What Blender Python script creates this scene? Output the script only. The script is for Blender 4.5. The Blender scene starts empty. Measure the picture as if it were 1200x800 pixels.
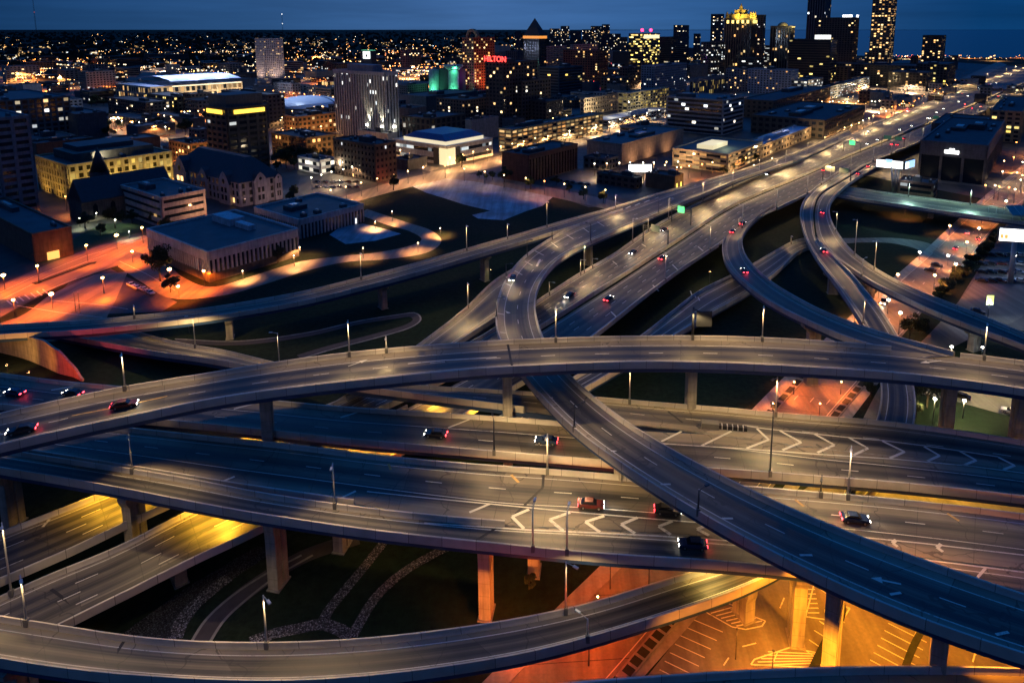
import bpy, math, random
from mathutils import Vector
R = random.Random(7)
S = bpy.context.scene
COL = S.collection
rad = math.radians
# ------------------------------------------------------------------ camera
H, F, U0, V0, PITCH = 100.0, 800.0, 640.0, 159.0, math.atan((159 - 33.8) / 800)
SP, CP = math.sin(PITCH), math.cos(PITCH)

def P(u, v, z=0.0):
    """world point at height z seen at photo pixel (u, v)"""
    a, b = (u - U0) / F, -(v - V0) / F
    dx, dy, dz = a, CP + b * SP, -SP + b * CP
    t = (z - H) / dz
    return Vector((dx * t, dy * t, z))

def PD(u, v, y):
    """world point at forward distance y seen at photo pixel (u, v)"""
    a, b = (u - U0) / F, -(v - V0) / F
    t = y / (CP + b * SP)
    return Vector((a * t, y, H + (-SP + b * CP) * t))

def proj(p):
    z = p[2] - H
    d = p[1] * CP - z * SP
    return U0 + F * p[0] / d, V0 - F * (p[1] * SP + z * CP) / d

cam = bpy.data.cameras.new('camera'); cam_ob = bpy.data.objects.new('camera', cam); COL.objects.link(cam_ob)
cam.sensor_fit = 'HORIZONTAL'; cam.sensor_width = 36.0; cam.lens = F / 1200 * 36
cam.shift_x = (600 - U0) / 1200; cam.shift_y = (V0 - 400) / 1200
cam.clip_start = 1.0; cam.clip_end = 120000
cam_ob.location = (0, 0, H); cam_ob.rotation_euler = (rad(90) - PITCH, 0, 0)
cam.dof.use_dof = True; cam.dof.focus_distance = 170.0; cam.dof.aperture_fstop = 0.024 / 0.15
S.camera = cam_ob
S.view_settings.view_transform = 'Standard'; S.view_settings.look = 'None'
S.view_settings.exposure = 0.0; S.view_settings.gamma = 1.0
cy = S.cycles
cy.max_bounces = 5; cy.diffuse_bounces = 2; cy.glossy_bounces = 3; cy.transmission_bounces = 2
cy.caustics_reflective = False; cy.caustics_refractive = False
cy.sample_clamp_indirect = 4.0; cy.sample_clamp_direct = 0
cy.use_denoising = True; cy.use_light_tree = True
try: cy.denoiser = 'OPENIMAGEDENOISE'
except Exception: pass

# ------------------------------------------------------------------ node helpers
class NT:
    def __init__(s, tree): s.t = tree; s.n = tree.nodes; s.l = tree.links
    def new(s, typ, **kw):
        n = s.n.new(typ)
        for k, v in kw.items():
            if k.startswith('i_'):
                key = k[2:]; key = int(key) if key.isdigit() else key.replace('_', ' ')
                s.put(n.inputs[key], v)
            else: setattr(n, k, v)
        return n
    def put(s, sock, v):
        if isinstance(v, bpy.types.NodeSocket): s.l.new(v, sock)
        else: sock.default_value = v
    def math(s, op, a, b=0.0, c=0.0, clamp=False):
        n = s.n.new('ShaderNodeMath'); n.operation = op; n.use_clamp = clamp
        s.put(n.inputs[0], a); s.put(n.inputs[1], b)
        if op in ('MULTIPLY_ADD', 'COMPARE', 'SMOOTH_MIN', 'WRAP'): s.put(n.inputs[2], c)
        return n.outputs[0]
    def ramp(s, fac, stops, interp='LINEAR'):
        n = s.n.new('ShaderNodeValToRGB'); s.put(n.inputs[0], fac)
        e = n.color_ramp.elements; n.color_ramp.interpolation = interp
        while len(e) < len(stops): e.new(0.5)
        for el, (p, c) in zip(e, stops):
            el.position = p; el.color = (c, c, c, 1) if not isinstance(c, (tuple, list)) else (*c[:3], 1)
        return n.outputs[0]
    def mix(s, fac, a, b, typ='MIX'):
        n = s.n.new('ShaderNodeMix'); n.data_type = 'RGBA'; n.blend_type = typ; n.clamp_factor = True
        s.put(n.inputs[0], fac)
        for sock, v in ((n.inputs[6], a), (n.inputs[7], b)):
            if isinstance(v, (tuple, list)): v = (*v[:3], 1)
            s.put(sock, v)
        return n.outputs[2]
    def noise(s, vec, scale, detail=3, rough=0.55, dim='3D'):
        n = s.n.new('ShaderNodeTexNoise'); n.noise_dimensions = dim
        s.put(n.inputs['Vector'], vec); n.inputs['Scale'].default_value = scale
        n.inputs['Detail'].default_value = detail; n.inputs['Roughness'].default_value = rough
        return n.outputs[0]

def mat(name):
    m = bpy.data.materials.new(name); m.use_nodes = True
    nt = NT(m.node_tree); bs = nt.n['Principled BSDF']
    return m, nt, bs

MATS = {}
def simple(name, col, rough=0.7, metal=0.0, var=0.25, scale=0.6, bump=0.0):
    """plain surface with a noise variation of its colour"""
    if name in MATS: return MATS[name]
    m, nt, bs = mat(name)
    g = nt.new('ShaderNodeNewGeometry')
    n1 = nt.noise(g.outputs['Position'], scale, 4); 
    k = nt.ramp(n1, [(0.25, 1 - var), (0.75, 1 + var)])
    k2 = nt.mix(1.0, (*col, 1), k, 'MULTIPLY')
    nt.put(bs.inputs['Base Color'], k2)
    bs.inputs['Roughness'].default_value = rough; bs.inputs['Metallic'].default_value = metal
    if bump:
        b = nt.new('ShaderNodeBump'); b.inputs['Strength'].default_value = bump
        nt.put(b.inputs['Height'], nt.noise(g.outputs['Position'], scale * 6, 4)); nt.put(bs.inputs['Normal'], b.outputs[0])
    MATS[name] = m; return m

def emit(name, col, strength, sample=False):
    if name in MATS: return MATS[name]
    m, nt, bs = mat(name)
    bs.inputs['Base Color'].default_value = (0.2, 0.2, 0.2, 1)
    bs.inputs['Emission Color'].default_value = (*col, 1); bs.inputs['Emission Strength'].default_value = strength
    if not sample: m.cycles.emission_sampling = 'NONE'
    MATS[name] = m; return m

# ------------------------------------------------------------------ mesh builder
class MB:
    def __init__(s): s.v = []; s.f = []; s.m = []; s.uv = []; s.mats = []; s.sm = []
    def slot(s, m):
        if m not in s.mats: s.mats.append(m)
        return s.mats.index(m)
    def quad(s, pts, m, uv=None, smooth=False):
        i = len(s.v); s.v += [tuple(p) for p in pts]; s.f.append(tuple(range(i, i + len(pts)))); s.m.append(s.slot(m))
        s.uv.append(uv if uv else [(0, 0)] * len(pts)); s.sm.append(smooth)
    def face(s, idx, m, uv=None, smooth=False):
        s.f.append(tuple(idx)); s.m.append(s.slot(m)); s.uv.append(uv if uv else [(0, 0)] * len(idx)); s.sm.append(smooth)
    def hexa(s, b, t, m, uvs=False):
        """box from 4 bottom points and 4 top points"""
        i = len(s.v); s.v += [tuple(p) for p in b] + [tuple(p) for p in t]
        for q in ((3, 2, 1, 0), (4, 5, 6, 7), (0, 1, 5, 4), (1, 2, 6, 5), (2, 3, 7, 6), (3, 0, 4, 7)): s.face([i + k for k in q], m)
    def box(s, o, ex, ey, x0, x1, y0, y1, z0, z1, m):
        """box in a local frame: origin o, unit vectors ex, ey"""
        q = lambda x, y, z: (o[0] + ex[0] * x + ey[0] * y, o[1] + ex[1] * x + ey[1] * y, o[2] + z)
        s.hexa([q(x0, y0, z0), q(x1, y0, z0), q(x1, y1, z0), q(x0, y1, z0)], [q(x0, y0, z1), q(x1, y0, z1), q(x1, y1, z1), q(x0, y1, z1)], m)
    def tube(s, a, b, r0, r1, m, n=8):
        a, b = Vector(a), Vector(b); d = (b - a).normalized()
        x = d.orthogonal().normalized(); y = d.cross(x); i = len(s.v)
        for p, r in ((a, r0), (b, r1)):
            for k in range(n):
                w = 2 * math.pi * k / n; s.v.append(tuple(p + x * (r * math.cos(w)) + y * (r * math.sin(w))))
        for k in range(n):
            j = (k + 1) % n; s.face((i + k, i + j, i + n + j, i + n + k), m, smooth=True)
        s.face([i + k for k in range(n)][::-1], m); s.face([i + n + k for k in range(n)], m)
    def ball(s, c, r, m, n=8, h=5, squash=1.0):
        i = len(s.v); c = Vector(c)
        for a in range(h + 1):
            th = math.pi * a / h
            for k in range(n):
                w = 2 * math.pi * k / n
                s.v.append((c.x + r * math.sin(th) * math.cos(w), c.y + r * math.sin(th) * math.sin(w), c.z + r * squash * math.cos(th)))
        for a in range(h):
            for k in range(n):
                j = (k + 1) % n; s.face((i + a * n + k, i + (a + 1) * n + k, i + (a + 1) * n + j, i + a * n + j), m, smooth=True)
    def build(s, name, parent=None, loc=None):
        me = bpy.data.meshes.new(name)
        me.from_pydata(s.v, [], s.f)
        for m in s.mats: me.materials.append(m)
        me.polygons.foreach_set('material_index', s.m); me.polygons.foreach_set('use_smooth', s.sm)
        uvl = me.uv_layers.new(name='uv'); flat = []
        for u in s.uv:
            for p in u: flat += [p[0], p[1]]
        uvl.data.foreach_set('uv', flat); me.update()
        o = bpy.data.objects.new(name, me); COL.objects.link(o)
        if parent is not None: o.parent = parent
        if loc is not None: o.location = loc
        return o

def tag(o, label=None, cat=None, group=None, kind=None):
    if label: o['label'] = label
    if cat: o['category'] = cat
    if group: o['group'] = group
    if kind: o['kind'] = kind
    return o
def thing(name, label, cat, loc=(0, 0, 0), rz=0.0, group=None):
    o = bpy.data.objects.new(name, None); COL.objects.link(o); o.location = loc; o.rotation_euler = (0, 0, rz)
    o.empty_display_size = 0.5
    return tag(o, label, cat, group)
def dup(root, loc, rz, label, group=None):
    r = root.copy(); COL.objects.link(r); r.location = loc; r.rotation_euler = (0, 0, rz); r['label'] = label
    if group: r['group'] = group
    for ch in list(root.children):
        c = ch.copy(); COL.objects.link(c); c.parent = r
        for g in ch.children:
            d = g.copy(); COL.objects.link(d); d.parent = c
    return r
def light(kind, loc, power, col, parent=None, size=0.3, spot=150, blend=0.7, aim=None, name='lamp_light'):
    l = bpy.data.lights.new(name, kind); l.energy = power; l.color = col; l.shadow_soft_size = size
    if kind == 'SPOT': l.spot_size = rad(spot); l.spot_blend = blend
    o = bpy.data.objects.new(name, l); COL.objects.link(o); o.location = loc
    if aim is not None: o.rotation_euler = (Vector(aim) - Vector(loc)).to_track_quat('-Z', 'Y').to_euler()
    if parent is not None: o.parent = parent
    return o
def batwing(o, cap=10.0):
    """street luminaire optics: the beam is stronger to the sides, so the road below is lit evenly"""
    l = o.data; l.use_nodes = True; nt = NT(l.node_tree); em = nt.n['Emission']
    g = nt.new('ShaderNodeNewGeometry'); z = nt.math('ABSOLUTE', nt.new('ShaderNodeSeparateXYZ', i_0=g.outputs['Incoming']).outputs[2])
    nt.put(em.inputs['Strength'], nt.math('MINIMUM', nt.math('POWER', nt.math('MAXIMUM', z, .05), -3.0), cap)); return o
WARM, SOD, YEL, AMB, WHT = (1, .65, .26), (1, .25, .035), (1, .50, .03), (1, .43, .04), (1, .86, .62)

# ------------------------------------------------------------------ splines
def catmull(pts, n):
    pts = [Vector(p) for p in pts]; ext = [2 * pts[0] - pts[1]] + pts + [2 * pts[-1] - pts[-2]]
    out = []
    for i in range(1, len(ext) - 2):
        p0, p1, p2, p3 = ext[i - 1:i + 3]
        t0 = 0; t1 = max((p1 - p0).length, 1e-6) ** .5; t2 = t1 + max((p2 - p1).length, 1e-6) ** .5; t3 = t2 + max((p3 - p2).length, 1e-6) ** .5
        for k in range(24):
            t = t1 + (t2 - t1) * k / 24
            a1 = p0 * ((t1 - t) / (t1 - t0)) + p1 * ((t - t0) / (t1 - t0)); a2 = p1 * ((t2 - t) / (t2 - t1)) + p2 * ((t - t1) / (t2 - t1))
            a3 = p2 * ((t3 - t) / (t3 - t2)) + p3 * ((t - t2) / (t3 - t2))
            b1 = a1 * ((t2 - t) / (t2 - t0)) + a2 * ((t - t0) / (t2 - t0)); b2 = a2 * ((t3 - t) / (t3 - t1)) + a3 * ((t - t1) / (t3 - t1))
            out.append(b1 * ((t2 - t) / (t2 - t1)) + b2 * ((t - t1) / (t2 - t1)))
    out.append(pts[-1]); return resample(out, n)
def resample(pts, n):
    L = [0.0]
    for a, b in zip(pts, pts[1:]): L.append(L[-1] + (b - a).length)
    out = []; j = 0
    for k in range(n):
        d = L[-1] * k / (n - 1)
        while j < len(pts) - 2 and L[j + 1] < d: j += 1
        w = (d - L[j]) / max(L[j + 1] - L[j], 1e-9); out.append(pts[j].lerp(pts[j + 1], min(max(w, 0), 1)))
    return out
def smooth(pts, it):
    for _ in range(it):
        q = pts[:]
        for i in range(1, len(pts) - 1): q[i] = pts[i] * .5 + (pts[i - 1] + pts[i + 1]) * .25
        pts = q
    return pts
def lin(tab, x):
    if x <= tab[0][0]: return tab[0][1]
    for (a, p), (b, q) in zip(tab, tab[1:]):
        if x <= b:
            w = (x - a) / (b - a); w = w * w * (3 - 2 * w) * .5 + w * .5; return p + (q - p) * w
    return tab[-1][1]
# ------------------------------------------------------------------ road materials
def deck_material(name, lanes, base=(0.21, 0.18, 0.14), dark=(0.026, 0.026, 0.028), sh0=0.22, sh1=0.84):
    """bridge deck: uv.x metres along, uv.y 0..1 across; pale shoulders, darker tyre-worn lanes with streaks like light bands along the road"""
    m, nt, bs = mat(name)
    uv = nt.new('ShaderNodeUVMap'); uv.uv_map = 'uv'
    sep = nt.new('ShaderNodeSeparateXYZ', i_0=uv.outputs[0]); s, t = sep.outputs[0], sep.outputs[1]
    wob = nt.new('ShaderNodeCombineXYZ', i_0=nt.math('MULTIPLY', s, 0.006), i_1=nt.math('MULTIPLY', t, 3.0))
    tw = nt.math('ADD', t, nt.math('MULTIPLY', nt.math('SUBTRACT', nt.noise(wob.outputs[0], 1.0, 3), 0.5), 0.02))
    lane = nt.ramp(tw, [(0.0, 0), (sh0 - .012, 0.06), (sh0 + .03, .9), (sh0 + .1, 1), (sh1 - .1, 1), (sh1 - .03, .9), (sh1 + .012, 0.06), (1, 0)])
    wav = nt.math('SINE', nt.math('MULTIPLY', tw, 2 * math.pi * lanes / (sh1 - sh0) * 1.0))
    trk = nt.math('MULTIPLY_ADD', wav, 0.22, 0.0)
    v1 = nt.new('ShaderNodeCombineXYZ', i_0=nt.math('MULTIPLY', s, 0.008), i_1=nt.math('MULTIPLY', t, 22.0))
    v2 = nt.new('ShaderNodeCombineXYZ', i_0=nt.math('MULTIPLY', s, 0.05), i_1=nt.math('MULTIPLY', t, 60.0))
    st = nt.math('ADD', nt.math('MULTIPLY', nt.math('SUBTRACT', nt.noise(v1.outputs[0], 1.0, 4, .7), 0.5), 1.3),
                 nt.math('MULTIPLY', nt.math('SUBTRACT', nt.noise(v2.outputs[0], 1.0, 3, .6), 0.5), 0.5))  # lengthwise streaks paint long bands of light into the deck colour
    f = nt.math('ADD', nt.math('MULTIPLY', lane, 0.78), nt.math('ADD', nt.math('MULTIPLY', trk, lane), st), clamp=True)
    g = nt.new('ShaderNodeNewGeometry')
    blot = nt.ramp(nt.noise(g.outputs['Position'], 0.09, 5, .65), [(0.3, 0.78), (0.7, 1.18)])
    col = nt.mix(f, (*base, 1), (*dark, 1)); col = nt.mix(1.0, col, blot, 'MULTIPLY')
    nt.put(bs.inputs['Base Color'], col)
    nt.put(bs.inputs['Roughness'], nt.math('SUBTRACT', 0.72, nt.math('MULTIPLY', f, 0.20)))
    # slab joints, lane-wide repair patches and sealed cracks
    sl_ = nt.math('LESS_THAN', nt.math('FRACT', nt.math('DIVIDE', s, 9.1)), .014)
    cell = nt.new('ShaderNodeCombineXYZ', i_0=nt.math('FLOOR', nt.math('DIVIDE', s, 18.2)), i_1=nt.math('FLOOR', nt.math('MULTIPLY', t, lanes + 1.0)), i_2=3.0)
    wn = nt.new('ShaderNodeTexWhiteNoise', noise_dimensions='3D', i_Vector=cell.outputs[0])
    patch = nt.ramp(wn.outputs['Value'], [(0.0, .62), (.10, .66), (.11, .9), (.85, 1.06), (.93, 1.25)])
    vo = nt.new('ShaderNodeTexVoronoi', feature='DISTANCE_TO_EDGE'); nt.put(vo.inputs['Vector'], nt.new('ShaderNodeVectorMath', operation='ADD', i_0=g.outputs['Position'], i_1=nt.new('ShaderNodeVectorMath', operation='SCALE', i_0=nt.new('ShaderNodeTexNoise', i_Vector=g.outputs['Position'], i_Scale=.25).outputs['Color'], i_Scale=5.0).outputs[0]).outputs[0]); vo.inputs['Scale'].default_value = .07
    crack = nt.math('MULTIPLY', nt.math('LESS_THAN', vo.outputs['Distance'], .006), .55)
    col = nt.mix(1.0, col, patch, 'MULTIPLY'); col = nt.mix(nt.math('MAXIMUM', nt.math('MULTIPLY', sl_, .45), crack), col, (.012, .012, .013, 1))
    nt.put(bs.inputs['Base Color'], col)
    b = nt.new('ShaderNodeBump'); b.inputs['Strength'].default_value = 0.25; b.inputs['Distance'].default_value = 0.02
    nt.put(b.inputs['Height'], nt.noise(g.outputs['Position'], 3.0, 3)); nt.put(bs.inputs['Normal'], b.outputs[0])
    return m
DK2 = deck_material('deck_two_lane', 2, sh0=.24, sh1=.82); DK1 = deck_material('deck_ramp', 2, sh0=.2, sh1=.80); DKB = deck_material('deck_wide_shoulder', 2, sh0=.18, sh1=.80)
DK3 = deck_material('deck_freeway', 4, sh0=.085, sh1=.925)
def concrete_material(name, col, streak=True):
    m, nt, bs = mat(name); g = nt.new('ShaderNodeNewGeometry')
    n1 = nt.noise(g.outputs['Position'], 0.35, 5, .6)
    mp = nt.new('ShaderNodeMapping', i_Vector=g.outputs['Position']); mp.inputs['Scale'].default_value = (1.2, 1.2, 0.12)
    n2 = nt.noise(mp.outputs[0], 1.0, 4, .6)
    k = nt.math('MULTIPLY', nt.ramp(n1, [(.3, .75), (.7, 1.15)]), nt.ramp(n2, [(.35, .72), (.6, 1.08)]))
    if streak:
        z = nt.new('ShaderNodeSeparateXYZ', i_0=g.outputs['Position']).outputs[2]; k = nt.math('MULTIPLY', k, nt.math('SUBTRACT', 1.0, nt.math('MULTIPLY', nt.math('LESS_THAN', nt.math('FRACT', nt.math('DIVIDE', z, 2.4)), .03), .4)))
    nt.put(bs.inputs['Base Color'], nt.mix(1.0, (*col, 1), k, 'MULTIPLY')); bs.inputs['Roughness'].default_value = .8
    return m
def parapet_material():
    m, nt, bs = mat('parapet_concrete'); g = nt.new('ShaderNodeNewGeometry'); uv = nt.new('ShaderNodeUVMap'); uv.uv_map = 'uv'
    s = nt.new('ShaderNodeSeparateXYZ', i_0=uv.outputs[0]).outputs[0]
    n1 = nt.noise(g.outputs['Position'], .22, 5, .6); pan = nt.new('ShaderNodeTexWhiteNoise', noise_dimensions='1D', i_W=nt.math('FLOOR', nt.math('DIVIDE', s, 6.0)))
    k = nt.math('MULTIPLY', nt.ramp(n1, [(.3, .8), (.7, 1.12)]), nt.math('MULTIPLY_ADD', pan.outputs['Value'], .22, .86))
    j = nt.math('LESS_THAN', nt.math('FRACT', nt.math('DIVIDE', s, 6.0)), .016)
    nt.put(bs.inputs['Base Color'], nt.mix(nt.math('MULTIPLY', j, .75), nt.mix(1.0, (.50, .47, .43, 1), k, 'MULTIPLY'), (.04, .04, .04, 1))); bs.inputs['Roughness'].default_value = .8
    return m
CONC = concrete_material('concrete', (0.30, 0.28, 0.25)); PARA = parapet_material()
STEEL = simple('blue_girder_paint', (0.018, 0.05, 0.14), .5, 0, .3, .2)
def worn_paint():
    m, nt, bs = mat('road_paint'); g = nt.new('ShaderNodeNewGeometry'); n1 = nt.noise(g.outputs['Position'], 1.3, 5, .75); n2 = nt.noise(g.outputs['Position'], .12, 3)
    w_ = nt.ramp(nt.math('ADD', nt.math('MULTIPLY', n1, .75), nt.math('MULTIPLY', n2, .35)), [(.60, 0), (.74, 1)])
    nt.put(bs.inputs['Base Color'], nt.mix(w_, (.60, .58, .52, 1), (.13, .12, .10, 1))); bs.inputs['Roughness'].default_value = .65; return m
PAINT = worn_paint()
PAINTY = simple('worn_yellow_paint_light_trail', (0.55, 0.33, 0.10), .6, 0, .3, .9)
JOINT = simple('joint_rubber', (0.012, 0.012, 0.014), .6)
POLE = simple('galvanised_pole', (0.55, 0.55, 0.53), .45, .35, .1)
DPOLE = simple('dark_pole', (0.05, 0.055, 0.065), .5, .3, .1)
LAMP_HEAD = emit('lamp_glass_warm', (1, .74, .42), 25)
SOD_HEAD = emit('lamp_glass_sodium', (1, .50, .16), 40)
WHT_HEAD = emit('lamp_glass_white', (1, .93, .75), 40)

RAMPS = {}
class Ramp: pass
def ramp(key, name, label, cat, far, near, ztab, by='u', n=120, sm=6, material=None, par=((0, 1), (0, 1)), girder=True, lanes=((.24, 1), (.53, 0), (.82, 1)), bar=True, depth=1.4, dz=0.0, slab=True, phigh=1.0, pair=False):
    z_at = lambda q: (q[2] if len(q) > 2 else lin(ztab, q[0] if by == 'u' else q[1])) + dz
    def edge(pl, lift):
        return smooth(catmull([P(q[0], q[1], z_at(q) + lift) for q in pl], n), sm)
    r = Ramp(); r.n = n; r.key = key
    if pair:
        big = n; n = 900; fa, ga = edge(far, 1.0), edge(near, 1.0); n = big
        k = [0.0]
        for a, b in zip(fa, fa[1:]):
            pa, pb = proj(a), proj(b); k.append(k[-1] + math.hypot(pa[0] - pb[0], pa[1] - pb[1]))
        ff, gg, j = [], [], 0
        for q in range(n):
            d = k[-1] * q / (n - 1)
            while j < len(k) - 2 and k[j + 1] < d: j += 1
            ff.append(fa[j].copy())
        j = 0
        for p in ff:
            while j < len(ga) - 1 and (ga[j + 1] - p).length <= (ga[j] - p).length: j += 1
            gg.append(ga[j].copy())
        r.f, r.g = smooth(ff, 8), smooth(gg, 8)
    else: r.f = edge(far, 1.0); r.g = edge(near, 1.0)
    for p in r.f + r.g: p.z -= 1.0
    r.z = [(a.z + b.z) / 2 for a, b in zip(r.f, r.g)]
    for a, b, z in zip(r.f, r.g, r.z): a.z = z; b.z = z
    r.c = [(a + b) / 2 for a, b in zip(r.f, r.g)]
    r.s = [0.0]
    for a, b in zip(r.c, r.c[1:]): r.s.append(r.s[-1] + (b - a).length)
    r.w = [(a - b).length for a, b in zip(r.f, r.g)]
    def at(i, t, dz=0.0):
        j = min(int(i), n - 2); w = i - j
        p = r.f[j].lerp(r.g[j], t).lerp(r.f[j + 1].lerp(r.g[j + 1], t), w); p.z += dz; return p
    r.at = at
    def idx(sm_):
        for j in range(n - 1):
            if r.s[j + 1] >= sm_: return j + (sm_ - r.s[j]) / max(r.s[j + 1] - r.s[j], 1e-6)
        return n - 1.0
    r.idx = idx
    def near_u(u, v=None, t=0.5):
        best = min(range(n), key=lambda i: (proj(at(i, t, 1.0))[0] - u) ** 2 + (0 if v is None else (proj(at(i, t, 1.0))[1] - v) ** 2)); return best
    r.near_u = near_u
    root = thing(name, label, cat, r.c[n // 2] - Vector((0, 0, r.z[n // 2]))); r.root = root
    off = root.location.copy(); r.off = off
    # deck
    m = MB(); M = material or DK2; K = 6
    for i in range(n - 1):
        for k in range(K):
            t0, t1 = k / K, (k + 1) / K
            m.quad([at(i, t0), at(i, t1), at(i + 1, t1), at(i + 1, t0)], M, [(r.s[i], t0), (r.s[i], t1), (r.s[i + 1], t1), (r.s[i + 1], t0)])
        if slab: m.quad([at(i, 0, -.35), at(i + 1, 0, -.35), at(i + 1, 1, -.35), at(i, 1, -.35)], CONC)
    r.deck = m
    # edge and lane lines
    for t, solid in lanes:
        hw = .09
        d = 5.0 * (t * 7.3 % 1)
        if solid:
            for i in range(n - 1):
                w0, w1 = hw / r.w[i], hw / r.w[i + 1]
                m.quad([at(i, t - w0, .015), at(i, t + w0, .015), at(i + 1, t + w1, .015), at(i + 1, t - w1, .015)], PAINT)
        else:
            while d < r.s[-1] - 4:
                i0, i1 = idx(d), idx(d + 3.2); w0 = hw / r.w[int(i0)]
                m.quad([at(i0, t - w0, .015), at(i0, t + w0, .015), at(i1, t + w0, .015), at(i1, t - w0, .015)], PAINT); d += 12.2
    # parapets
    runs = []
    for side, pr in enumerate(par):
        if isinstance(pr, tuple): runs.append((side, int(pr[0] * (n - 1)), int(pr[1] * (n - 1)))); continue
        ok = [pr(*proj((r.f if side == 0 else r.g)[i])) for i in range(n)]; i = 0
        while i < n:
            if ok[i]:
                j = i
                while j < n - 1 and ok[j + 1]: j += 1
                runs.append((side, i, j)); i = j + 1
            else: i += 1
    for side, i0, i1 in runs:
        if i1 <= i0: continue
        pm = MB(); pr = [(-.02, 0.0), (.10, .35), (.14, phigh), (.46, phigh), (.48, .05), (.48, -.62), (-.02, -.62)]
        rows = []
        for i in range(i0, i1 + 1):
            o = (r.f[i] - r.g[i]) if side == 0 else (r.g[i] - r.f[i]); o.z = 0; o.normalize()
            e = r.f[i] if side == 0 else r.g[i]
            j = len(pm.v); pm.v += [tuple(e + o * (x - .2) + Vector((0, 0, z))) for x, z in pr]; rows.append(j)
        L = len(pr)
        for ii, (ra, rb) in enumerate(zip(rows, rows[1:])):
            sa, sb = r.s[i0 + ii], r.s[i0 + ii + 1]
            for k in range(L):
                k2 = (k + 1) % L; q = (ra + k, ra + k2, rb + k2, rb + k); uv = [(sa, k), (sa, k + 1), (sb, k + 1), (sb, k)]
                pm.face(q if side == 0 else q[::-1], PARA, uv if side == 0 else uv[::-1])
        pm.face([rows[0] + k for k in range(L)], PARA); pm.face([rows[-1] + k for k in range(L)][::-1], PARA)
        pm.v = [tuple(Vector(p) - off) for p in pm.v]
        pm.build('parapet', root)
    if girder:
        gm = MB(); rows = []
        for i in range(n):
            t0 = min(.32 / r.w[i], .3)
            rows.append(len(gm.v)); gm.v += [tuple(at(i, t0, -.352)), tuple(at(i, 1 - t0, -.352)), tuple(at(i, 1 - t0 * 1.05, -.35 - depth)), tuple(at(i, t0 * 1.05, -.35 - depth))]
        for a, b in zip(rows, rows[1:]):
            for k in range(4): gm.face((a + k, b + k, b + (k + 1) % 4, a + (k + 1) % 4), STEEL)
        gm.face([rows[0] + k for k in range(4)], STEEL); gm.face([rows[-1] + k for k in range(4)][::-1], STEEL)
        gm.v = [tuple(Vector(p) - off) for p in gm.v]
        gm.build('girder', root)
    r.depth = depth; RAMPS[key] = r; return r

def finish_ramps():
    for r in RAMPS.values():
        r.deck.v = [tuple(Vector(p) - r.off) for p in r.deck.v]
        r.deck.build('road_deck', r.root)

def joint(key, u, v=None, w=.45):
    r = RAMPS[key]; i = r.near_u(u, v); d = w / max(r.s[min(i + 1, r.n - 1)] - r.s[i], .1)
    r.deck.quad([r.at(i, 0.02, .022), r.at(i, .98, .022), r.at(i + d, .98, .022), r.at(i + d, .02, .022)], JOINT)

def stroke(key, pts, w=.35, z=None, m=None, dz=.03):
    """painted line given by photo pixels, lying on a ramp's deck (height z)"""
    r = RAMPS[key] if isinstance(key, str) else None; mb = r.deck if r else key
    pp = []
    for (u, v) in pts:
        zz = z
        if zz is None: zz = r.z[r.near_u(u, v)]
        pp.append(P(u, v, zz + dz))
    for a, b in zip(pp, pp[1:]):
        d = (b - a); d.z = 0; d.normalize(); o = Vector((-d.y, d.x, 0)) * w / 2
        mb.quad([a - o, b - o, b + o, a + o], m or PAINT)

def pier(key, u, v=None, zb=0.0, w=3.4, d=2.0, cap=8.0, t=.5, yawoff=0.0, tint=None):
    r = RAMPS[key]; i = r.near_u(u, v, t); c = r.at(i, t)
    tan = r.c[min(i + 1, r.n - 1)] - r.c[max(i - 1, 0)]; tan.z = 0; tan.normalize(); ac = Vector((-tan.y, tan.x, 0))
    top = c.z - .35 - r.depth + .01; cap = min(cap, r.w[i] * .75)
    m = MB(); o = Vector((c.x, c.y, 0)) - r.off
    hw, hd = w / 2, d / 2; ch = 2.2
    q = lambda x, y, z: o + ac * x + tan * y + Vector((0, 0, z))
    def prism(sec, z0, z1, m_):
        i0 = len(m.v); m.v += [tuple(q(x, y, z0)) for x, y in sec] + [tuple(q(x, y, z1)) for x, y in sec]; L = len(sec)
        for k in range(L): m.face((i0 + k, i0 + (k + 1) % L, i0 + L + (k + 1) % L, i0 + L + k), m_)
        m.face([i0 + L + k for k in range(L)], m_)
    gx, gd = .32, .28
    sec = [(-hw, -hd), (-gx, -hd), (-gx, -hd + gd), (gx, -hd + gd), (gx, -hd), (hw, -hd), (hw, hd), (gx, hd), (gx, hd - gd), (-gx, hd - gd), (-gx, hd), (-hw, hd)]
    prism(sec, zb - .3, top - ch, CONC)
    b = [q(-hw, -hd, top - ch), q(hw, -hd, top - ch), q(hw, hd, top - ch), q(-hw, hd, top - ch)]
    b2 = [q(-cap / 2, -hd, top - .8), q(cap / 2, -hd, top - .8), q(cap / 2, hd, top - .8), q(-cap / 2, hd, top - .8)]
    t2 = [q(-cap / 2, -hd, top), q(cap / 2, -hd, top), q(cap / 2, hd, top), q(-cap / 2, hd, top)]
    m.hexa(b, b2, CONC); m.hexa(b2, t2, CONC)
    m.hexa([q(-hw * 1.15, -hd * 1.25, zb - .3), q(hw * 1.15, -hd * 1.25, zb - .3), q(hw * 1.15, hd * 1.25, zb - .3), q(-hw * 1.15, hd * 1.25, zb - .3)],
           [q(-hw * 1.15, -hd * 1.25, zb + .25), q(hw * 1.15, -hd * 1.25, zb + .25), q(hw * 1.15, hd * 1.25, zb + .25), q(-hw * 1.15, hd * 1.25, zb + .25)], CONC)
    return m.build('pier', r.root)

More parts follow.
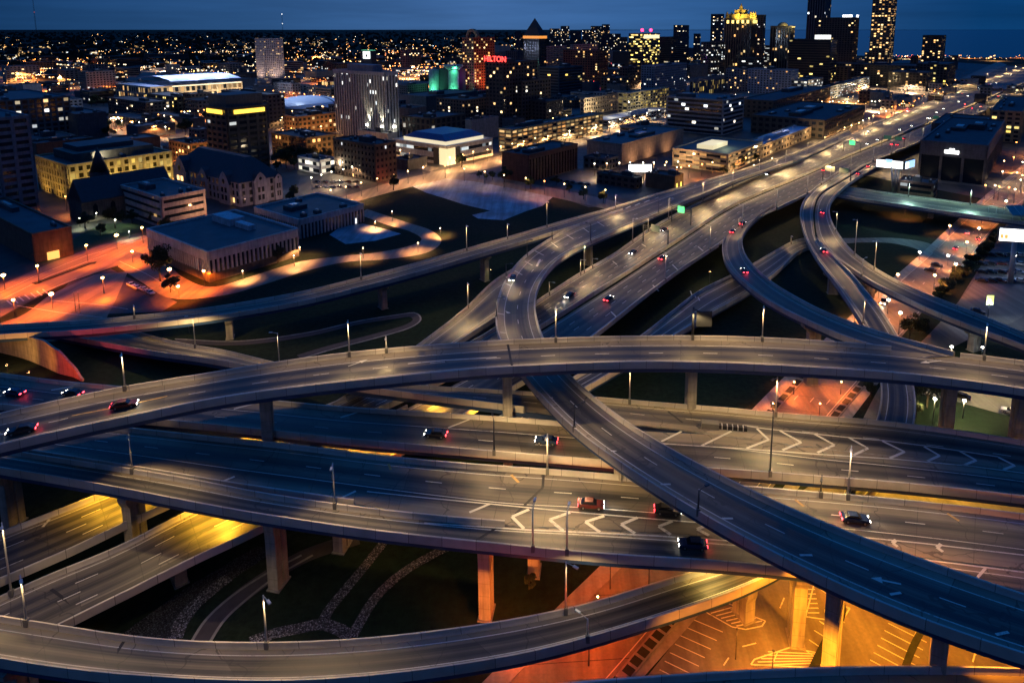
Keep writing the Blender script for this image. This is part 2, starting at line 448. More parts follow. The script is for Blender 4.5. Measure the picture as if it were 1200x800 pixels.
# ------------------------------------------------------------------ the ramps (photo pixels of the parapet tops, heights in metres)
ZA = [(-80, 24), (100, 25.5), (400, 28), (900, 28), (1100, 27), (1280, 26)]
ramp('A', 'flyover_bridge', 'highest flyover arching across the whole photo above every other road', 'bridge',
     [(-70, 501), (0, 484), (70, 468), (144, 453), (240, 437.5), (330, 423), (410, 412.5), (500, 404.5), (590, 398.5), (640, 396.5), (700, 394.5), (770, 393.5), (840, 393.7), (900, 395.5), (960, 399), (1040, 405), (1100, 411), (1150, 416.5), (1200, 422.5), (1280, 434)],
     [(-70, 537), (0, 520), (100, 497), (168, 483), (240, 468), (320, 456), (440, 442.5), (500, 436.5), (570, 430.5), (640, 426.5), (720, 423.5), (780, 423), (840, 424), (920, 427.7), (1000, 432.5), (1060, 437), (1120, 443.5), (1200, 454.5), (1280, 468)], ZA, n=150, par=(lambda u, v: u < 1046 or u > 1116, (0, 1)))
ZB = [(160, 8.2), (180, 10), (205, 12), (245, 13), (290, 15), (340, 17.5), (400, 20), (450, 21), (560, 22), (640, 22), (760, 21.5)]
ramp('B', 'flyover_bridge', 'S-curved ramp sweeping under the highest flyover then down to the bottom right corner', 'bridge',
     [(1000, 157), (940, 184), (900, 197), (866, 209), (840, 220), (800, 236), (760, 253), (700, 278), (660, 298), (641, 316), (630, 334), (626, 352), (629, 376), (637, 398), (648, 419), (665, 438), (688, 459), (714, 480.5), (746, 502.5), (772, 519), (800, 534.5), (840, 554.5), (867, 568.5), (915, 591), (969, 614), (1020, 633), (1070, 651), (1130, 672), (1200, 695), (1280, 722)],
     [(994, 152), (935, 177), (895, 191), (862, 202), (835, 210), (790, 223), (745, 239), (700, 254.5), (660, 271), (620, 295.5), (600, 316), (587, 340), (581.5, 362), (582, 380), (586, 397), (597, 416), (614, 437), (636, 463), (655, 484), (674, 502), (700, 521.5), (740, 548.5), (770, 568), (800, 587), (840, 610), (880, 632.5), (935, 660), (1000, 691), (1070, 722), (1140, 746.5), (1200, 765), (1280, 789)],
     ZB, 'v', n=240, sm=10, material=DKB, lanes=((.18, 1), (.46, 0), (.80, 1)), par=(lambda u, v: u < 930 or v > 220, lambda u, v: v > 246 or u > 905))
ZC = [(-80, 9), (160, 8), (270, 9), (450, 11), (600, 13), (740, 12.6), (840, 11.95), (905, 11)]
ramp('C', 'flyover_bridge', 'long thin ramp rising from the far left edge along the dark grass to the mainline', 'bridge',
     [(-80, 388), (0, 380.5), (100, 375.5), (160, 369.5), (240, 361), (300, 351.5), (360, 340.5), (400, 330.5), (480, 310), (540, 293), (600, 276), (640, 264), (680, 252.5), (720, 242), (760, 229), (800, 218), (837, 207.5), (870, 198), (905, 186.5)],
     [(-80, 399), (0, 391), (100, 386), (160, 380), (240, 371), (300, 361.5), (360, 351), (400, 341), (480, 320.5), (540, 303), (600, 285.5), (640, 273.5), (680, 261.5), (720, 249), (760, 235.5), (800, 222.5), (838, 211), (871, 201), (906, 189.5)], ZC, n=130, material=DK1, par=((0, 1), lambda u, v: u < 722), lanes=((.2, 1), (.8, 1)))
# mainline roadways
ZD = [(-100, 4.2), (60, 5.6), (240, 7.6), (330, 8), (1300, 8)]
ramp('D1', 'mainline_viaduct', 'left carriageway of the sunken mainline climbing to the upper right with white headlights', 'bridge',
     [(1232, 70), (1195, 80), (1160, 91), (1100, 115), (1040, 138), (990, 160), (940, 184), (866, 214), (800, 246), (760, 268), (720, 297), (680, 319), (646, 341), (600, 371), (545, 404), (430, 455), (300, 507), (180, 553), (100, 585), (0, 623), (-90, 659)],
     [(1232, 86), (1195, 98), (1160, 113), (1100, 138), (1040, 162), (990, 182), (940, 204), (860, 238), (800, 275.5), (760, 301), (704, 336), (640, 376), (560, 422), (440, 478), (300, 541), (150, 608), (86, 640), (0, 676), (-90, 716)], ZD, n=260, material=DK3, lanes=((.08, 1), (.30, 0), (.51, 0), (.72, 0), (.93, 1)), girder=False, pair=True, par=(lambda u, v: u < 925 or u > 1010, (0, 1)))
ramp('D2', 'mainline_viaduct', 'right carriageway of the sunken mainline with red tail lights, beside the dark embankment', 'bridge',
     [(1234, 87), (1197, 99), (1162, 114), (1102, 139.5), (1042, 163.5), (992, 183.5), (942, 205.5), (862, 240), (802, 278), (762, 304), (708, 339), (642, 380), (560, 432), (440, 492), (320, 551), (208, 604), (140, 640), (68, 668), (0, 698), (-90, 738)],
     [(1234, 100), (1195, 112), (1150, 131), (1090, 160), (1030, 185), (985, 205), (940, 229), (880, 258), (845, 283), (800, 312), (760, 341), (692, 394), (620, 440), (560, 474), (430, 548), (288, 623), (240, 644), (140, 694), (64, 731), (0, 764), (-90, 808)], ZD, n=260, material=DK3, lanes=((.08, 1), (.30, 0), (.51, 0), (.72, 0), (.93, 1)), girder=False, phigh=.9, pair=True, par=(lambda u, v: u < 480, lambda u, v: u < 846 or 905 < u < 985 or u > 1045))
ramp('J', 'slip_road', 'short tan-lit slip road emerging left of the S-curved ramp', 'bridge',
     [(604, 313), (582, 326), (566, 340), (544, 362), (488, 405), (440, 441), (380, 478)], [(616, 348), (602, 358), (580, 371), (532, 402), (480, 437), (420, 470)], [(0, 8), (1200, 8)], n=50, material=DK1, lanes=((.2, 1), (.8, 1)), par=((0, 1), (0, .6)))
# E decks
ZE0 = [(40, .5), (150, 2.5), (240, 5), (330, 8.5), (420, 12), (520, 14.6), (600, 15.1), (1280, 15.1)]
ramp('E0', 'elevated_road', 'road climbing from the orange street to the far side of the chevron deck', 'bridge',
     [(112, 374), (164, 387), (212, 398), (260, 405.5), (330, 421.5), (400, 434), (466, 446), (566, 454), (630, 459), (700, 465), (800, 473.5), (840, 476.5), (920, 484), (1040, 493.5), (1140, 506.5), (1200, 516), (1280, 531)],
     [(30, 385), (92, 397.5), (176, 414), (240, 423), (284, 431), (340, 441), (412, 453.5), (506, 463.5), (592, 473), (660, 482), (738, 492), (792, 497.5), (838, 503), (888, 510), (960, 519.5), (1048, 528.5), (1140, 539), (1200, 547), (1280, 560)], ZE0, n=150, par=((0, 1), (0, .63)), lanes=((.14, 1), (.5, 0)), material=DK1)
ZE = [(-100, 13.2), (100, 14), (300, 15), (1300, 15)]
ramp('E1', 'elevated_road', 'wide elevated road with chevron gore crossing behind the S-curved ramp', 'bridge',
     [(-70, 429), (0, 437), (70, 446), (150, 453.5), (230, 461), (310, 468), (400, 476.5), (488, 482), (592, 488.5), (654, 493.5), (738, 499), (792, 502), (838, 504), (888, 511), (960, 520.5), (1048, 529.5), (1140, 540), (1200, 548), (1280, 561)],
     [(-70, 466), (0, 472.5), (100, 482), (200, 491.5), (300, 501), (400, 512), (500, 521), (584, 528), (640, 532.5), (730, 540), (822, 546.5), (900, 552), (974, 558), (1040, 563), (1120, 571), (1200, 580), (1280, 590)], ZE, n=150, par=((0, .62), (0, 1)), lanes=((.34, 1), (.62, 0), (.92, 1)))
ramp('E2', 'elevated_road', 'middle elevated road running behind the front ramp and joining it at the white arrowheads', 'bridge',
     [(-70, 479), (0, 486), (70, 493), (136, 499.5), (200, 506), (248, 511), (340, 520.5), (440, 533), (500, 539), (580, 545.5), (640, 549.5), (720, 556), (800, 563), (874, 569.5), (960, 576.5), (1040, 583.5), (1120, 592), (1200, 602), (1280, 613)],
     [(-70, 512), (0, 521), (100, 536), (180, 549), (260, 562.5), (340, 574), (440, 588), (520, 599.5), (596, 609.5), (672, 612), (770, 618), (840, 623), (960, 633), (1080, 646), (1200, 661), (1280, 673)], ZE, n=150, par=((0, 1), lambda u, v: u < 420), lanes=((.36, 0), (.62, 1), (.1, 1)))
ramp('E3', 'elevated_road', 'front curved ramp with a deep navy girder above the dark gravel garden', 'bridge',
     [(-80, 511), (10, 527), (100, 541), (160, 550), (240, 564), (300, 576), (400, 591), (440, 596), (500, 602.5), (596, 610.5), (672, 613), (770, 619), (840, 624), (960, 634), (1080, 647), (1200, 662), (1280, 674)],
     [(-80, 531), (0, 546.5), (80, 559.5), (160, 574), (240, 589.5), (300, 600), (370, 610.5), (440, 620), (520, 629), (600, 637), (680, 645), (740, 649.5), (840, 655.5), (940, 665), (1060, 681), (1200, 702), (1280, 716)], ZE, n=150, par=(lambda u, v: u < 597, (0, 1)), lanes=((.82, 1), (.22, 1)))
# loops on the right and the bottom arc
ZR1 = [(190, 7.9), (215, 9), (260, 10), (330, 10), (400, 9.5), (450, 8), (540, 8), (800, 8)]
G_far = [(1069, 448), (1073, 470), (1069, 500), (1055, 535), (1025, 572), (970, 612), (900, 645), (820, 667), (760, 685), (720, 699), (640, 718.5), (560, 732.5), (500, 740.5), (440, 747), (380, 750.5), (320, 752), (240, 751.5), (148, 744.5), (80, 733.5), (0, 721.5), (-90, 706)]
G_near = [(1034, 444), (1033, 472), (1024, 505), (1005, 540), (985, 590), (960, 635), (900, 673), (840, 698.5), (800, 711), (740, 730), (680, 747.5), (640, 758.5), (580, 770), (520, 779.5), (440, 790), (380, 795), (320, 797.5), (240, 795), (180, 791.5), (120, 787), (60, 779.5), (0, 770), (-90, 753)]
zg = lambda l: [q if q[0] > 800 else (q[0], q[1], 8 + max(0, 420 - q[0]) * .0085) for q in l]
G_far, G_near = zg(G_far), zg(G_near)
ramp('R1', 'flyover_bridge', 'looping ramp that dives below the chevron deck and returns as the bottom arc', 'bridge',
     [(1020, 188), (985, 210), (962, 224), (954, 240), (954, 262), (958, 280), (972, 296), (992, 314), (1016, 342), (1040, 373), (1056, 402), (1064, 425)] + G_far,
     [(1003, 186), (975, 206), (953, 222), (939, 242), (940, 262), (947, 283), (960, 305), (974, 323), (990, 345), (1014, 382), (1024, 403), (1030, 424)] + G_near, ZR1, 'v', n=260, sm=10, material=DK1, lanes=((.20, 1), (.80, 1)), par=(lambda u, v: v > 280, lambda u, v: v > 200))
ramp('R2', 'flyover_bridge', 'outer loop ramp running off over the parking lot at the right edge', 'bridge',
     [(1034, 190), (995, 214), (975, 234), (972, 251), (984, 276), (1000, 295), (1026, 314), (1050, 327.5), (1072, 338.5), (1120, 357), (1160, 373), (1200, 390), (1280, 425)],
     [(1022, 189), (987, 211), (964, 225), (956, 241), (956, 262), (960, 279), (975, 297), (1000, 315), (1028, 333), (1050, 343), (1100, 366), (1152, 386), (1200, 403), (1280, 439)], [(185, 7.85), (215, 8.9), (280, 9.5), (340, 9), (440, 9)], 'v', n=120, material=DK1, lanes=((.2, 1), (.8, 1)), par=(lambda u, v: v > 205, lambda u, v: v > 283))
ZR3 = [(240, 7.9), (262, 7.95), (275, 8.4), (300, 10), (340, 15), (370, 20), (395, 25), (412, 27.2)]
ramp('R3', 'flyover_bridge', 'curving ramp leaving the mainline and climbing to join the highest flyover', 'bridge',
     [(906, 240), (884, 257), (871, 275), (871, 293), (880, 310), (896, 325), (914, 339), (938, 353), (960, 364), (1000, 380.5), (1040, 393), (1080, 403), (1118, 412)],
     [(878, 256), (858, 268), (848, 280), (848, 297), (856, 312), (870, 325), (889, 341), (914, 355.5), (940, 368.5), (970, 382), (1000, 394), (1038, 406), (1080, 415)], ZR3, 'v', n=100, material=DK1, lanes=((.2, 1), (.8, 1)), par=(lambda u, v: True, lambda u, v: u < 1030 and v > 280))
ramp('K', 'elevated_road', 'blurred grey parapet road crossing the bottom edge at the right', 'bridge',
     [(560, 812), (640, 803), (720, 796), (840, 788), (920, 784), (1040, 781), (1200, 783), (1290, 788)], [(560, 870), (640, 859), (720, 850), (840, 841), (920, 837), (1040, 834), (1200, 837), (1290, 843)], [(500, 12), (1300, 12)], n=60)
ZL = [(270, .3), (300, 1), (340, 3), (390, 6.5), (440, 8), (600, 8)]
ramp('L', 'elevated_road', 'pale concrete slip road passing under the climbing ramp on a lit bridge', 'bridge',
     [(968, 277), (940, 279), (910, 293), (880, 311), (850, 326), (820, 341), (790, 364), (752, 393), (704, 424), (660, 448), (600, 480), (560, 500)], [(968, 284), (942, 290), (918, 310), (896, 327), (868, 345), (840, 360), (812, 377), (784, 394), (730, 427), (690, 450), (630, 484), (590, 504)], ZL, 'v', n=80, material=DK1, lanes=((.2, 1), (.55, 1), (.85, 1)))
ramp('O', 'overpass_bridge', 'greenish overpass crossing behind the loop ramps to the glass canopy', 'bridge',
     [(975, 216), (1000, 219.5), (1060, 228), (1100, 233), (1150, 240), (1195, 246), (1260, 255)], [(975, 226), (1000, 231), (1060, 240), (1100, 246), (1150, 253), (1195, 259), (1260, 268)], [(900, 7), (1300, 7)], n=40, material=DK1, lanes=((.5, 1),), depth=1.2)
# ------------------------------------------------------------------ sky and sun
SUN_EL, SUN_AZ = rad(2.0), rad(200)      # the sun has just set behind the camera
w = bpy.data.worlds.new('World'); S.world = w; w.use_nodes = True
nt = NT(w.node_tree); bg = nt.n['Background']
sky = nt.new('ShaderNodeTexSky'); sky.sky_type = 'NISHITA'; sky.sun_disc = False
sky.sun_elevation = SUN_EL; sky.sun_rotation = SUN_AZ; sky.altitude = 150; sky.air_density = 1.0; sky.dust_density = 0.3; sky.ozone_density = 3.0
tc = nt.new('ShaderNodeTexCoord'); sp = nt.new('ShaderNodeSeparateXYZ', i_0=tc.outputs['Generated'])
mp = nt.new('ShaderNodeMapping', i_Vector=tc.outputs['Generated']); mp.inputs['Scale'].default_value = (1.6, 1.6, 22)
nt.put(sky.inputs[0], nt.new('ShaderNodeVectorMath', operation='ADD', i_0=tc.outputs['Generated'], i_1=(0, 0, 0.35)).outputs[0])
cl = nt.ramp(nt.noise(mp.outputs[0], 1.3, 5, .6), [(.36, 1), (.66, .70)])
side = nt.ramp(nt.math('MULTIPLY_ADD', nt.math('ABSOLUTE', nt.math('SUBTRACT', sp.outputs[0], -.10)), 1.5, 0.0), [(0.0, (1, 1, 1)), (.45, (.55, .72, .78)), (.95, (.06, .30, .42))])
col = nt.mix(1.0, sky.outputs[0], (0.88, 0.98, 1.30, 1), 'MULTIPLY')
col = nt.mix(1.0, col, cl, 'MULTIPLY'); col = nt.mix(1.0, col, side, 'MULTIPLY')
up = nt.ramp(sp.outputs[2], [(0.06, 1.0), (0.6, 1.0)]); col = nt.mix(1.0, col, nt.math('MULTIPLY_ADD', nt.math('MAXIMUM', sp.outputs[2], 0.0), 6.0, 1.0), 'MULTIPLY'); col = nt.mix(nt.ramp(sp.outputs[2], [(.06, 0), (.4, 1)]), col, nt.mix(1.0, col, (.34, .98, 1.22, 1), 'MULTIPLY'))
col = nt.mix(1.0, col, nt.ramp(nt.math('MULTIPLY_ADD', sp.outputs[1], .5, .5), [(.30, .40), (.62, 1)]), 'MULTIPLY')   # sky behind the camera artificially dimmed so camera-facing fascias stay dark
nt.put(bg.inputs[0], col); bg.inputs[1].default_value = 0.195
sl = bpy.data.lights.new('sun', 'SUN'); sl.energy = 0.02; sl.angle = rad(30); sl.color = (1, .8, .65)
so = bpy.data.objects.new('sun', sl); COL.objects.link(so); so.rotation_euler = (rad(78), 0, rad(-20))
# ------------------------------------------------------------------ ground, water, streets
def ground_material():
    m, nt, bs = mat('night_ground'); g = nt.new('ShaderNodeNewGeometry'); pos = g.outputs['Position']
    n1 = nt.noise(pos, 0.02, 5, .6); n2 = nt.noise(pos, 0.6, 4, .7)
    c = nt.mix(nt.ramp(n1, [(.42, 0), (.6, 1)]), (0.010, 0.021, 0.012, 1), (0.017, 0.023, 0.015, 1))
    nt.put(bs.inputs['Base Color'], nt.mix(1.0, c, nt.ramp(n2, [(.25, .45), (.75, 1.5)]), 'MULTIPLY')); bs.inputs['Roughness'].default_value = .95
    bs.inputs['Specular IOR Level'].default_value = .1
    return m
def asphalt(name, col, var=.25):
    m, nt, bs = mat(name); g = nt.new('ShaderNodeNewGeometry'); pos = g.outputs['Position']
    n1 = nt.noise(pos, 0.07, 5, .65); n2 = nt.noise(pos, 1.6, 3, .6)
    mp = nt.new('ShaderNodeMapping', i_Vector=pos); mp.inputs['Rotation'].default_value = (0, 0, rad(37 + 90) * -1); mp.inputs['Scale'].default_value = (.35, .02, .1)
    n3 = nt.noise(mp.outputs[0], 1.0, 3, .6)
    k = nt.math('MULTIPLY', nt.math('MULTIPLY', nt.ramp(n1, [(.3, 1 - var), (.7, 1 + var)]), nt.ramp(n2, [(.3, .88), (.7, 1.12)])), nt.ramp(n3, [(.35, .7), (.65, 1.25)]))
    nt.put(bs.inputs['Base Color'], nt.mix(1.0, (*col, 1), k, 'MULTIPLY'))
    nt.put(bs.inputs['Roughness'], nt.ramp(n1, [(.3, .5), (.7, .8)])); return m
GRASS = ground_material(); ASPH = asphalt('asphalt', (0.06, 0.058, 0.055)); LOT = asphalt('car_park_asphalt', (0.085, 0.078, 0.07))
PALE = asphalt('pale_concrete_street', (0.15, 0.135, 0.11)); SIDEW = asphalt('pavement_concrete', (0.24, 0.23, 0.21), .15)
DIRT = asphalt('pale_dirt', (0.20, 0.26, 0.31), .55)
EARTH = simple('planter_soil', (0.012, 0.018, 0.010), .95, 0, .5, 1.0)
GREENG = simple('lit_lawn', (0.03, 0.06, 0.02), .95, 0, .5, .8)
def water_material():
    m, nt, bs = mat('lake_water'); g = nt.new('ShaderNodeNewGeometry')
    bs.inputs['Base Color'].default_value = (.005, .012, .022, 1); bs.inputs['Roughness'].default_value = .22
    b = nt.new('ShaderNodeBump'); b.inputs['Strength'].default_value = .15; nt.put(b.inputs['Height'], nt.noise(g.outputs['Position'], .05, 4)); nt.put(bs.inputs['Normal'], b.outputs[0])
    return m
def sheet(name, pts, z, m, kind='structure', px=True):
    mb = MB(); q = [P(u, v, z) if px else Vector((u, v, z)) for u, v in pts]
    o = None
    import mathutils
    tris = mathutils.geometry.tessellate_polygon([q]); mb.v = [tuple(p) for p in q]
    for t in tris:
        a, b, c = (q[i] for i in t); n = (b - a).cross(c - a)
        mb.face(t if n.z > 0 else t[::-1], m)
    return tag(mb.build(name), kind=kind)
def strip(mb, a, b, z, m, n=40):
    """surface between two pixel polylines at height z"""
    A = catmull([P(u, v, z) for u, v in a], n); B = catmull([P(u, v, z) for u, v in b], n)
    for i in range(n - 1):
        pts = [A[i], A[i + 1], B[i + 1], B[i]]
        if (pts[1] - pts[0]).cross(pts[3] - pts[0]).z < 0: pts = pts[::-1]
        mb.quad(pts, m)
    return A, B
def band(mb, line, w, z, m, n=60, z0=None):
    """raised or flat band of width w along a pixel polyline"""
    L = catmull([P(u, v, z) for u, v in line], n); rows = []
    for i in range(n):
        d = L[min(i + 1, n - 1)] - L[max(i - 1, 0)]; d.z = 0; d.normalize(); o = Vector((-d.y, d.x, 0)) * w / 2; rows.append((L[i] - o, L[i] + o))
    for (a, b), (c, d) in zip(rows, rows[1:]):
        mb.quad([a, c, d, b], m)
        if z0 is not None:
            dn = Vector((0, 0, z0 - z)); mb.quad([a + dn, c + dn, c, a], m); mb.quad([b, d, d + dn, b + dn], m)
    if z0 is not None:
        dn = Vector((0, 0, z0 - z)); a, b = rows[0]; mb.quad([b + dn, a + dn, a, b], m); a, b = rows[-1]; mb.quad([a + dn, b + dn, b, a], m)
g = MB(); g.quad([(-60000, -400, 0), (60000, -400, 0), (60000, 60000, 0), (-60000, 60000, 0)], GRASS); tag(g.build('ground'), kind='structure')
lk = [P(1330, 67), P(1180, 68), P(1050, 67), P(960, 64), P(860, 60), P(780, 54), P(720, 49), P(660, 44.5)]
lk += [Vector((2600, 42000, 0)), Vector((52000, 58000, 0)), Vector((52000, 2500, 0))]
sheet('lake_water', [(p.x, p.y) for p in lk], .6, water_material(), px=False)
# wide dark asphalt underlay of the city
sheet('city_ground', [(0, 372), (-120, 378), (-400, 300), (-500, 160), (-300, 75), (300, 62), (800, 62), (1100, 72), (1700, 110), (1700, 240), (1240, 250), (1010, 205), (940, 176), (850, 206), (740, 240), (690, 243), (640, 226), (528, 204), (420, 232), (400, 250), (170, 275), (60, 340)], .03, asphalt('city_asphalt', (0.032, 0.031, 0.030), .5))
# orange-red street under the interchange
st = MB()
SL = [(480, 905), (600, 784), (674, 708), (720, 663), (894, 480), (936, 437), (1000, 377), (1054, 328), (1088, 298), (1128, 260), (1180, 214), (1240, 165)]
SR = [(640, 880), (720, 792), (792, 708), (872, 612), (974, 487), (1010, 445), (1062, 388), (1102, 340), (1136, 305), (1165, 268), (1215, 222), (1265, 172)]
strip(st, SL, SR, .08, PALE, 120)
band(st, [(u - 5, v + 1) for u, v in SL], 3.2, .22, SIDEW, 120, .02); tag(st.build('street'), kind='structure')
st = MB(); strip(st, [(728, 795), (800, 716), (880, 618), (982, 490), (1016, 448)], [(752, 795), (822, 716), (900, 618), (998, 490), (1030, 448)], .14, SIDEW, 60); tag(st.build('pavement'), kind='structure')
st = MB(); strip(st, [(1006, 500), (1040, 440), (1090, 390), (1130, 345), (1150, 318)], [(1034, 500), (1066, 440), (1130, 400), (1200, 370), (1215, 340)], .07, PALE, 40); tag(st.build('street'), kind='structure')
def median(line, label, w=1.6, h=.5):
    t = thing('street_planter', label, 'planter', P(*line[len(line) // 2], 0), group='planters along the orange street'); o = t.location
    a = MB(); b = MB(); L = catmull([P(u, v, h) for u, v in line], 60); seg = 6; k = 0
    band(a, line, w + .6, h - .15, SIDEW, 60, .02)
    for i in range(0, 60 - seg, seg + 2):
        for j in range(i, i + seg):
            p, q = L[j], L[j + 1]; d = q - p; d.z = 0; d.normalize(); n = Vector((-d.y, d.x, 0)) * w / 2
            b.quad([p - n, q - n, q + n, p + n], EARTH)
    for mb, nm in ((a, 'kerb'), (b, 'planting')):
        mb.v = [tuple(Vector(p) - o) for p in mb.v]; mb.build(nm, t)
median([(944, 437), (904, 480), (880, 504)], 'dark planter strip on the left side of the orange street behind the chevron deck')
median([(1012, 447), (982, 482), (966, 502)], 'dark planter strip on the right side of the orange street behind the chevron deck')
median([(790, 722), (752, 766), (728, 796)], 'dark planter strip beside the orange street at the bottom under the arc ramp')
# worn lane lines and cross joints of the orange street
jm = MB(); A_ = catmull([P(u, v, .1) for u, v in SL], 240); B_ = catmull([P(u, v, .1) for u, v in SR], 240)
for fr_ in (.3, .55, .8):
    for i in range(2, 236, 4):
        a, b = A_[i].lerp(B_[i], fr_), A_[i + 1].lerp(B_[i + 1], fr_)
        if i % 8 == 2: d = (b - a).normalized(); o = Vector((-d.y, d.x, 0)) * .09; e = a + d * 3; jm.quad([a - o, e - o, e + o, a + o], PAINT)
for i in range(1, 238, 3):
    a, b = A_[i], B_[i]; d = (b - a).normalized(); o = Vector((-d.y, d.x, 0)) * .06; u_ = Vector((0, 0, .006)); jm.quad([a - o + u_, b - o + u_, b + o + u_, a + o + u_], JOINT)
for fr_ in (.06, .94):
    for i in range(0, 239):
        a, b = A_[i].lerp(B_[i], fr_), A_[i + 1].lerp(B_[i + 1], fr_) if i < 239 else A_[i]; d = (b - a).normalized(); o = Vector((-d.y, d.x, 0)) * .08; u_ = Vector((0, 0, .012)); jm.quad([a - o + u_, b - o + u_, b + o + u_, a + o + u_], PAINT)
for vv in jm.f: pass
tag(jm.build('street_markings'), kind='structure')
# other streets
jm = MB()
for i in range(7): stroke(jm, [(8 + i * 7, 352 - i * 2.2), (14 + i * 7, 357 - i * 2.2)], .5, .1, PAINT, .03)
for l_ in ([(60, 352), (110, 356), (150, 362)], [(20, 358), (70, 366), (120, 372)], [(40, 349), (52, 341), (90, 326)], [(0, 352), (60, 322), (125, 298)], [(140, 306), (170, 320), (205, 340)], [(-20, 352), (40, 324), (100, 300), (170, 280)]): stroke(jm, l_, .22, .1, PAINT, .03)
tag(jm.build('street_markings'), kind='structure')
st = MB()
strip(st, [(-60, 350), (0, 333), (60, 308), (120, 287), (176, 274), (232, 256)], [(-40, 400), (0, 372), (56, 341), (132, 313), (190, 296), (244, 283)], .08, PALE, 50)
strip(st, [(-40, 388), (20, 372), (60, 345), (110, 322)], [(60, 400), (110, 392), (128, 366), (150, 318)], .085, PALE, 20)
strip(st, [(150, 292), (190, 303), (215, 325), (250, 336), (300, 322), (350, 307), (400, 300), (440, 296), (480, 288), (494, 281), (480, 271), (455, 264), (420, 251)],
          [(138, 312), (165, 330), (205, 350), (262, 346), (310, 333), (360, 317), (405, 307), (450, 304), (500, 296), (517, 283), (505, 270), (475, 260), (430, 245)], .09, PALE, 110)
tag(st.build('street'), kind='structure')
st = MB(); band(st, [(40, 332), (110, 307), (108, 307), (106, 308)][:2] + [(108, 308.5)], 2.2, .3, EARTH, 20, .02); tag(st.build('street_median'), kind='structure')
st = MB()
strip(st, [(330, 250), (400, 231), (460, 213), (520, 199), (580, 184), (640, 168), (760, 138), (900, 100)], [(350, 256), (415, 237), (478, 220), (538, 206), (600, 191), (665, 175), (790, 144), (930, 104)], .08, PALE, 60)
strip(st, [(505, 201), (560, 205), (620, 215), (680, 227), (735, 239)], [(500, 207), (550, 212), (610, 223), (670, 236), (722, 248)], .09, PALE, 30)
strip(st, [(505, 201), (440, 187), (400, 178), (330, 165)], [(515, 197), (450, 183), (410, 174), (340, 161)], .085, PALE, 20)
tag(st.build('street'), kind='structure')
st = MB(); strip(st, [(880, 205), (950, 180), (1040, 135), (1120, 95), (1170, 72)], [(905, 210), (975, 178), (1058, 139), (1130, 101), (1180, 76)], .08, PALE, 40); tag(st.build('street'), kind='structure')
st = MB(); strip(st, [(1010, 206), (1080, 212), (1140, 218), (1300, 230)], [(1010, 200), (1080, 205), (1140, 210), (1300, 220)], .06, PALE, 20)
strip(st, [(1165, 245), (1185, 215), (1215, 185), (1260, 150)], [(1195, 245), (1212, 215), (1245, 185), (1290, 150)], .07, PALE, 20)
strip(st, [(1000, 279), (1050, 279), (1085, 284), (1102, 292)], [(1000, 284), (1045, 285), (1072, 291), (1085, 300)], .12, PALE, 30)
strip(st, [(940, 279.5), (1005, 279)], [(942, 289.5), (1005, 284.2)], .10, PALE, 10); tag(st.build('street'), kind='structure')
# car parks, bare ground, garden paths
sheet('car_park', [(1124, 352), (1186, 252), (1280, 262), (1300, 400), (1180, 385)], .05, LOT)
sheet('car_park', [(62, 350), (80, 332), (130, 315), (160, 330), (208, 354), (190, 365), (120, 368)], .06, asphalt('dark_lot_asphalt', (0.03, 0.027, 0.035)))
sheet('car_park', [(348, 222), (352, 208), (400, 202), (440, 200), (440, 210), (400, 226), (360, 232)], .06, LOT)
sheet('car_park', [(640, 218), (660, 205), (700, 203), (760, 213), (738, 234), (700, 228)], .06, asphalt('blue_lot_asphalt', (0.035, 0.04, 0.05)))
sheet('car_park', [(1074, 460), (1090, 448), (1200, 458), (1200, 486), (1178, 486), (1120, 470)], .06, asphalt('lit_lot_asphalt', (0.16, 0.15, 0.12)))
sheet('car_park', [(752, 800), (840, 690), (900, 600), (960, 562), (1220, 588), (1260, 830), (760, 850)], .05, asphalt('lower_car_park_asphalt', (0.13, 0.12, 0.105), .35))
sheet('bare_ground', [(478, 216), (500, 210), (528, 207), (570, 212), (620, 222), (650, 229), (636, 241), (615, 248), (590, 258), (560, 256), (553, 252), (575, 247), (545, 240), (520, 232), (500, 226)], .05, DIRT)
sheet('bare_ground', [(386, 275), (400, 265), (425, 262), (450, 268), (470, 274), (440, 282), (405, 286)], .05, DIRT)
sheet('lawn', [(40, 310), (70, 292), (92, 276), (120, 262), (160, 262), (172, 270), (118, 286), (60, 306)], .07, GREENG)
def gravel(name, col):
    m, nt, bs = mat(name); g = nt.new('ShaderNodeNewGeometry'); v = nt.new('ShaderNodeTexVoronoi', i_Vector=g.outputs['Position']); v.inputs['Scale'].default_value = 4.2
    w_ = nt.new('ShaderNodeTexWhiteNoise', noise_dimensions='3D', i_Vector=v.outputs['Position']); k = nt.math('MULTIPLY', nt.ramp(w_.outputs['Value'], [(.1, .08), (.5, .45), (1, 1.3)]), nt.ramp(v.outputs['Distance'], [(.2, 1), (.6, .15)]))
    nt.put(bs.inputs['Base Color'], nt.mix(1.0, (*col, 1), k, 'MULTIPLY')); bs.inputs['Roughness'].default_value = .9
    b = nt.new('ShaderNodeBump'); b.inputs['Distance'].default_value = .3; nt.put(b.inputs['Height'], nt.math('SUBTRACT', 1.0, v.outputs['Distance'])); nt.put(bs.inputs['Normal'], b.outputs[0]); return m
gr = MB(); GRAV = gravel('pale_gravel', (0.46, 0.44, 0.50))
band(gr, [(292, 752), (320, 742), (350, 736), (375, 731), (395, 736), (412, 746)], 2.2, .12, GRAV, 50)
band(gr, [(376, 733), (385, 715), (405, 690), (430, 660), (452, 632)], 1.9, .125, GRAV, 50)
band(gr, [(412, 746), (422, 728), (440, 700), (470, 672), (510, 648), (540, 635)], 1.9, .13, GRAV, 50)
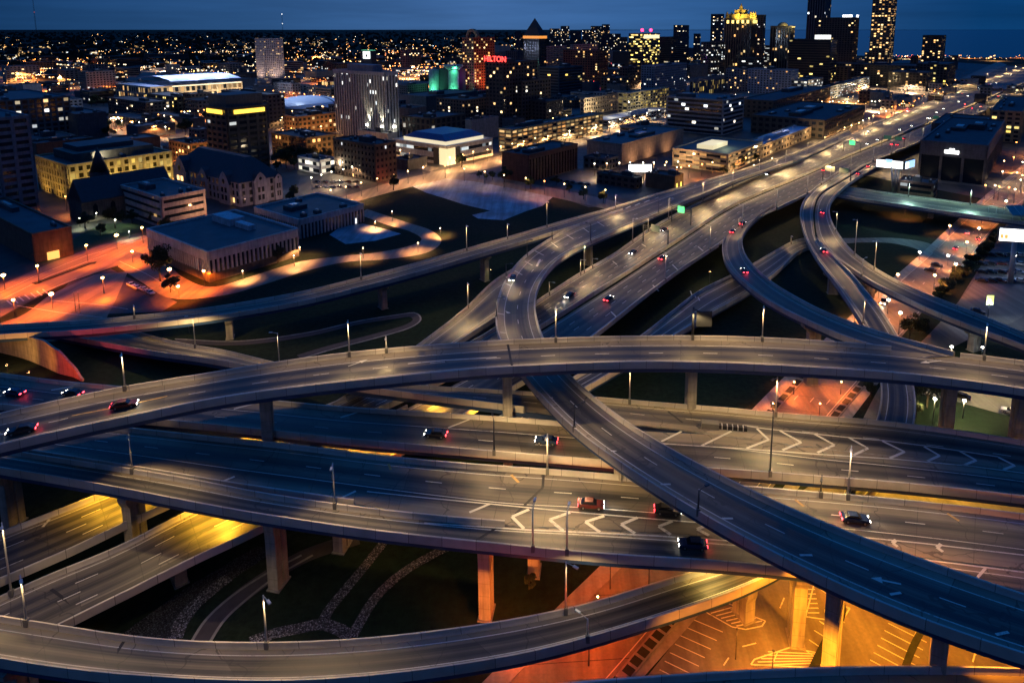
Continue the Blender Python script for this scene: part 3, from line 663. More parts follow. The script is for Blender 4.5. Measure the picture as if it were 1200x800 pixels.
band(gr, [(205, 748), (216, 722), (240, 698), (268, 676)], 2.4, .14, GRAV, 30); tag(gr.build('gravel_path'), kind='structure')
pt = MB(); PATH = simple('brown_path', (0.05, 0.04, 0.045), .8)
band(pt, [(230, 760), (252, 726), (280, 700), (315, 675), (360, 650), (420, 630)], 3.6, .10, PATH, 50)
for dx in (-11, 11): band(pt, [(230 + dx, 760), (252 + dx, 726), (280 + dx, 700), (315 + dx * .8, 675), (360 + dx * .6, 650)], .5, .13, SIDEW, 50)
tag(pt.build('footpath'), kind='structure')
sheet('gravel_bed', [(130, 752), (160, 730), (215, 690), (300, 640), (330, 640), (270, 680), (235, 710), (205, 752)], .06, gravel('blue_gravel', (0.10, 0.115, 0.13)))
pt = MB()   # curved garden paths left of the middle
band(pt, [(205, 399), (280, 402), (360, 392), (420, 378), (465, 371), (482, 369), (489, 374), (480, 381), (440, 393), (390, 406), (350, 418)], 3.0, .1, PATH, 90)
band(pt, [(205, 397), (280, 399.5), (360, 389.5), (420, 376), (467, 368.5), (486, 366.5), (493, 374), (482, 383), (440, 396), (390, 409), (350, 421)], .6, .13, SIDEW, 90); tag(pt.build('footpath'), kind='structure')
# painted bays in the lower car park
pk = MB(); Z = .06
def ln(a, b, w=.16): stroke(pk, [a, b], w, Z, PAINT, .012)
for i in range(7): ln((803 - i * 6 + 6, 742 - i * -10 - 18), (847 - i * 7, 760 + i * 10 - 20))
for i in range(9): ln((1023 + 22 - i * 4.2, 721 + i * 8.6), (1082 + 8 - i * 4.2, 743 + i * 9))
ln((1079, 728), (1058, 782), .3)
for i in range(6): ln((1104 - i * 2, 744 + i * 9), (1112 - i * 2, 748 + i * 9))
for i in range(4): ln((976 - i * 5, 686 + i * 14), (1000 - i * 5, 697 + i * 16))
for i in range(5): ln((966 - i * 6, 722 + i * 11 - 6), (984 - i * 7, 730 + i * 11 - 4))
for a, b in (((905, 778), (911, 764)), ((848, 779), (854, 770)), ((870, 757), (886, 753)), ((1140, 775), (1143, 764)), ((914, 712), (919, 700)), ((1085, 742), (1078, 730))): ln(a, b, .2)
def hatch(poly, lines):
    stroke(pk, poly + [poly[0]], .22, Z, PAINT, .012)
    for a, b in lines: ln(a, b, .2)
hatch([(826, 716), (846, 704), (868, 712), (884, 722), (897, 727), (893, 733), (874, 737), (858, 734)], [((833 + i * 6, 718 + i * 3), (858 + i * 7, 711 + i * 3.2)) for i in range(6)])
hatch([(880, 778), (884, 772), (926, 758), (966, 766), (962, 782)], [((884 + i * 4, 779 - i * 4), (964 - i * 2, 776 - i * 2.6)) for i in range(5)])
hatch([(944, 722), (954, 684), (985, 708), (996, 712), (986, 728)], [((947, 690 + i * 5.5), (955 + i * 1, 690 + i * 5.5)) for i in range(6)] + [((972, 702 + i * 5), (988, 703 + i * 5.4)) for i in range(5)])
tag(pk.build('painted_bays'), kind='structure')
pb = MB()
band(pb, [(980, 684), (977, 688), (984, 702), (987, 712), (983, 726), (970, 748), (956, 776), (950, 790)], 1.3, .3, EARTH, 40, .05)
tag(pb.build('car_park_planter'), 'dark zigzag planter strip dividing the orange lit lower car park', 'planter')
pb = MB(); band(pb, [(1083, 732), (1070, 757), (1060, 783)], 1.0, .3, EARTH, 20, .05); tag(pb.build('car_park_planter'), 'short dark planter strip beside the pier of the S-curved ramp', 'planter')
# deck markings
def arrow(key, tail, tip):
    r = RAMPS[key]; z = r.z[r.near_u(*tip)] + .03; a, b = P(*tail, z), P(*tip, z); d = b - a; L = d.length; d.normalize(); o = Vector((-d.y, d.x, 0)); n = b - d * L * .38
    r.deck.quad([a - o * .16, n - o * .16, n + o * .16, a + o * .16], PAINT); r.deck.quad([n - o * .6, b, n + o * .6], PAINT)
def chevrons():
    up = [(873, 498.5), (888, 501), (914, 504), (953, 508), (996, 512.5), (1036, 516), (1084, 522), (1125, 528), (1170, 535)]
    for a, b, c in (((887, 502), (901, 515), (875, 525)), ((914, 504.5), (939, 518), (917, 527)), ((954, 508), (978, 521), (958, 530)), ((995, 512.5), (1017, 525), (1000, 533)), ((1034, 516.5), (1060, 529), (1043, 536.5)), ((1083, 523), (1101, 533.5), (1087, 540)), ((1125, 528.5), (1144, 539), (1129, 545)), ((1170, 535.5), (1189, 545), (1176, 550))):
        stroke('E0', [a, b], .55, 15.16); stroke('E0', [b, c], .55, 15.17)
    stroke('E0', [(857, 505), (822, 522)], .5, 15.17); stroke('E1', [(775, 517), (799, 505)], .5, 15.05)
    stroke('E0', up, .28, 15.16); stroke('E1', [(740, 516.5), (800, 521), (872, 525.5), (960, 532), (1048, 537.5), (1140, 546), (1200, 554)], .28, 15.17)
    for a, b, c in (((620, 596.5), (600, 605), (614, 619)), ((668, 600), (644, 608.5), (660, 621.5)), ((708, 604), (686, 611), (703, 623)), ((747, 606), (728, 614), (744, 624.5)), ((788, 610), (772, 616.5), (786, 626)), ((832, 614), (817, 619.5), (831, 627)), ((1050, 632), (1046, 636), (1052, 640)), ((1103, 637), (1098, 641), (1105, 646))):
        stroke('E2', [a, b], .6, 15.06); stroke('E2', [b, c], .6, 15.06)
    stroke('E2', [(430, 575.5), (500, 583), (600, 592.5), (672, 599.5), (770, 608), (840, 613.5), (960, 624), (1080, 636), (1200, 650)], .26, 15.02)
    stroke('E3', [(497, 612.5), (560, 616.5), (620, 620.5), (700, 624), (770, 627.5), (850, 633), (960, 641), (1080, 655), (1200, 670)], .3, 15.03)
    for a, b in (((550, 600), (574, 590)), ((400, 583), (417, 575)), ((260, 564), (275, 558))): stroke('E2', [a, b], .5, 15.02)
    for a, b in (((1002, 678), (1015, 664)), ((1143, 679), (1155, 665))): stroke('E3', [a, b], .4, 15.03)
    stroke('E1', [(525, 501), (553, 490)], .45); stroke('E1', [(399, 489), (428, 480)], .45); stroke('E1', [(274, 479), (300, 472)], .45)
    stroke('E1', [(60, 457), (100, 450)], .45)
    for a, b in (((599, 556), (608, 565)), ((455, 543), (458, 550)), ((932, 585), (942, 593)), ((1110, 601), (1124, 610))): stroke('E2', [a, b], .5, 15.02, PAINTY)
    arrow('A', (408, 429), (431, 421)); arrow('A', (1103, 422.5), (1078, 425))
    stroke('A', [(478, 426), (520, 422), (582, 418.5)], .35, None)
    stroke('A', [(0, 509), (43, 499)], .4, None)  # pale stroke painted along a headlight trail
    stroke('A', [(84, 487), (150, 474), (196, 464)], .3, None, PAINTY)  # yellow stroke painted along a tail-light trail
    # shoulder ticks and arrows on the S-curved ramp
    for a, b in (((628, 464), (648, 466)), ((716, 528), (727, 529)), ((774, 567), (786, 567)), ((846, 607), (859, 607)), ((937, 650), (952, 650)), ((1043, 696), (1056, 694)), ((1167, 743), (1182, 740)), ((584, 389), (593, 390)), ((583, 367), (591, 368.5)), ((584, 347), (592, 350)), ((590, 331), (599, 335)), ((603, 317), (612, 322)), ((615, 306), (624, 311)), ((627, 294), (637, 299)), ((646, 284), (654, 290)), ((664, 275), (672, 280)), ((683, 267), (690, 272)), ((700, 260), (708, 265))): stroke('B', [a, b], .4)
    arrow('B', (604, 372), (592, 364)); arrow('B', (1056, 684), (1020, 676.5)); stroke('B', [(629, 312), (633, 304)], .8)
    for i in range(9): stroke('C', [(733 + i * 11, 244.5 - i * 3.5), (739 + i * 11, 241.5 - i * 3.5)], .9)
    stroke('D2', [(150, 690), (159, 680)], .5); stroke('D1', [(50, 617), (58, 608)], .5)
    for k, pts in (('D1', ((752, 286), (757, 289))), ('D1', ((718, 306), (723, 310))), ('D2', ((716, 365), (723, 372))), ('D2', ((765, 334), (772, 341))), ('D2', ((788, 310), (795, 317))), ('D2', ((818, 289), (824, 294)))): stroke(k, list(pts), .5)
    for i in range(7): stroke('L', [(818 + i * -1.5, 348 - i * 1.2 + i * 0), (820 - i * 1.5, 352 - i)], .4) if i % 3 == 0 else None
chevrons()
stroke('A', [(594.5, 400), (600, 429)], .5, None, JOINT); stroke('E2', [(637, 556), (636, 571), (600, 606)], .5, None, JOINT); stroke('E3', [(582, 618), (556, 634)], .5, None, JOINT); stroke('R1', [(147, 748), (122, 787)], .5, None, JOINT); stroke('E0', [(800, 495), (783, 482)], .5, None, JOINT); stroke('D2', [(96, 716), (60, 690)], .5, None, JOINT)
for k, u, v in (('A', 597, None), ('E2', 618, 575), ('E3', 560, 622), ('R1', 138, None), ('E1', 770, 525)): pass
for k, us in {'A': [598, 812, 1113, 1195, 307], 'E3': [318, 567, 935, 150, 5], 'C': [272, 445, 571], 'R2': [1145], 'R3': [955], 'E2': [623, 397]}.items():
    for u in us: pier(k, u)
pier('B', 1092, 735); pier('B', 968, 668); pier('B', 720, 530, w=2.6); pier('B', 686, 264); pier('R1', 887, 690); pier('D2', 217, 648); pier('R1', 20, 775); pier('R2', 1022, 320); pier('R1', 968, 318)
pier('O', 1088, 245)
finish_ramps()
# crash cushion where the two far decks join
bm = MB(); a = P(822, 499.5, 15.05); ex = (P(838, 501, 15.05) - a); ex.z = 0; ex.normalize(); ey = Vector((-ex.y, ex.x, 0))
bm.box(a, ex, ey, 0, 3.6, -.9, .9, .03, 1.25, PARA); bm.box(a, ex, ey, 3.65, 9.5, -.45, .45, .03, .85, JOINT)
for i in range(5): bm.box(a, ex, ey, 4.2 + i * 1.1, 4.4 + i * 1.1, -.5, .5, .03, .95, POLE)
tag(bm.build('crash_cushion'), 'pale concrete block with dark crash cushion at the start of the arrowhead gore', 'crash barrier')
# lit curved retaining wall at the left edge
wm = MB(); WALL = concrete_material('retaining_wall', (0.34, 0.29, 0.22))
tops = [(-60, 392), (0, 391), (30, 394), (52, 399), (70, 411), (86, 429), (96, 446)]; bots = [(-60, 400), (0, 413), (30, 421), (52, 430), (70, 438), (86, 442), (96, 447)]
A_ = catmull([P(u, v, .2) for u, v in bots], 40)
for i in range(39):
    def hgt(p):
        u, v = proj(p); tv = lin(tops, u); lo, hi = 0.2, 20
        for _ in range(24):
            mid = (lo + hi) / 2
            if proj((p.x, p.y, mid))[1] > tv: lo = mid
            else: hi = mid
        return max(lo, .6)
    p, q = A_[i], A_[i + 1]; n = Vector((-(q - p).y, (q - p).x, 0)).normalized() * .6
    up, uq = Vector((0, 0, hgt(p))), Vector((0, 0, hgt(q)))
    wm.hexa([p, q, q + n, p + n], [p + up, q + uq, q + n + uq, p + n + up], WALL)
tag(wm.build('retaining_wall'), 'curved concrete retaining wall lit yellow and red at the left edge', 'wall')
# ------------------------------------------------------------------ lamps
ORD = ['first', 'second', 'third', 'fourth', 'fifth', 'sixth', 'seventh', 'eighth', 'ninth', 'tenth', 'eleventh', 'twelfth', 'thirteenth', 'fourteenth', 'fifteenth', 'sixteenth', 'seventeenth', 'eighteenth', 'nineteenth', 'twentieth']
def ordn(i):
    if i < 20: return ORD[i]
    n = i + 1; suf = 'th' if 10 <= n % 100 <= 20 else {1: 'st', 2: 'nd', 3: 'rd'}.get(n % 10, 'th'); return '%d%s' % (n, suf)
def mast(key, side, u, v, vtop, label, power=2600, dark=False, col=WARM, spot=152, t=None, cap=8.0, lean=0.0):
    """lighting mast standing on a ramp parapet (side f or g), its arm reaching over the deck"""
    r = RAMPS[key]; tt = (0 if side == 'f' else 1) if t is None else t
    i = r.near_u(u, v, tt); base = r.at(i, tt, 1.0); other = r.at(i, 1 - tt if t is None else .5, 1.0)
    into = other - base; into.z = 0; into = into.normalized() if into.length > .1 else Vector((0, -1, 0))
    h = 9.0
    for _ in range(30):
        pv = proj(base + Vector((0, 0, h)))[1]; h += (pv - vtop) * .12; h = min(max(h, 3), 14)
    t_ = thing('lamp_post', label, 'street lamp', base, group='lighting masts along the ramps')
    m = DPOLE if dark else POLE
    a = MB(); a.tube((0, 0, 0), (0, 0, h), .17, .10, m); a.box((0, 0, 0), (1, 0, 0), (0, 1, 0), -.32, .32, -.32, .32, -1.0, .25, PARA); a.build('pole', t_)
    b = MB(); b.tube((0, 0, h - .12), into * 1.6 + Vector((0, 0, h + .12)), .07, .05, m, 6); b.build('arm', t_)
    e = into * 1.9 + Vector((0, 0, h + .1)); sx = Vector((-into.y, into.x, 0))
    c = MB(); c.box(e, into, sx, -.45, .45, -.2, .2, -.06, .12, m); hd = c.build('lamp_head', t_)
    d = MB(); d.quad([e + into * x + sx * y + Vector((0, 0, -.07)) for x, y in ((-.35, -.14), (-.35, .14), (.35, .14), (.35, -.14))], LAMP_HEAD); d.build('lens', hd)
    batwing(light('SPOT', e + Vector((0, 0, -.2)), power * min(1, (h / 8.5) ** 2), col, t_, .25, spot, .5, e + Vector((0, 0, -5)) + into * lean), cap)
    return t_
MASTS = [('A', 'f', 145, 453, 413), ('A', 'f', 408, 413, 375), ('A', 'f', 650, 396, 359), ('A', 'f', 890, 395, 358), ('A', 'f', 1153, 417, 378), ('A', 'f', 453, 408, 395), ('A', 'f', 808, 393, 363, 1),
  ('C', 'f', 153, 370, 357), ('C', 'f', 422, 324, 296), ('C', 'f', 546, 292, 264), ('C', 'f', 643, 262, 236), ('C', 'f', 720, 241, 228),
  ('E0', 'f', 231, 400, 371), ('E0', 'f', 326, 421, 390), ('E0', 'f', 734, 467, 430), ('E0', 'f', 912, 483, 442),
  ('E1', 'g', 582, 528, 492, 1), ('E1', 'g', 904, 552, 480, 1), ('E2', 'f', 640, 549, 508), ('E2', 'f', 993, 579, 522), ('E2', 'f', 961, 576, 556, 1),
  ('E3', 'f', 157, 549, 507), ('E3', 'f', 393, 590, 542), ('E3', 'g', 621, 640, 595), ('E3', 'g', 669, 644, 600),
  ('R1', 'f', 664, 712, 658), ('R1', 'f', 316, 752, 697), ('R1', 'f', 26, 726, 673), ('D2', 'f', 12, 694, 612), ('R1', 'g', 681, 747, 738),
  ('D1', 'f', 696, 309, 304), ('D1', 'f', 680, 319, 304), ('D1', 'f', 643, 343, 330), ('D1', 'f', 757, 268, 255),
  ('R2', 'g', 1005, 326, 303), ('R1', 'g', 913, 1, 1), ('R2', 'f', 1026, 313, 282), ('R1', 'g', 1010, 378, 350), ('R2', 'f', 982, 268, 248), ('R2', 'f', 1004, 297, 255),
  ('B', 'g', 592, 327, 309, 1), ('B', 'g', 648, 283, 267, 1), ('B', 'g', 582, 372, 349, 1), ('B', 'f', 690, 276, 262, 1), ('B', 'f', 770, 242, 229, 1), ('D1', 'f', 842, 222, 213), ('D1', 'f', 912, 200, 186), ('B', 'g', 675, 503, 474, 1), ('B', 'g', 816, 597, 574, 1), ('B', 'g', 617, 297, 281, 1),  # most S-curved ramp masts are unseen, added to light its deck
  ('J', 'f', 548, 359, 331), ('C', 'f', 593, 278, 262), ('O', 'f', 1064, 228, 215), ('O', 'f', 1135, 238, 222), ('L', 'f', 928, 284, 276), ('R3', 'g', 872, 275, 264), ('R1', 'g', 971, 227, 219)]
NAMES = {'A': 'highest flyover', 'B': 'S-curved ramp', 'C': 'long thin left ramp', 'D1': 'mainline left carriageway', 'D2': 'mainline right carriageway', 'E0': 'road behind the chevron gore', 'E1': 'chevron deck', 'E2': 'middle elevated road', 'E3': 'front navy-girder ramp', 'R1': 'looping arc ramp', 'R2': 'outer loop ramp', 'R3': 'climbing ramp', 'J': 'tan slip road', 'O': 'greenish overpass', 'L': 'pale slip road', 'K': 'bottom edge road'}
cnt = {}
for k_, sd_, lst_ in (('D1', 'f', []), ('D2', 'g', [])):  # further freeway masts at even spacing, added to light it evenly
    r_ = RAMPS[k_]; d_ = 0
    while d_ < r_.s[-1]:
        p_ = r_.at(r_.idx(d_), 0 if sd_ == 'f' else 1, 1.0); d_ += 42 if p_.y < 1150 else 90
        if 215 < p_.y < 2600: lst_.append(proj(p_))
    for u_, v_ in lst_: MASTS.append((k_, sd_, u_, v_, v_ - 7600 / P(u_, v_, 8).y))
for q in sorted([m for m in MASTS if m[3] > 1], key=lambda q: q[2]):
    k = q[0]; i = cnt.get(k, 0); cnt[k] = i + 1
    dk = len(q) > 5; hh = q[3] - q[4]
    mast(k, q[1], q[2], q[3], q[4], '%s %s mast on the %s parapet, %s from left' % ('thin dark' if dk else ('tall grey' if hh > 22 else 'short grey'), 'slim' if dk else 'steel', NAMES[k], ordn(i)), power=(3000 if hh > 22 else 2600) * {(664, 712): .22, (816, 597): .1, (316, 752): .5, (681, 747): .1, (621, 640): .7, (669, 644): .8, (12, 694): .6, (26, 726): .6}.get((q[2], q[3]), .5 if k == 'C' else (.75 if k in ('R1', 'R2', 'R3') else 1)) * (1 if P(q[2], q[3], 12).y < 330 else 1.0) * (.62 if k in ('D1', 'D2', 'B') else 1) * (1.5 if k in ('D1', 'D2') and P(q[2], q[3], 12).y > 330 else 1) * (1 if P(q[2], q[3], 12).y < 1150 else 3), dark=dk, col=(.55, 1, .72) if k == 'O' else WARM, cap=(20 if k == 'B' else 8) if P(q[2], q[3], 12).y < 330 else 45, spot=(126 if k == 'E3' else 150) if P(q[2], q[3], 12).y < 330 else 164, lean=3.0 if k == 'E3' else .4)
# yellow lamps fixed under the decks
def under_lamp(u, v, z, power, col, label, aim=None, spot=150):
    p = P(u, v, z); t = thing('underdeck_lamp', label, 'lamp', p, group='lamps under the decks')
    a = MB(); a.box((0, 0, 0), (1, 0, 0), (0, 1, 0), -.4, .4, -.25, .25, 0, .25, DPOLE); a.box((0, 0, 0), (1, 0, 0), (0, 1, 0), -.05, .05, -.05, .05, *((-z, -.002) if 1.5 < z < 6.5 else (.252, 1.5)), DPOLE); a.build('lamp_head', t)
    b = MB(); b.box((0, 0, 0), (1, 0, 0), (0, 1, 0), -.3, .3, -.18, .18, -.06, -.002, SOD_HEAD); b.build('lens', t)
    light('SPOT', (0, 0, -.2), power, col, t, .2, spot, .6, aim or (0, 0, -5)); return t
for i, (u, v, z, pw, col, lb) in enumerate([
  (148, 566, 11.2, 9000, YEL, 'yellow lamp under the front ramp over the upper lower-left carriageway'), (110, 562, 11.0, 3000, YEL, 'yellow lamp under the front ramp near the far left edge'),
  (262, 588, 11.8, 11000, YEL, 'yellow lamp under the front ramp over the lower-left carriageway'), (228, 584, 11.6, 3000, YEL, 'second yellow lamp under the front ramp left of the first pier'),
  (836, 655, 12, 2600, (1, .66, .16), 'bright yellow lamp over the bottom arc where it passes under the front ramp'), (880, 651, 12, 700, (1, .66, .16), 'yellow lamp above the arc ramp end beside the hatched bay'),
  (305, 499, 11.8, 4200, YEL, 'yellow lamp between the middle road and the deck behind, far left'), (420, 509, 11.8, 6500, YEL, 'yellow lamp shining through the gap left of the flyover pier'),
  (465, 513, 11.8, 5000, YEL, 'yellow lamp in the gap under the red-streak deck'), (440, 456, 10.8, 5200, YEL, 'yellow lamp below the far road at the left end'), (510, 465, 10.8, 5200, YEL, 'yellow lamp below the far road left of the flyover pier'), (565, 470, 10.8, 4400, YEL, 'yellow lamp below the far road next to the flyover pier'),
  (975, 537, 11.8, 24000, YEL, 'yellow lamp behind the middle deck right of the S-curved ramp'), (1060, 545, 11.8, 26000, YEL, 'yellow lamp behind the middle deck, second from right'), (1150, 555, 11.8, 26000, YEL, 'yellow lamp behind the middle deck at the right edge'),
  (900, 668, 11.5, 3000, (1, .30, .012), 'amber lamp lighting the hatched island below the front ramp'), (955, 672, 11.5, 1500, (1, .30, .012), 'amber lamp beside the twin piers below the S-curved ramp'),
  (832, 318, 6.0, 900, (1, .72, .22), 'yellow lamp in the underpass beneath the climbing ramp'), (866, 292, 7, 900, (1, .72, .3), 'yellow lamp beside the climbing ramp wall'),
  
  (220, 370, 6, 520, YEL, 'yellow lamp under the thin left ramp'), (950, 380, 6, 900, SOD, 'orange lamp at the pier of the climbing ramp'), (575, 316, 5, 130, (.2, 1, .4), 'green lamp on the pier of the thin left ramp'), (1028, 322, 6, 700, (1, .30, .012), 'amber lamp under the outer loop ramp')]):
    under_lamp(u, v, z, pw, col, lb)
def deck_lamp(key, u, v, power, col, label, aim, spot=96, t_=.5):
    r = RAMPS[key]; i = r.near_u(u, v, t_); p = r.at(i, t_, -.35 - r.depth - .65); q = proj(p); a = P(*aim, 0)
    t = under_lamp(0, 0, 1, power, col, label, None, spot); t.location = p; l = [c for c in t.children if c.type == 'LIGHT'][0]
    l.rotation_euler = (a - p).to_track_quat('-Z', 'Y').to_euler(); batwing(l, 5); return t
for u, v, z, pw, cl_, am, lb in ((8, 428, 4, 3600, (1, .50, .10), (8, 405), 'yellow lamp shining on the curved retaining wall'), (62, 446, 4, 5200, (1, .07, .01), (52, 416), 'red lamp on the middle of the curved retaining wall'), (102, 452, 3, 2600, (1, .04, .01), (88, 436), 'red lamp glowing on the end of the curved retaining wall'), (34, 436, 4, 2600, (1, .34, .04), (30, 410), 'orange lamp between the yellow and red wall lamps')):
    t = under_lamp(u, v, z, pw, cl_, lb); l = [c for c in t.children if c.type == 'LIGHT'][0]; l.location = (0, 0, .6); l.rotation_euler = (P(am[0], am[1], 1) + Vector((0, 0, 3)) - t.location).to_track_quat('-Z', 'Y').to_euler()
for k, u, v, pw, aim, lb in (('B', 1038, 686, 20000, (1010, 750), 'amber lamp under the S-curved ramp over the middle of the lower car park'), ('B', 1070, 700, 25000, (1060, 760), 'amber lamp under the S-curved ramp left of its last pier'), ('B', 1130, 725, 9000, (1150, 770), 'amber lamp under the S-curved ramp right of its last pier'),
  ('B', 960, 655, 6000, (950, 720), 'amber lamp under the S-curved ramp by the twin piers'), ('K', 930, 810, 6000, (930, 765), 'amber lamp under the bottom edge road, left one'), ('K', 1010, 810, 7000, (1000, 755), 'amber lamp under the bottom edge road, middle one'), ('K', 860, 810, 4000, (850, 765), 'amber lamp under the bottom edge road, leftmost')):
    deck_lamp(k, u, v, pw, (1, .30, .012), lb, aim)
for k, u, v, pw, aim, lb in (('R1', 606, 738, 4200, (567, 694), 'orange lamp under the arc ramp shining on the middle front pier'), ('R1', 650, 728, 2600, (622, 678), 'orange lamp under the arc ramp shining on the rear pier')):
    t = deck_lamp(k, u, v, pw, (1, .22, .02), lb, aim, 70); l = [c for c in t.children if c.type == 'LIGHT'][0]; l.rotation_euler = (P(aim[0], aim[1] - 12, 3.5) - t.location).to_track_quat('-Z', 'Y').to_euler()  # both lamps added to stand in for street light on the piers
# street lamps with glowing heads
def street_lamp_proto():
    t = thing('street_lamp', 'x', 'street lamp'); a = MB(); a.tube((0, 0, 0), (0, 0, 8.6), .11, .07, DPOLE, 6); a.box((0, 0, 0), (1, 0, 0), (0, 1, 0), -.2, .2, -.2, .2, 0, .3, DPOLE); a.build('pole', t)
    return t
def glow_lamp(u, v, vb, label, power, col, head, group, r=.55, z0=0, pt=False):
    p = P(u, vb, z0); h = 9.0
    for _ in range(30): h = min(max(h + (proj(p + Vector((0, 0, h)))[1] - v) * .2 * p.y / 300, 3.5), 12)
    t = thing('street_lamp', label, 'street lamp', p, group=group)
    a = MB(); a.tube((0, 0, 0), (0, 0, h), .12, .07, DPOLE, 6); a.build('pole', t); b = MB(); b.ball((0, 0, h + .2), r, head, 10, 6, .7); b.build('lamp_head', t)
    batwing(light('SPOT', (0, 0, h - .4), power, col, t, .3, 150, .6, (0, 0, 0)), 9) if power > 500 and not pt else light('POINT', (0, 0, h - .5), power, col, t, .3); return t
GL = [(103, 288, 306), (168, 267, 285), (156, 295, 308), (6, 323, 340), (46, 312, 332), (138, 276, 292), (200, 316, 332), (62, 345, 362), (18, 352, 372), (122, 326, 344), (210, 336, 350), (240, 318, 335)]
for i, (u, v, vb) in enumerate(sorted(GL)): glow_lamp(u, v, vb, 'orange glowing street lamp along the orange-lit left streets, %s from the left' % ordn(i), 8500, (1, .14, .004), SOD_HEAD, 'orange lamps of the left streets', .5 if i % 3 else .75)
GR = [(1051, 322, 336), (1094, 323, 340), (1118, 310, 332), (1132, 284, 296), (1112, 265, 276), (1077, 296, 306), (1060, 244, 254), (1029, 336, 350), (1053, 367, 392), (1001, 366, 380), (1150, 250, 262), (1040, 352, 368), (1146, 268, 280), (1178, 236, 246), (1110, 300, 312)]
for i, (u, v, vb) in enumerate(sorted(GR)): glow_lamp(u, v, vb, 'amber glowing street lamp along the wide right street, %s from the left' % ordn(i), 3000, (1, .29, .07), SOD_HEAD if i % 2 else WHT_HEAD, 'lamps along the wide right street', .5)
for i, (u, v, vb) in enumerate([(930, 446, 462), (905, 470, 488), (985, 448, 462), (960, 470, 488)]): glow_lamp(u, v + 6, vb, 'orange street lamp beside the orange street under the flyover, %s from the left' % ORD[(1, 0, 3, 2)[i]], 2000, (1, .19, .02), SOD_HEAD, 'orange lamps under the flyover', .2)
for i, (u, v, vb) in enumerate([(612, 745, 770), (690, 745, 780), (715, 655, 690), (760, 650, 700), (700, 700, 740)]): glow_lamp(u, v, vb, 'red-orange street lamp beside the bottom end of the orange street, %s from the left' % ORD[(0, 1, 3, 4, 2)[i]], 2400, (1, .11, .006), SOD_HEAD, 'orange lamps of the bottom street', .16, 0, True)
for i, (u, v, vb) in enumerate([(1112, 407, 440), (1093, 468, 496), (1192, 455, 480), (1128, 470, 490)]): glow_lamp(u, v, vb, 'pale lantern by the lit yard behind the flyover piers, %s from the left' % ORD[(1, 0, 3, 2)[i]], 2600, (1, .74, .3), WHT_HEAD, 'lanterns of the lit yard', .4)
for i, (u, v, vb) in enumerate([(1157, 352, 378), (1188, 300, 320), (1150, 410, 420)]): glow_lamp(u, v, vb, 'white lamp in the right edge car park, %s' % ('nearest the yellow sign', 'by the billboard post', 'closest to the outer loop ramp')[i], (1200, 900, 200)[i], (.8, .9, 1), WHT_HEAD, 'lamps of the right car park', .35)  # lamps added for more cool light on this lot
for i, (u, v, vb) in enumerate([(426, 291, 303), (490, 285, 296), (516, 268, 276), (460, 248, 259), (440, 262, 268), (345, 300, 312), (285, 318, 328), (352, 290, 303)]): glow_lamp(u, v, vb, 'small warm lamp along the looping access road, %s from the left' % ORD[(3, 6, 7, 5, 4, 1, 0, 2)[i]], 4600, (1, .40, .12), LAMP_HEAD, 'lamps of the looping access road', .22)
glow_lamp(862, 738, 772, 'slim dark lamp post standing at the left bays of the orange car park', 900, (1, .26, .02), DPOLE, 'lamps of the lower car park', .22)
glow_lamp(905, 764, 786, 'slim twin headed lamp post by the hatched bay at the bottom edge', 900, (1, .30, .02), DPOLE, 'lamps of the lower car park', .25)
for i, (u, v, vb) in enumerate([(94, 256, 266), (114, 250, 262), (136, 258, 268), (152, 272, 280)]): glow_lamp(u, v, vb, 'small white garden lamp on the lawn by the dark church, %s from the left' % ORD[i], 900, (.95, 1, .62), WHT_HEAD, 'garden lamps by the church', .22)
for i, (u, v, vb) in enumerate([(89, 343, 366), (94, 343, 367)]): glow_lamp(u, v, vb, ('left', 'right')[i] + ' pole of the pale twin mast above the thin ramp', 60, WARM, POLE, 'twin pale masts', .12)
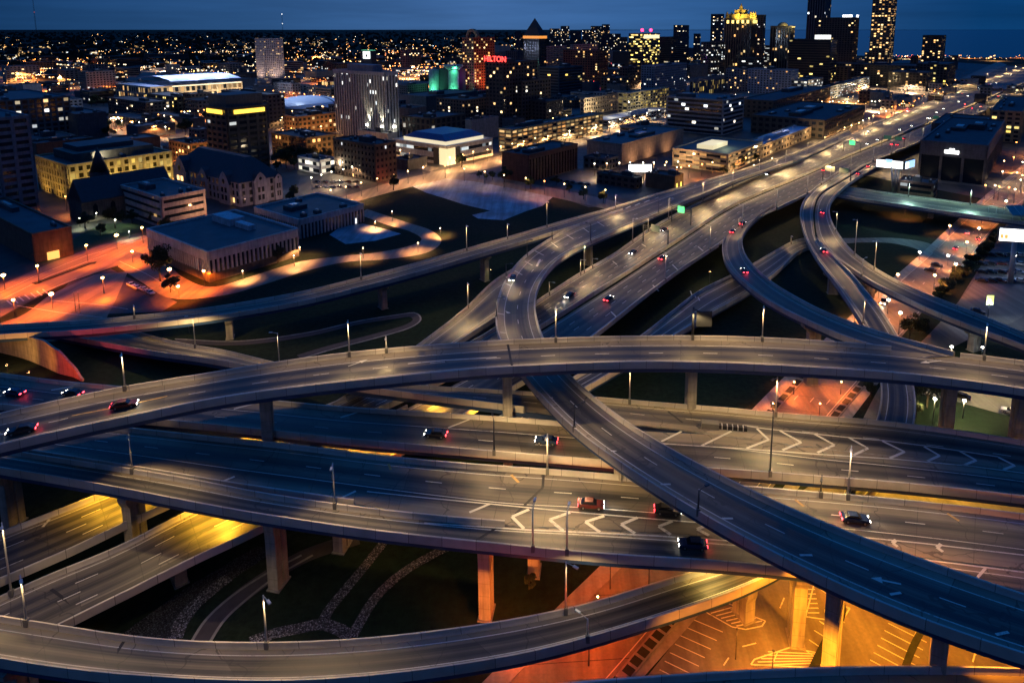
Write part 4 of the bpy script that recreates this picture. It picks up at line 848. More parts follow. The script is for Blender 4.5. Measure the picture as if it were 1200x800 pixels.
# ------------------------------------------------------------------ buildings
AZ = rad(37); E1, E2 = Vector((math.sin(AZ), math.cos(AZ), 0)), Vector((-math.cos(AZ), math.sin(AZ), 0))
WINM = {}
def winmat(prob, tint='mix', strength=2.6, glass=(.012, .018, .028)):
    """dark glazing with some rooms lit; uv is counted in panes"""
    k = (prob, tint, strength, glass)
    if k in WINM: return WINM[k]
    m, nt, bs = mat('glazing'); uv = nt.new('ShaderNodeUVMap'); uv.uv_map = 'uv'
    oi = nt.new('ShaderNodeObjectInfo')
    fl = nt.new('ShaderNodeVectorMath', operation='FLOOR', i_0=uv.outputs[0]).outputs[0]
    ad = nt.new('ShaderNodeVectorMath', operation='ADD', i_0=fl, i_1=nt.new('ShaderNodeCombineXYZ', i_2=nt.math('MULTIPLY', oi.outputs['Random'], 97.0)).outputs[0]).outputs[0]
    wn = nt.new('ShaderNodeTexWhiteNoise', noise_dimensions='3D', i_Vector=ad); n1 = wn.outputs['Value']; n2 = nt.new('ShaderNodeSeparateColor', i_0=wn.outputs['Color'])
    blk = nt.noise(ad, .23, 1)                       # lit rooms come in runs along a floor
    lit = nt.math('LESS_THAN', nt.math('ADD', n1, nt.math('MULTIPLY', nt.math('SUBTRACT', blk, .5), -.25)), prob)
    cols = {'mix': [(0, (1, .55, .2)), (.45, (1, .76, .42)), (.75, (1, .9, .7)), (1, (.8, .9, 1))], 'warm': [(0, (1, .45, .12)), (1, (1, .72, .32))], 'white': [(0, (1, .9, .7)), (1, (.85, .95, 1))], 'yellow': [(0, (1, .66, .12)), (1, (1, .8, .3))]}[tint]
    nt.put(bs.inputs['Emission Color'], nt.ramp(n2.outputs[1], cols))
    nt.put(bs.inputs['Emission Strength'], nt.math('MULTIPLY', lit, nt.math('MULTIPLY_ADD', nt.math('POWER', n2.outputs[2], 2.0), strength, strength * .18)))
    bs.inputs['Base Color'].default_value = (*glass, 1); bs.inputs['Roughness'].default_value = .12
    m.cycles.emission_sampling = 'NONE'; WINM[k] = m; return m
WALLM = {}
def wallmat(col):
    if col not in WALLM: WALLM[col] = concrete_material('wall_finish', col)
    return WALLM[col]
ROOFD = simple('dark_roof_membrane', (0.045, 0.052, 0.06), .85, 0, .35, .25); ROOFB = simple('blue_grey_roof', (0.05, 0.068, 0.078), .7, 0, .3, .2); ROOFW = simple('pale_roof', (0.42, 0.46, 0.55), .6, 0, .15, .2)
SLATE = simple('slate_roof', (0.02, 0.024, 0.032), .6, 0, .3, .8)

def solve(f, target, lo, hi):
    s = f(hi) > f(lo)
    for _ in range(40):
        m = (lo + hi) / 2
        if (f(m) < target) == s: lo = m
        else: hi = m
    return (lo + hi) / 2
HERO = []
def footprint(uc, vb, ul, ur, vt):
    C = P(uc, vb, 0)
    w1 = solve(lambda w: proj(C + E1 * w)[0], ur, 0, 900); w2 = solve(lambda w: proj(C + E2 * w)[0], ul, 0, 900)
    h = solve(lambda h: proj(C + Vector((0, 0, h)))[1], vt, 0, 260); return C, w1, w2, h
def facade(mb, x0, y0, dx, dy, L, h, kind, fl, bay, pw, sh, proud, m, zb=0.0):
    """relief of fins and floor bands on one wall; (x0,y0)->direction (dx,dy), outward = (dy,-dx)"""
    o = (x0, y0, 0); ex = Vector((dx, dy, 0)); ey = Vector((dy, -dx, 0))
    nb = max(1, round(L / bay)); nf = max(1, round((h - zb) / fl)); b = L / nb; f = (h - zb) / nf
    if kind in ('grid', 'ribs'):
        for i in range(nb + 1):
            x = i * b; mb.box(o, ex, ey, max(x - b * pw / 2, 0), min(x + b * pw / 2, L), 0, proud, zb, h, m)
    if kind in ('grid', 'bands'):
        for j in range(nf + 1):
            z = zb + j * f; mb.box(o, ex, ey, 0, L, 0, proud * .8, max(z - f * sh / 2, zb - .0), min(z + f * sh / 2, h), m)
    if kind == 'bands':
        for x in (0, L - .8): mb.box(o, ex, ey, x, x + .8, 0, proud, zb, h, m)
    if kind == 'blank': mb.box(o, ex, ey, 0, L, 0, proud, zb, h, m)
    if kind == 'ribs': mb.box(o, ex, ey, 0, L, 0, proud * 1.1, h - f * .7, h, m)
def building(name, label, uc, vb, ul, ur, vt, wall=(.2, .19, .18), kind='grid', fl=3.6, bay=4.0, pw=.45, sh=.45, proud=.35, prob=.07, tint='mix', strength=2.2, roof=None, units=1, hmin=0, cat='building', glass=(.012, .018, .028), rim=.9, zb=0.0, dims=None, group=None, sides=(None, None)):
    if dims: C, w1, w2, h = dims
    else: C, w1, w2, h = footprint(uc, vb, ul, ur, vt)
    h = max(h, hmin); t = thing(name, label, cat, C, group=group); t['_h'] = h
    O = (0, 0, 0); wm_ = wallmat(wall); rm = roof or ROOFD
    g_ = MB(); W = winmat(prob, tint, strength, glass)
    pts = [(0, 0), (w1, 0), (w1, w2), (0, w2)]; q = lambda x, y, z: tuple(E1 * x + E2 * y + Vector((0, 0, z)))
    for a, b in zip(pts, pts[1:] + pts[:1]):
        L = math.hypot(b[0] - a[0], b[1] - a[1]); nb = max(1, round(L / bay)); nf = max(1, round((h - zb) / fl))
        g_.quad([q(*a, 0), q(*b, 0), q(*b, h - .05), q(*a, h - .05)], W, [(0, -zb / fl), (nb, -zb / fl), (nb, nf), (0, nf)])
    g_.build('glazing', t)
    f_ = MB()
    e1, e2 = E1, E2
    for (a, d, L, n_) in ((Vector((0, 0, 0)), e1, w1, 0), (e1 * w1, e2, w2, 2), (e1 * w1 + e2 * w2, -e1, w1, 2), (e2 * w2, -e2, w2, 1)):
        kd = kind if n_ == 2 or sides[n_] is None else sides[n_]
        facade(f_, a.x, a.y, d.x, d.y, L, h, kd, fl, bay, pw, sh, proud, wm_, zb)
    f_.build('facade', t)
    r_ = MB(); r_.quad([q(-.1, -.1, h), q(w1 + .1, -.1, h), q(w1 + .1, w2 + .1, h), q(-.1, w2 + .1, h)], rm)
    for x0, x1, y0, y1 in ((-proud, w1 + proud, -proud, .3), (-proud, w1 + proud, w2 - .3, w2 + proud), (-proud, .3, .3, w2 - .3), (w1 - .3, w1 + proud, .3, w2 - .3)):
        r_.box(O, e1, e2, x0, x1, y0, y1, h - .3, h + rim, wm_)
    r_.build('roof', t)
    rr = random.Random(int(uc * 7 + vb * 13))
    for i in range(units + (4 if units and C.y < 640 else 0)):
        k_ = 1 if i < units else .3; a, b = w1 * rr.uniform(.15, .3) * k_, w2 * rr.uniform(.15, .3) * k_; x, y = (rr.uniform(.1, .6) * w1, rr.uniform(.1, .6) * w2) if i < units else ((.12 + .2 * (i - units)) * w1, rr.choice((.08, .72, .8)) * w2); z = rr.uniform(2, 4) * (1 if i < units else .5)
        u_ = MB(); u_.box(O, e1, e2, x, x + a, y, y + b, h + .01, h + z, rm); u_.box(O, e1, e2, x + a * .2, x + a * .6, y + b * .2, y + b * .7, h + z + .002, h + z + .8, POLE); u_.build('rooftop_unit', t)
    HERO.append((C + E1 * w1 / 2 + E2 * w2 / 2, math.hypot(w1, w2) / 2, w1, w2, C, h)); t.id_properties_ensure(); del t['_h']
    t_ = t; return t_, C, w1, w2, h
def on(t, name, x0, x1, y0, y1, z0, z1, m):
    """a box part in the building's own frame"""
    b = MB(); b.box((0, 0, 0), E1, E2, x0, x1, y0, y1, z0, z1, m); return b.build(name, t)
def flood(C, x, y, z, power, col, aim, spot=110, name='floodlight'):
    p = C + E1 * x + E2 * y + Vector((0, 0, z)); q = C + E1 * aim[0] + E2 * aim[1] + Vector((0, 0, aim[2]))
    return light('SPOT', p, power, col, None, .5, spot, .8, q, name)
def text_sign(body, C, size, mtl, parent, face='e1', ext=.1):
    """letters standing upright, readable from the camera side"""
    cu = bpy.data.curves.new('lettering', 'FONT'); cu.body = body; cu.size = size; cu.align_x = 'CENTER'; cu.extrude = ext; cu.materials.append(mtl)
    o = bpy.data.objects.new('lettering', cu); COL.objects.link(o); o.parent = parent; o.location = C
    o.rotation_euler = (rad(90), 0, math.atan2(E1.y, E1.x) if face == 'e1' else math.atan2(-E2.y, -E2.x))
    bpy.context.view_layer.update(); me = bpy.data.meshes.new_from_object(o.evaluated_get(bpy.context.evaluated_depsgraph_get()))
    o2 = bpy.data.objects.new('lettering', me); COL.objects.link(o2); o2.parent = parent; o2.location = o.location; o2.rotation_euler = o.rotation_euler; bpy.data.objects.remove(o); o2.name = 'lettering'; return o2

# --- the near left group
t, C, a, b, h = building('office_block', 'long low white ribbed office with a flat blue-grey roof beside the orange street', 246, 331, 176, 350, 297, (.52, .50, .50), 'ribs', 3.4, 1.9, .40, .3, .5, .01, roof=ROOFB, units=0, zb=3.6)
on(t, 'penthouse', a * .62, a * .80, b * .55, b * .85, h + .01, h + 3.2, wallmat((.5, .52, .56))); on(t, 'penthouse', a * .66, a * .74, b * .3, b * .52, h + .01, h + 2.2, wallmat((.5, .52, .56)))
on(t, 'plinth', -.2, a + .2, -.2, b + .2, 0, 3.4, wallmat((.09, .085, .08)))
t, C2, a, b, h = building('office_block', 'ribbed white office wing with a few lit windows behind the long low office', 352, 280, 300, 426, 259, (.52, .50, .50), 'ribs', 3.4, 2.0, .40, .3, .45, .05, 'white', roof=ROOFB, units=1)
t, C, a, b, h = building('office_block', 'pinkish four storey office with dark window bands and rooftop box behind the ribbed office', 192, 268, 146, 242, 233, (.44, .39, .38), 'bands', 4.4, 3.2, .4, .58, .5, .035, 'warm', roof=ROOFB, units=1)
light('POINT', C + E1 * 18 + E2 * -9 + Vector((0, 0, 7)), 4680, (1, .45, .2), None, .4, name='street_glow')
t, C, a, b, h = building('office_tower', 'blue-shadowed ribbed tower cut by the left photo edge', 8, 258, -34, 46, 140, (.22, .24, .28), 'grid', 3.9, 7.0, .22, .48, .6, .02, roof=ROOFB)
t, C, a, b, h = building('brick_building', 'low brick building with a blue flat roof at the left edge by the orange street', 42, 308, -30, 86, 276, (.16, .09, .06), 'blank', 4, 5, prob=.0, roof=ROOFB, units=1)
on(t, 'lit_doorway', a * .30, a * .62, -.6, -.42, 0, 3.6, emit('doorway_glow', (1, .45, .1), 1.6)); light('POINT', C + E1 * 8 + E2 * -5 + Vector((0, 0, 4)), 900, SOD, None, .3, name='doorway_light')
t, C, a, b, h = building('civic_hall', 'floodlit yellow stone civic hall with columns and a dark stepped roof', 84, 236, 47, 203, 195, (.42, .35, .20), 'grid', 4.6, 4.2, .45, .35, .7, .30, 'yellow', 1.2, roof=ROOFD, units=2, glass=(.03, .025, .012))
on(t, 'attic', a * .12, a * .9, b * .2, b * .85, h + .02, h + 5, wallmat((.12, .11, .10))); on(t, 'attic', a * .2, a * .75, b * .35, b * .8, h + 5.01, h + 8, ROOFB)
for i in range(6): flood(C, a * (.02 + .19 * i), -6, h * .5, 2500, (1, .74, .25), (a * (.02 + .19 * i), 0, h * .8), 80)
for i in range(5): flood(C, a * (.08 + .21 * i), -12, 1.0, 8000, (1, .66, .15), (a * (.08 + .21 * i), 0, h * .55))
for i in range(2): flood(C, -12, b * (.3 + .4 * i), 1.0, 8000, (1, .56, .12), (0, b * (.3 + .4 * i), h * .5))
flood(C, a * .3, b * .12, h + 1, 14000, (1, .92, .6), (a * .45, b * .3, h + 5)); 
t, C, a, b, h = building('office_block', 'dark cube shaped block with a pale blue roof in front of the floodlit hall', 120, 229, 109, 168, 198, (.05, .05, .055), 'bands', 4, 4, prob=.0, roof=ROOFW)
t, C, a, b, h = building('office_block', 'long grey framed office with a row of lit top windows at the left edge', 5, 172, -40, 86, 119, (.10, .13, .15), 'grid', 4.4, 5.2, .3, .35, .7, .16, roof=ROOFB, units=2)
t, C, a, b, h = building('office_block', 'dark windowless block with a pale roof box right of the edge tower', 93, 166, 54, 127, 135, (.07, .08, .10), 'blank', 4, 5, prob=0, roof=ROOFB, units=1)
t, C, a, b, h = building('office_tower', 'dark eleven floor tower with glowing yellow bands under its roof', 271, 205, 247, 316, 128, (.07, .065, .06), 'grid', 4.1, 7.4, .28, .48, .7, .045, 'white', roof=ROOFD, units=0)
on(t, 'penthouse', a * .05, a * .98, b * .1, b * .95, h + .02, h + 9, wallmat((.10, .105, .11)))
YB = emit('yellow_light_band', (1, .60, .06), 2.2); on(t, 'light_band', a * .16, a * .95, -1.0, -.72, h - 4.0, h - 1.1, YB); on(t, 'light_band', -1.0, -.72, b * .16, b * .92, h - 4.0, h - 1.1, YB)
t, C, a, b, h = building('office_block', 'dark stepped block behind the yellow band tower', 316, 150, 262, 335, 112, (.09, .095, .105), 'grid', 4.0, 4.4, .45, .5, .4, .02, roof=ROOFD)
# chateau school
def chateau():
    C = P(282, 243, 0); t = thing('school_building', 'pale stone chateau style school with steep slate roofs and round-arched gables', 'school', C)
    wl = wallmat((.36, .34, .36)); w1 = solve(lambda w: proj(C + E1 * w)[0], 331, 0, 300); w2 = solve(lambda w: proj(C + E2 * w)[0], 205, 0, 300); h = 14.0
    O = (0, 0, 0); q = lambda x, y, z: E1 * x + E2 * y + Vector((0, 0, z))
    m = MB(); m.box(O, E1, E2, 0, w1, 0, w2, 0, h, wl); m.build('wall', t)
    def hip(x0, x1, y0, y1, z, rise, nm='roof'):
        k = MB(); s = min(x1 - x0, y1 - y0) * .42; bb = [q(x0 - .6, y0 - .6, z), q(x1 + .6, y0 - .6, z), q(x1 + .6, y1 + .6, z), q(x0 - .6, y1 + .6, z)]
        tt = [q(x0 + s, y0 + s, z + rise), q(x1 - s, y0 + s, z + rise), q(x1 - s, y1 - s, z + rise), q(x0 + s, y1 - s, z + rise)]; k.hexa(bb, tt, SLATE); return k.build(nm, t)
    hip(0, w1, 0, w2, h, 12)
    def gable(x, y, axis, w, hh, deep):
        # gable wall with pointed top standing proud of the wall
        k = MB(); out = -E2 if axis == 'x' else -E1; al = E1 if axis == 'x' else E2; o = q(x, y, 0)
        pr = [(-w / 2, 0), (w / 2, 0), (w / 2, hh), (w * .22, hh + w * .42), (0, hh + w * .6), (-w * .22, hh + w * .42), (-w / 2, hh)]
        f = [o + al * px_ + out * deep + Vector((0, 0, z)) for px_, z in pr]; bk = [o + al * px_ - out * 4 + Vector((0, 0, z)) for px_, z in pr]
        i = len(k.v); k.v += [tuple(p) for p in f + bk]; L = len(pr); k.face([i + n for n in range(L)], wl); k.face([i + L + n for n in range(L)][::-1], wl)
        for n in range(L): k.face((i + n, i + L + n, i + L + (n + 1) % L, i + (n + 1) % L), wl if n in (0, 1, L - 1) else SLATE)
        k.build('gable', t)
        ro = MB(); c = o + out * (deep + .05) + Vector((0, 0, hh + w * .12)); n = 14
        ro.quad([c + al * (w * .12 * math.cos(6.283 * j / n)) + Vector((0, 0, w * .12 * math.sin(6.283 * j / n))) for j in range(n)], winmat(0, 'white')); ro.build('round_window', t)
        wi = MB()
        for rz in (2.5, 7.0):
            for sx in (-.25, .05):
                p = o + al * (w * sx) + out * (deep + .05) + Vector((0, 0, rz)); wi.quad([p, p + al * (w * .2), p + al * (w * .2) + Vector((0, 0, 3)), p + Vector((0, 0, 3))], winmat(.1, 'warm'))
        wi.build('window', t)
    gable(w1 * .45, 0, 'x', w1 * .30, 14, 2.2); gable(w1 * .9, 0, 'x', w1 * .18, 13, 1.2); gable(0, w2 * .18, 'y', w2 * .16, 12, 1.6); gable(0, w2 * .85, 'y', w2 * .2, 13, 1.6); gable(0, w2 * .5, 'y', w2 * .14, 12, 1.2)
    for (sd, L) in ((0, w1), (1, w2)):
        nb = int(L / 4.2)
        for i in range(nb):
            for r_ in range(3):
                x = (i + .35) * L / nb; k = MB(); al, out = (E1, -E2) if sd == 0 else (E2, -E1); p = al * x + out * .08 + Vector((0, 0, 1.8 + r_ * 4.3))
                k.box(tuple(p), al, out, 0, 1.7, -.06, .02, 0, 2.8, winmat(.06, 'warm')); k.build('window', t)
    HERO.append((C + E1 * w1 / 2 + E2 * w2 / 2, 40, w1, w2, C, h))
    flood(C, w1 * .45, -16, 1, 1800, (1, .6, .5), (w1 * .45, 0, 8)); flood(C, w1 * .85, -12, 1, 1200, (1, .6, .5), (w1 * .85, 0, 8))
chateau()
def church():
    C = P(98, 262, 0); t = thing('church', 'dark stone church with a tall pointed spire before the floodlit hall', 'church', C); wl = wallmat((.10, .09, .09))
    q = lambda x, y, z: E1 * x + E2 * y + Vector((0, 0, z)); L, W, hh, rise = 46, 18, 11, 11
    m = MB(); m.box((0, 0, 0), E1, E2, 0, L, 0, W, 0, hh, wl); m.build('nave', t)
    k = MB(); pr = [q(0, -.5, hh), q(L, -.5, hh), q(L, W + .5, hh), q(0, W + .5, hh), q(0, W / 2, hh + rise), q(L, W / 2, hh + rise)]; k.v = [tuple(p) for p in pr]
    for f in ((0, 1, 5, 4), (2, 3, 4, 5), (0, 4, 3), (1, 2, 5)): k.face(f, SLATE)
    k.build('roof', t)
    s = MB(); o = tuple(q(L * .3, W * 1.05, 0)); z0 = 22; s.box(o, E1, E2, 0, 7.5, 0, 7.5, 0, z0, wl); s.build('tower', t)
    s = MB(); oo = q(L * .3 + 3.75, W * 1.05 + 3.75, 0); top = solve(lambda z: proj(C + oo + Vector((0, 0, z)))[1], 172, 5, 120); s.tube(oo + Vector((0, 0, z0)), oo + Vector((0, 0, top)), 4.6, .1, SLATE, 8); s.build('spire', t)
    for i in range(5):
        w_ = MB(); p = q(5 + i * 8.4, -.06, 3); w_.quad([p, p + E1 * 2.2, p + E1 * 2.2 + Vector((0, 0, 5)), p + E1 * 1.1 + Vector((0, 0, 6.6)), p + Vector((0, 0, 5))], winmat(0)); w_.build('window', t)
    HERO.append((C + E1 * 23 + E2 * 9, 28, L, W, C, 22))
church()
# --- middle group
t, C, a, b, h = building('office_tower', 'tall grey tower of close vertical ribs with bright uplights at its base', 454, 166, 395, 468, 86, (.46, .46, .47), 'ribs', 3.3, 3.6, .5, .3, .9, .05, 'white', 3.0, roof=ROOFB, units=0, sides=(None, None))
on(t, 'penthouse', a * .1, a * .9, b * .25, b * .75, h + .02, h + 6.5, wallmat((.24, .26, .30)))
for y in (.06, .34): on(t, 'floodlight', -2.6, -1.6, b * y - 1.1, b * y + 1.1, 12.5, 14.2, emit('flood_lens', (1, .95, .78), 14))
on(t, 'floodlight', a * .42, a * .6, -2.4, -1.4, 12.0, 13.8, emit('flood_lens', (1, .95, .78), 14))
for y in (.06, .30): flood(C, -3.2, b * y, 14.5, 26000, (1, .90, .60), (0, b * y, 30), 64)
flood(C, a * .5, -5, 2, 9000, (1, .92, .66), (a * .5, 0, 20), 70)
t, C, a, b, h = building('office_block', 'dark brown brick office with few lit windows left of the blue roofed arena', 441, 214, 393, 465, 171, (.075, .055, .05), 'grid', 4.0, 3.6, .5, .5, .4, .07, roof=ROOFD, units=2)
light('POINT', C + E1 * 4 + E2 * -6 + Vector((0, 0, 4)), 1500, (1, .12, .05), None, .3, name='red_sign_glow')
t, C, a, b, h = building('arena', 'low white arena with a deep blue metal roof and glowing corner entrance', 524, 194, 461, 577, 173, (.50, .47, .43), 'bands', 5.5, 4, .4, .62, .5, .45, 'white', 1.0, roof=ROOFW, units=0)
bl = simple('blue_metal_roof', (.02, .05, .16), .4, .2, .2, .3); q = lambda x, y, z: E1 * x + E2 * y + Vector((0, 0, z))
k = MB(); k.hexa([q(a * .1, b * .1, h + 3), q(a * .95, b * .1, h + 3), q(a * .95, b * .9, h + 3), q(a * .1, b * .9, h + 3)], [q(a * .2, b * .25, h + 7), q(a * .85, b * .25, h + 7), q(a * .85, b * .75, h + 7), q(a * .2, b * .75, h + 7)], bl); k.build('upper_roof', t)
on(t, 'clerestory', a * .11, a * .94, b * .11, b * .89, h + .1, h + 2.98, emit('clerestory_glow', (1, .85, .55), .9)); on(t, 'entrance', -.9, a * .16, -.9, b * .12, 0, h - 1, emit('entrance_glow', (1, .80, .42), 1.0))
on(t, 'dark_panel', a * .165, a * .26, -1.0, -.2, 0, h - 1, DPOLE); on(t, 'dark_panel', -1.0, -.2, b * .125, b * .22, 0, h - 1, DPOLE)
for x in (.3, .7): flood(C, a * x, -14, 1, 1600, (1, .70, .40), (a * x, 0, h * .6))
for y in (.35, .75): flood(C, -14, b * y, 1, 1400, (1, .70, .40), (0, b * y, h * .6))
light('POINT', C + E1 * -14 + E2 * -14 + Vector((0, 0, 10)), 16200, (1, .58, .22), None, .5, name='street_glow')
building('office_block', 'dark brown block with a lit glazed front behind the blue roofed arena', 505, 168, 472, 546, 140, (.10, .07, .055), 'grid', 5, 6, .4, .3, .4, .25, 'white', 1.2)
building('warehouse', 'plain pale grey shed behind the right end of the blue roofed arena', 553, 166, 546, 584, 142, (.28, .27, .28), 'blank', 5, 6, prob=0, units=1)
building('hotel', 'dark red-brown hotel slab with pale window strips at the lit street corner', 619, 214, 589, 676, 183, (.11, .05, .04), 'ribs', 3.6, 3.4, .45, .4, .5, .01, units=1, sides=('ribs', 'blank'))
building('parking_garage', 'long amber lit parking garage with a greenish roof deck', 600, 180, 585, 706, 153, (.34, .26, .15), 'grid', 3.4, 7, .18, .4, .5, .75, 'warm', .9, roof=ROOFB, units=1)  # garage panes glow in place of lamps inside the open decks
t, C, a, b, h = building('parking_garage', 'parking garage with a brilliantly lit white roof deck', 712, 152, 690, 783, 142, (.36, .33, .28), 'grid', 3.2, 6, .18, .4, .5, .35, 'white', .7, roof=ROOFW, units=1)
for x in (.2, .5, .8): light('POINT', C + E1 * a * x + E2 * b * .5 + Vector((0, 0, h + 8)), 6000, (1, .84, .52), None, .4, name='roof_deck_light')
building('parking_garage', 'yellow lit parking garage frame behind the white roof deck', 735, 140, 724, 783, 110, (.40, .34, .22), 'grid', 3.6, 6, .22, .35, .6, .55, 'yellow', .8, roof=ROOFB, units=0)
t, C, a, b, h = building('brick_building', 'cream arcaded block lit from the street left of the yellow garage', 684, 136, 680, 732, 116, (.36, .30, .25), 'grid', 4.5, 5, .5, .45, .4, .15, 'warm', 1.2)
light('POINT', C + E1 * 5 + E2 * -15 + Vector((0, 0, 12)), 28800, (1, .78, .42), None, .5, name='street_glow')
building('office_block', 'pale office with continuous dark window bands and a blank corner pier', 846, 159, 781, 870, 118, (.40, .37, .36), 'bands', 4.1, 4, .3, .42, .6, .05, 'white', 2.6, roof=ROOFB, units=1)
t, C, a, b, h = building('exhibition_hall', 'wide hall with a dark flat roof and a pink lit curved end wall', 728, 194, 688, 800, 170, (.30, .24, .20), 'blank', 8, 8, prob=0, roof=ROOFB, units=1)
for x in (.15, .4, .7): flood(C, a * x, -10, 1, 5500, (1, .52, .24), (a * x, 0, 8), 120)
t, C, a, b, h = building('parking_garage', 'low garage with a domed green-lit roof and amber decks beside the freeway', 852, 203, 788, 892, 182, (.32, .28, .22), 'bands', 3.4, 5, .3, .45, .5, .6, 'warm', .9, roof=ROOFB, units=0)
on(t, 'roof_pavilion', a * .2, a * .6, b * .4, b * .7, h + .02, h + 3, emit('pavilion_glow', (1, .85, .5), .8)); light('POINT', C + E1 * a * .4 + E2 * b * .3 + Vector((0, 0, h + 7)), 4000, (.9, 1, .6), None, .4, name='roof_deck_light')
light('POINT', C + E1 * 6 + E2 * -14 + Vector((0, 0, 9)), 12600, (1, .55, .22), None, .4, name='street_glow'); light('POINT', C + E1 * -10 + E2 * 30 + Vector((0, 0, 9)), 12600, (1, .5, .2), None, .4, name='street_glow')
t, C, a, b, h = building('shopping_block', 'low retail block with a pale lavender roof and amber shopfronts', 890, 187, 867, 960, 172, (.34, .26, .18), 'grid', 5, 7, .4, .5, .4, .5, 'warm', 1.2, roof=ROOFW, units=2)
for x in (.1, .4, .75): light('POINT', C + E1 * a * x + E2 * -9 + Vector((0, 0, 7)), 8100, (1, .62, .26), None, .4, name='street_glow')
light('POINT', C + E1 * a * .5 + E2 * b * .5 + Vector((0, 0, h + 10)), 3500, (.8, .8, 1), None, .4, name='roof_deck_light')
building('warehouse', 'big black roofed market hall running along the freeway', 965, 163, 880, 1012, 142, (.07, .06, .055), 'grid', 5, 6, .4, .5, .4, .12, 'warm', 1.6, roof=ROOFD, units=2)
building('warehouse', 'second dark flat roofed hall behind the market hall', 905, 140, 868, 972, 119, (.12, .09, .07), 'grid', 5, 6, .5, .5, .4, .10, 'warm', 1.6, roof=ROOFD, units=1)
t, C, a, b, h = building('hotel', 'white gridded hotel below the gothic crowned tower', 926, 112, 876, 934, 83, (.42, .42, .46), 'grid', 3.8, 4.6, .5, .5, .4, .10, 'warm', roof=ROOFB); building('office_block', 'grey wing attached left of the white gridded hotel', 876, 108, 850, 884, 82, (.26, .25, .27), 'grid', 3.8, 4.6, .5, .5, .4, .10, 'warm')
t, C, a, b, h = building('office_block', 'flood lit tan block right of the white gridded hotel', 945, 118, 926, 963, 95, (.36, .32, .28), 'bands', 5, 5, prob=.3, tint='white', strength=1.2); light('POINT', C + E1 * 8 + E2 * -12 + Vector((0, 0, 8)), 28800, (1, .72, .36), None, .5, name='street_glow')
t, C, a, b, h = building('parking_garage', 'white banded garage lit from the street right of the tan block', 968, 118, 960, 1018, 103, (.40, .38, .36), 'bands', 3.6, 5, .3, .45, .5, .5, 'white', 1.0)
for x in (.2, .8): light('POINT', C + E1 * a * x + E2 * -15 + Vector((0, 0, 9)), 28800, (1, .74, .36), None, .5, name='street_glow')
building('office_block', 'blue-grey office slab with a pale left end left of the gridded hotel', 766, 112, 751, 804, 78, (.26, .30, .36), 'grid', 3.8, 4.2, .45, .5, .4, .04, 'white', roof=ROOFB)
building('office_block', 'grey office with tall lit slots behind the banded office', 815, 113, 808, 850, 93, (.20, .21, .22), 'ribs', 6, 6, .4, .3, .5, .35, 'yellow', 1.0, roof=ROOFB)
# right hand side
t, C, a, b, h = building('warehouse', 'big grey windowless depot with a small lit white sign near its roof', 1152, 217, 1076, 1173, 172, (.11, .115, .13), 'ribs', 12, 14, .12, .05, .6, 0, roof=ROOFD, units=2)
SGN = emit('sign_white', (1, 1, .95), 4); on(t, 'lit_sign', -1.1, -.8, b * .40, b * .62, h - 6.6, h - 4.4, SGN); on(t, 'lit_sign', -1.12, -.8, b * .47, b * .55, h - 4.39, h - 3.2, SGN)
for y in (.1, .5, .85): flood(C, -6, b * y, 1.0, 1300, (1, .62, .3), (0, b * y, 12), 100)
building('warehouse', 'dark upper hall stepped up behind the grey depot', 1156, 176, 1090, 1166, 150, (.06, .065, .08), 'blank', 8, 10, prob=0)
building('office_block', 'yellowish lit loft building with a few bright floors right of the depot', 1194, 168, 1158, 1204, 132, (.26, .2, .13), 'grid', 4.2, 6, .4, .45, .4, .22, 'yellow', 1.8)
# special shapes --------------------------------------------------------------
def convention_hall():
    t, C, a, b, h = building('convention_hall', 'long white convention hall under a pale blue lit sloping roof', 178, 127, 138, 285, 103, (.40, .36, .30), 'grid', 8, 7, .35, .3, .6, .45, 'warm', 1.1, roof=ROOFW, units=0)
    q = lambda x, y, z: E1 * x + E2 * y + Vector((0, 0, z)); k = MB()
    lr = simple('pale_metal_roof', (.50, .56, .72), .5, 0, .1, .1)
    for i in range(8):
        x0, x1 = a * (.22 + .097 * i), a * (.22 + .097 * (i + 1)); z = lambda s: h + 2 + 9 * math.sin(math.pi * (.15 + .7 * s))
        for j in range(8):
            s0, s1 = j / 8, (j + 1) / 8; k.quad([q(x0, b * s0, z(s0)), q(x1 - .3, b * s0, z(s0)), q(x1 - .3, b * s1, z(s1)), q(x0, b * s1, z(s1))], lr, smooth=True)
    k.build('curved_roof', t); on(t, 'eaves_light', a * .22, a * .99, -.9, -.5, h - .6, h + .3, emit('eaves_glow', (1, .82, .5), 2.2))
    for x in (.3, .6, .9): light('POINT', C + E1 * a * x + E2 * b * .3 + Vector((0, 0, h + 34)), 110000, (.55, .65, 1), None, 2, name='roof_wash_light')
    for x in (.1, .4, .7, .95): light('POINT', C + E1 * a * x + E2 * -12 + Vector((0, 0, 12)), 21600, (1, .68, .34), None, .6, name='street_glow')
convention_hall()
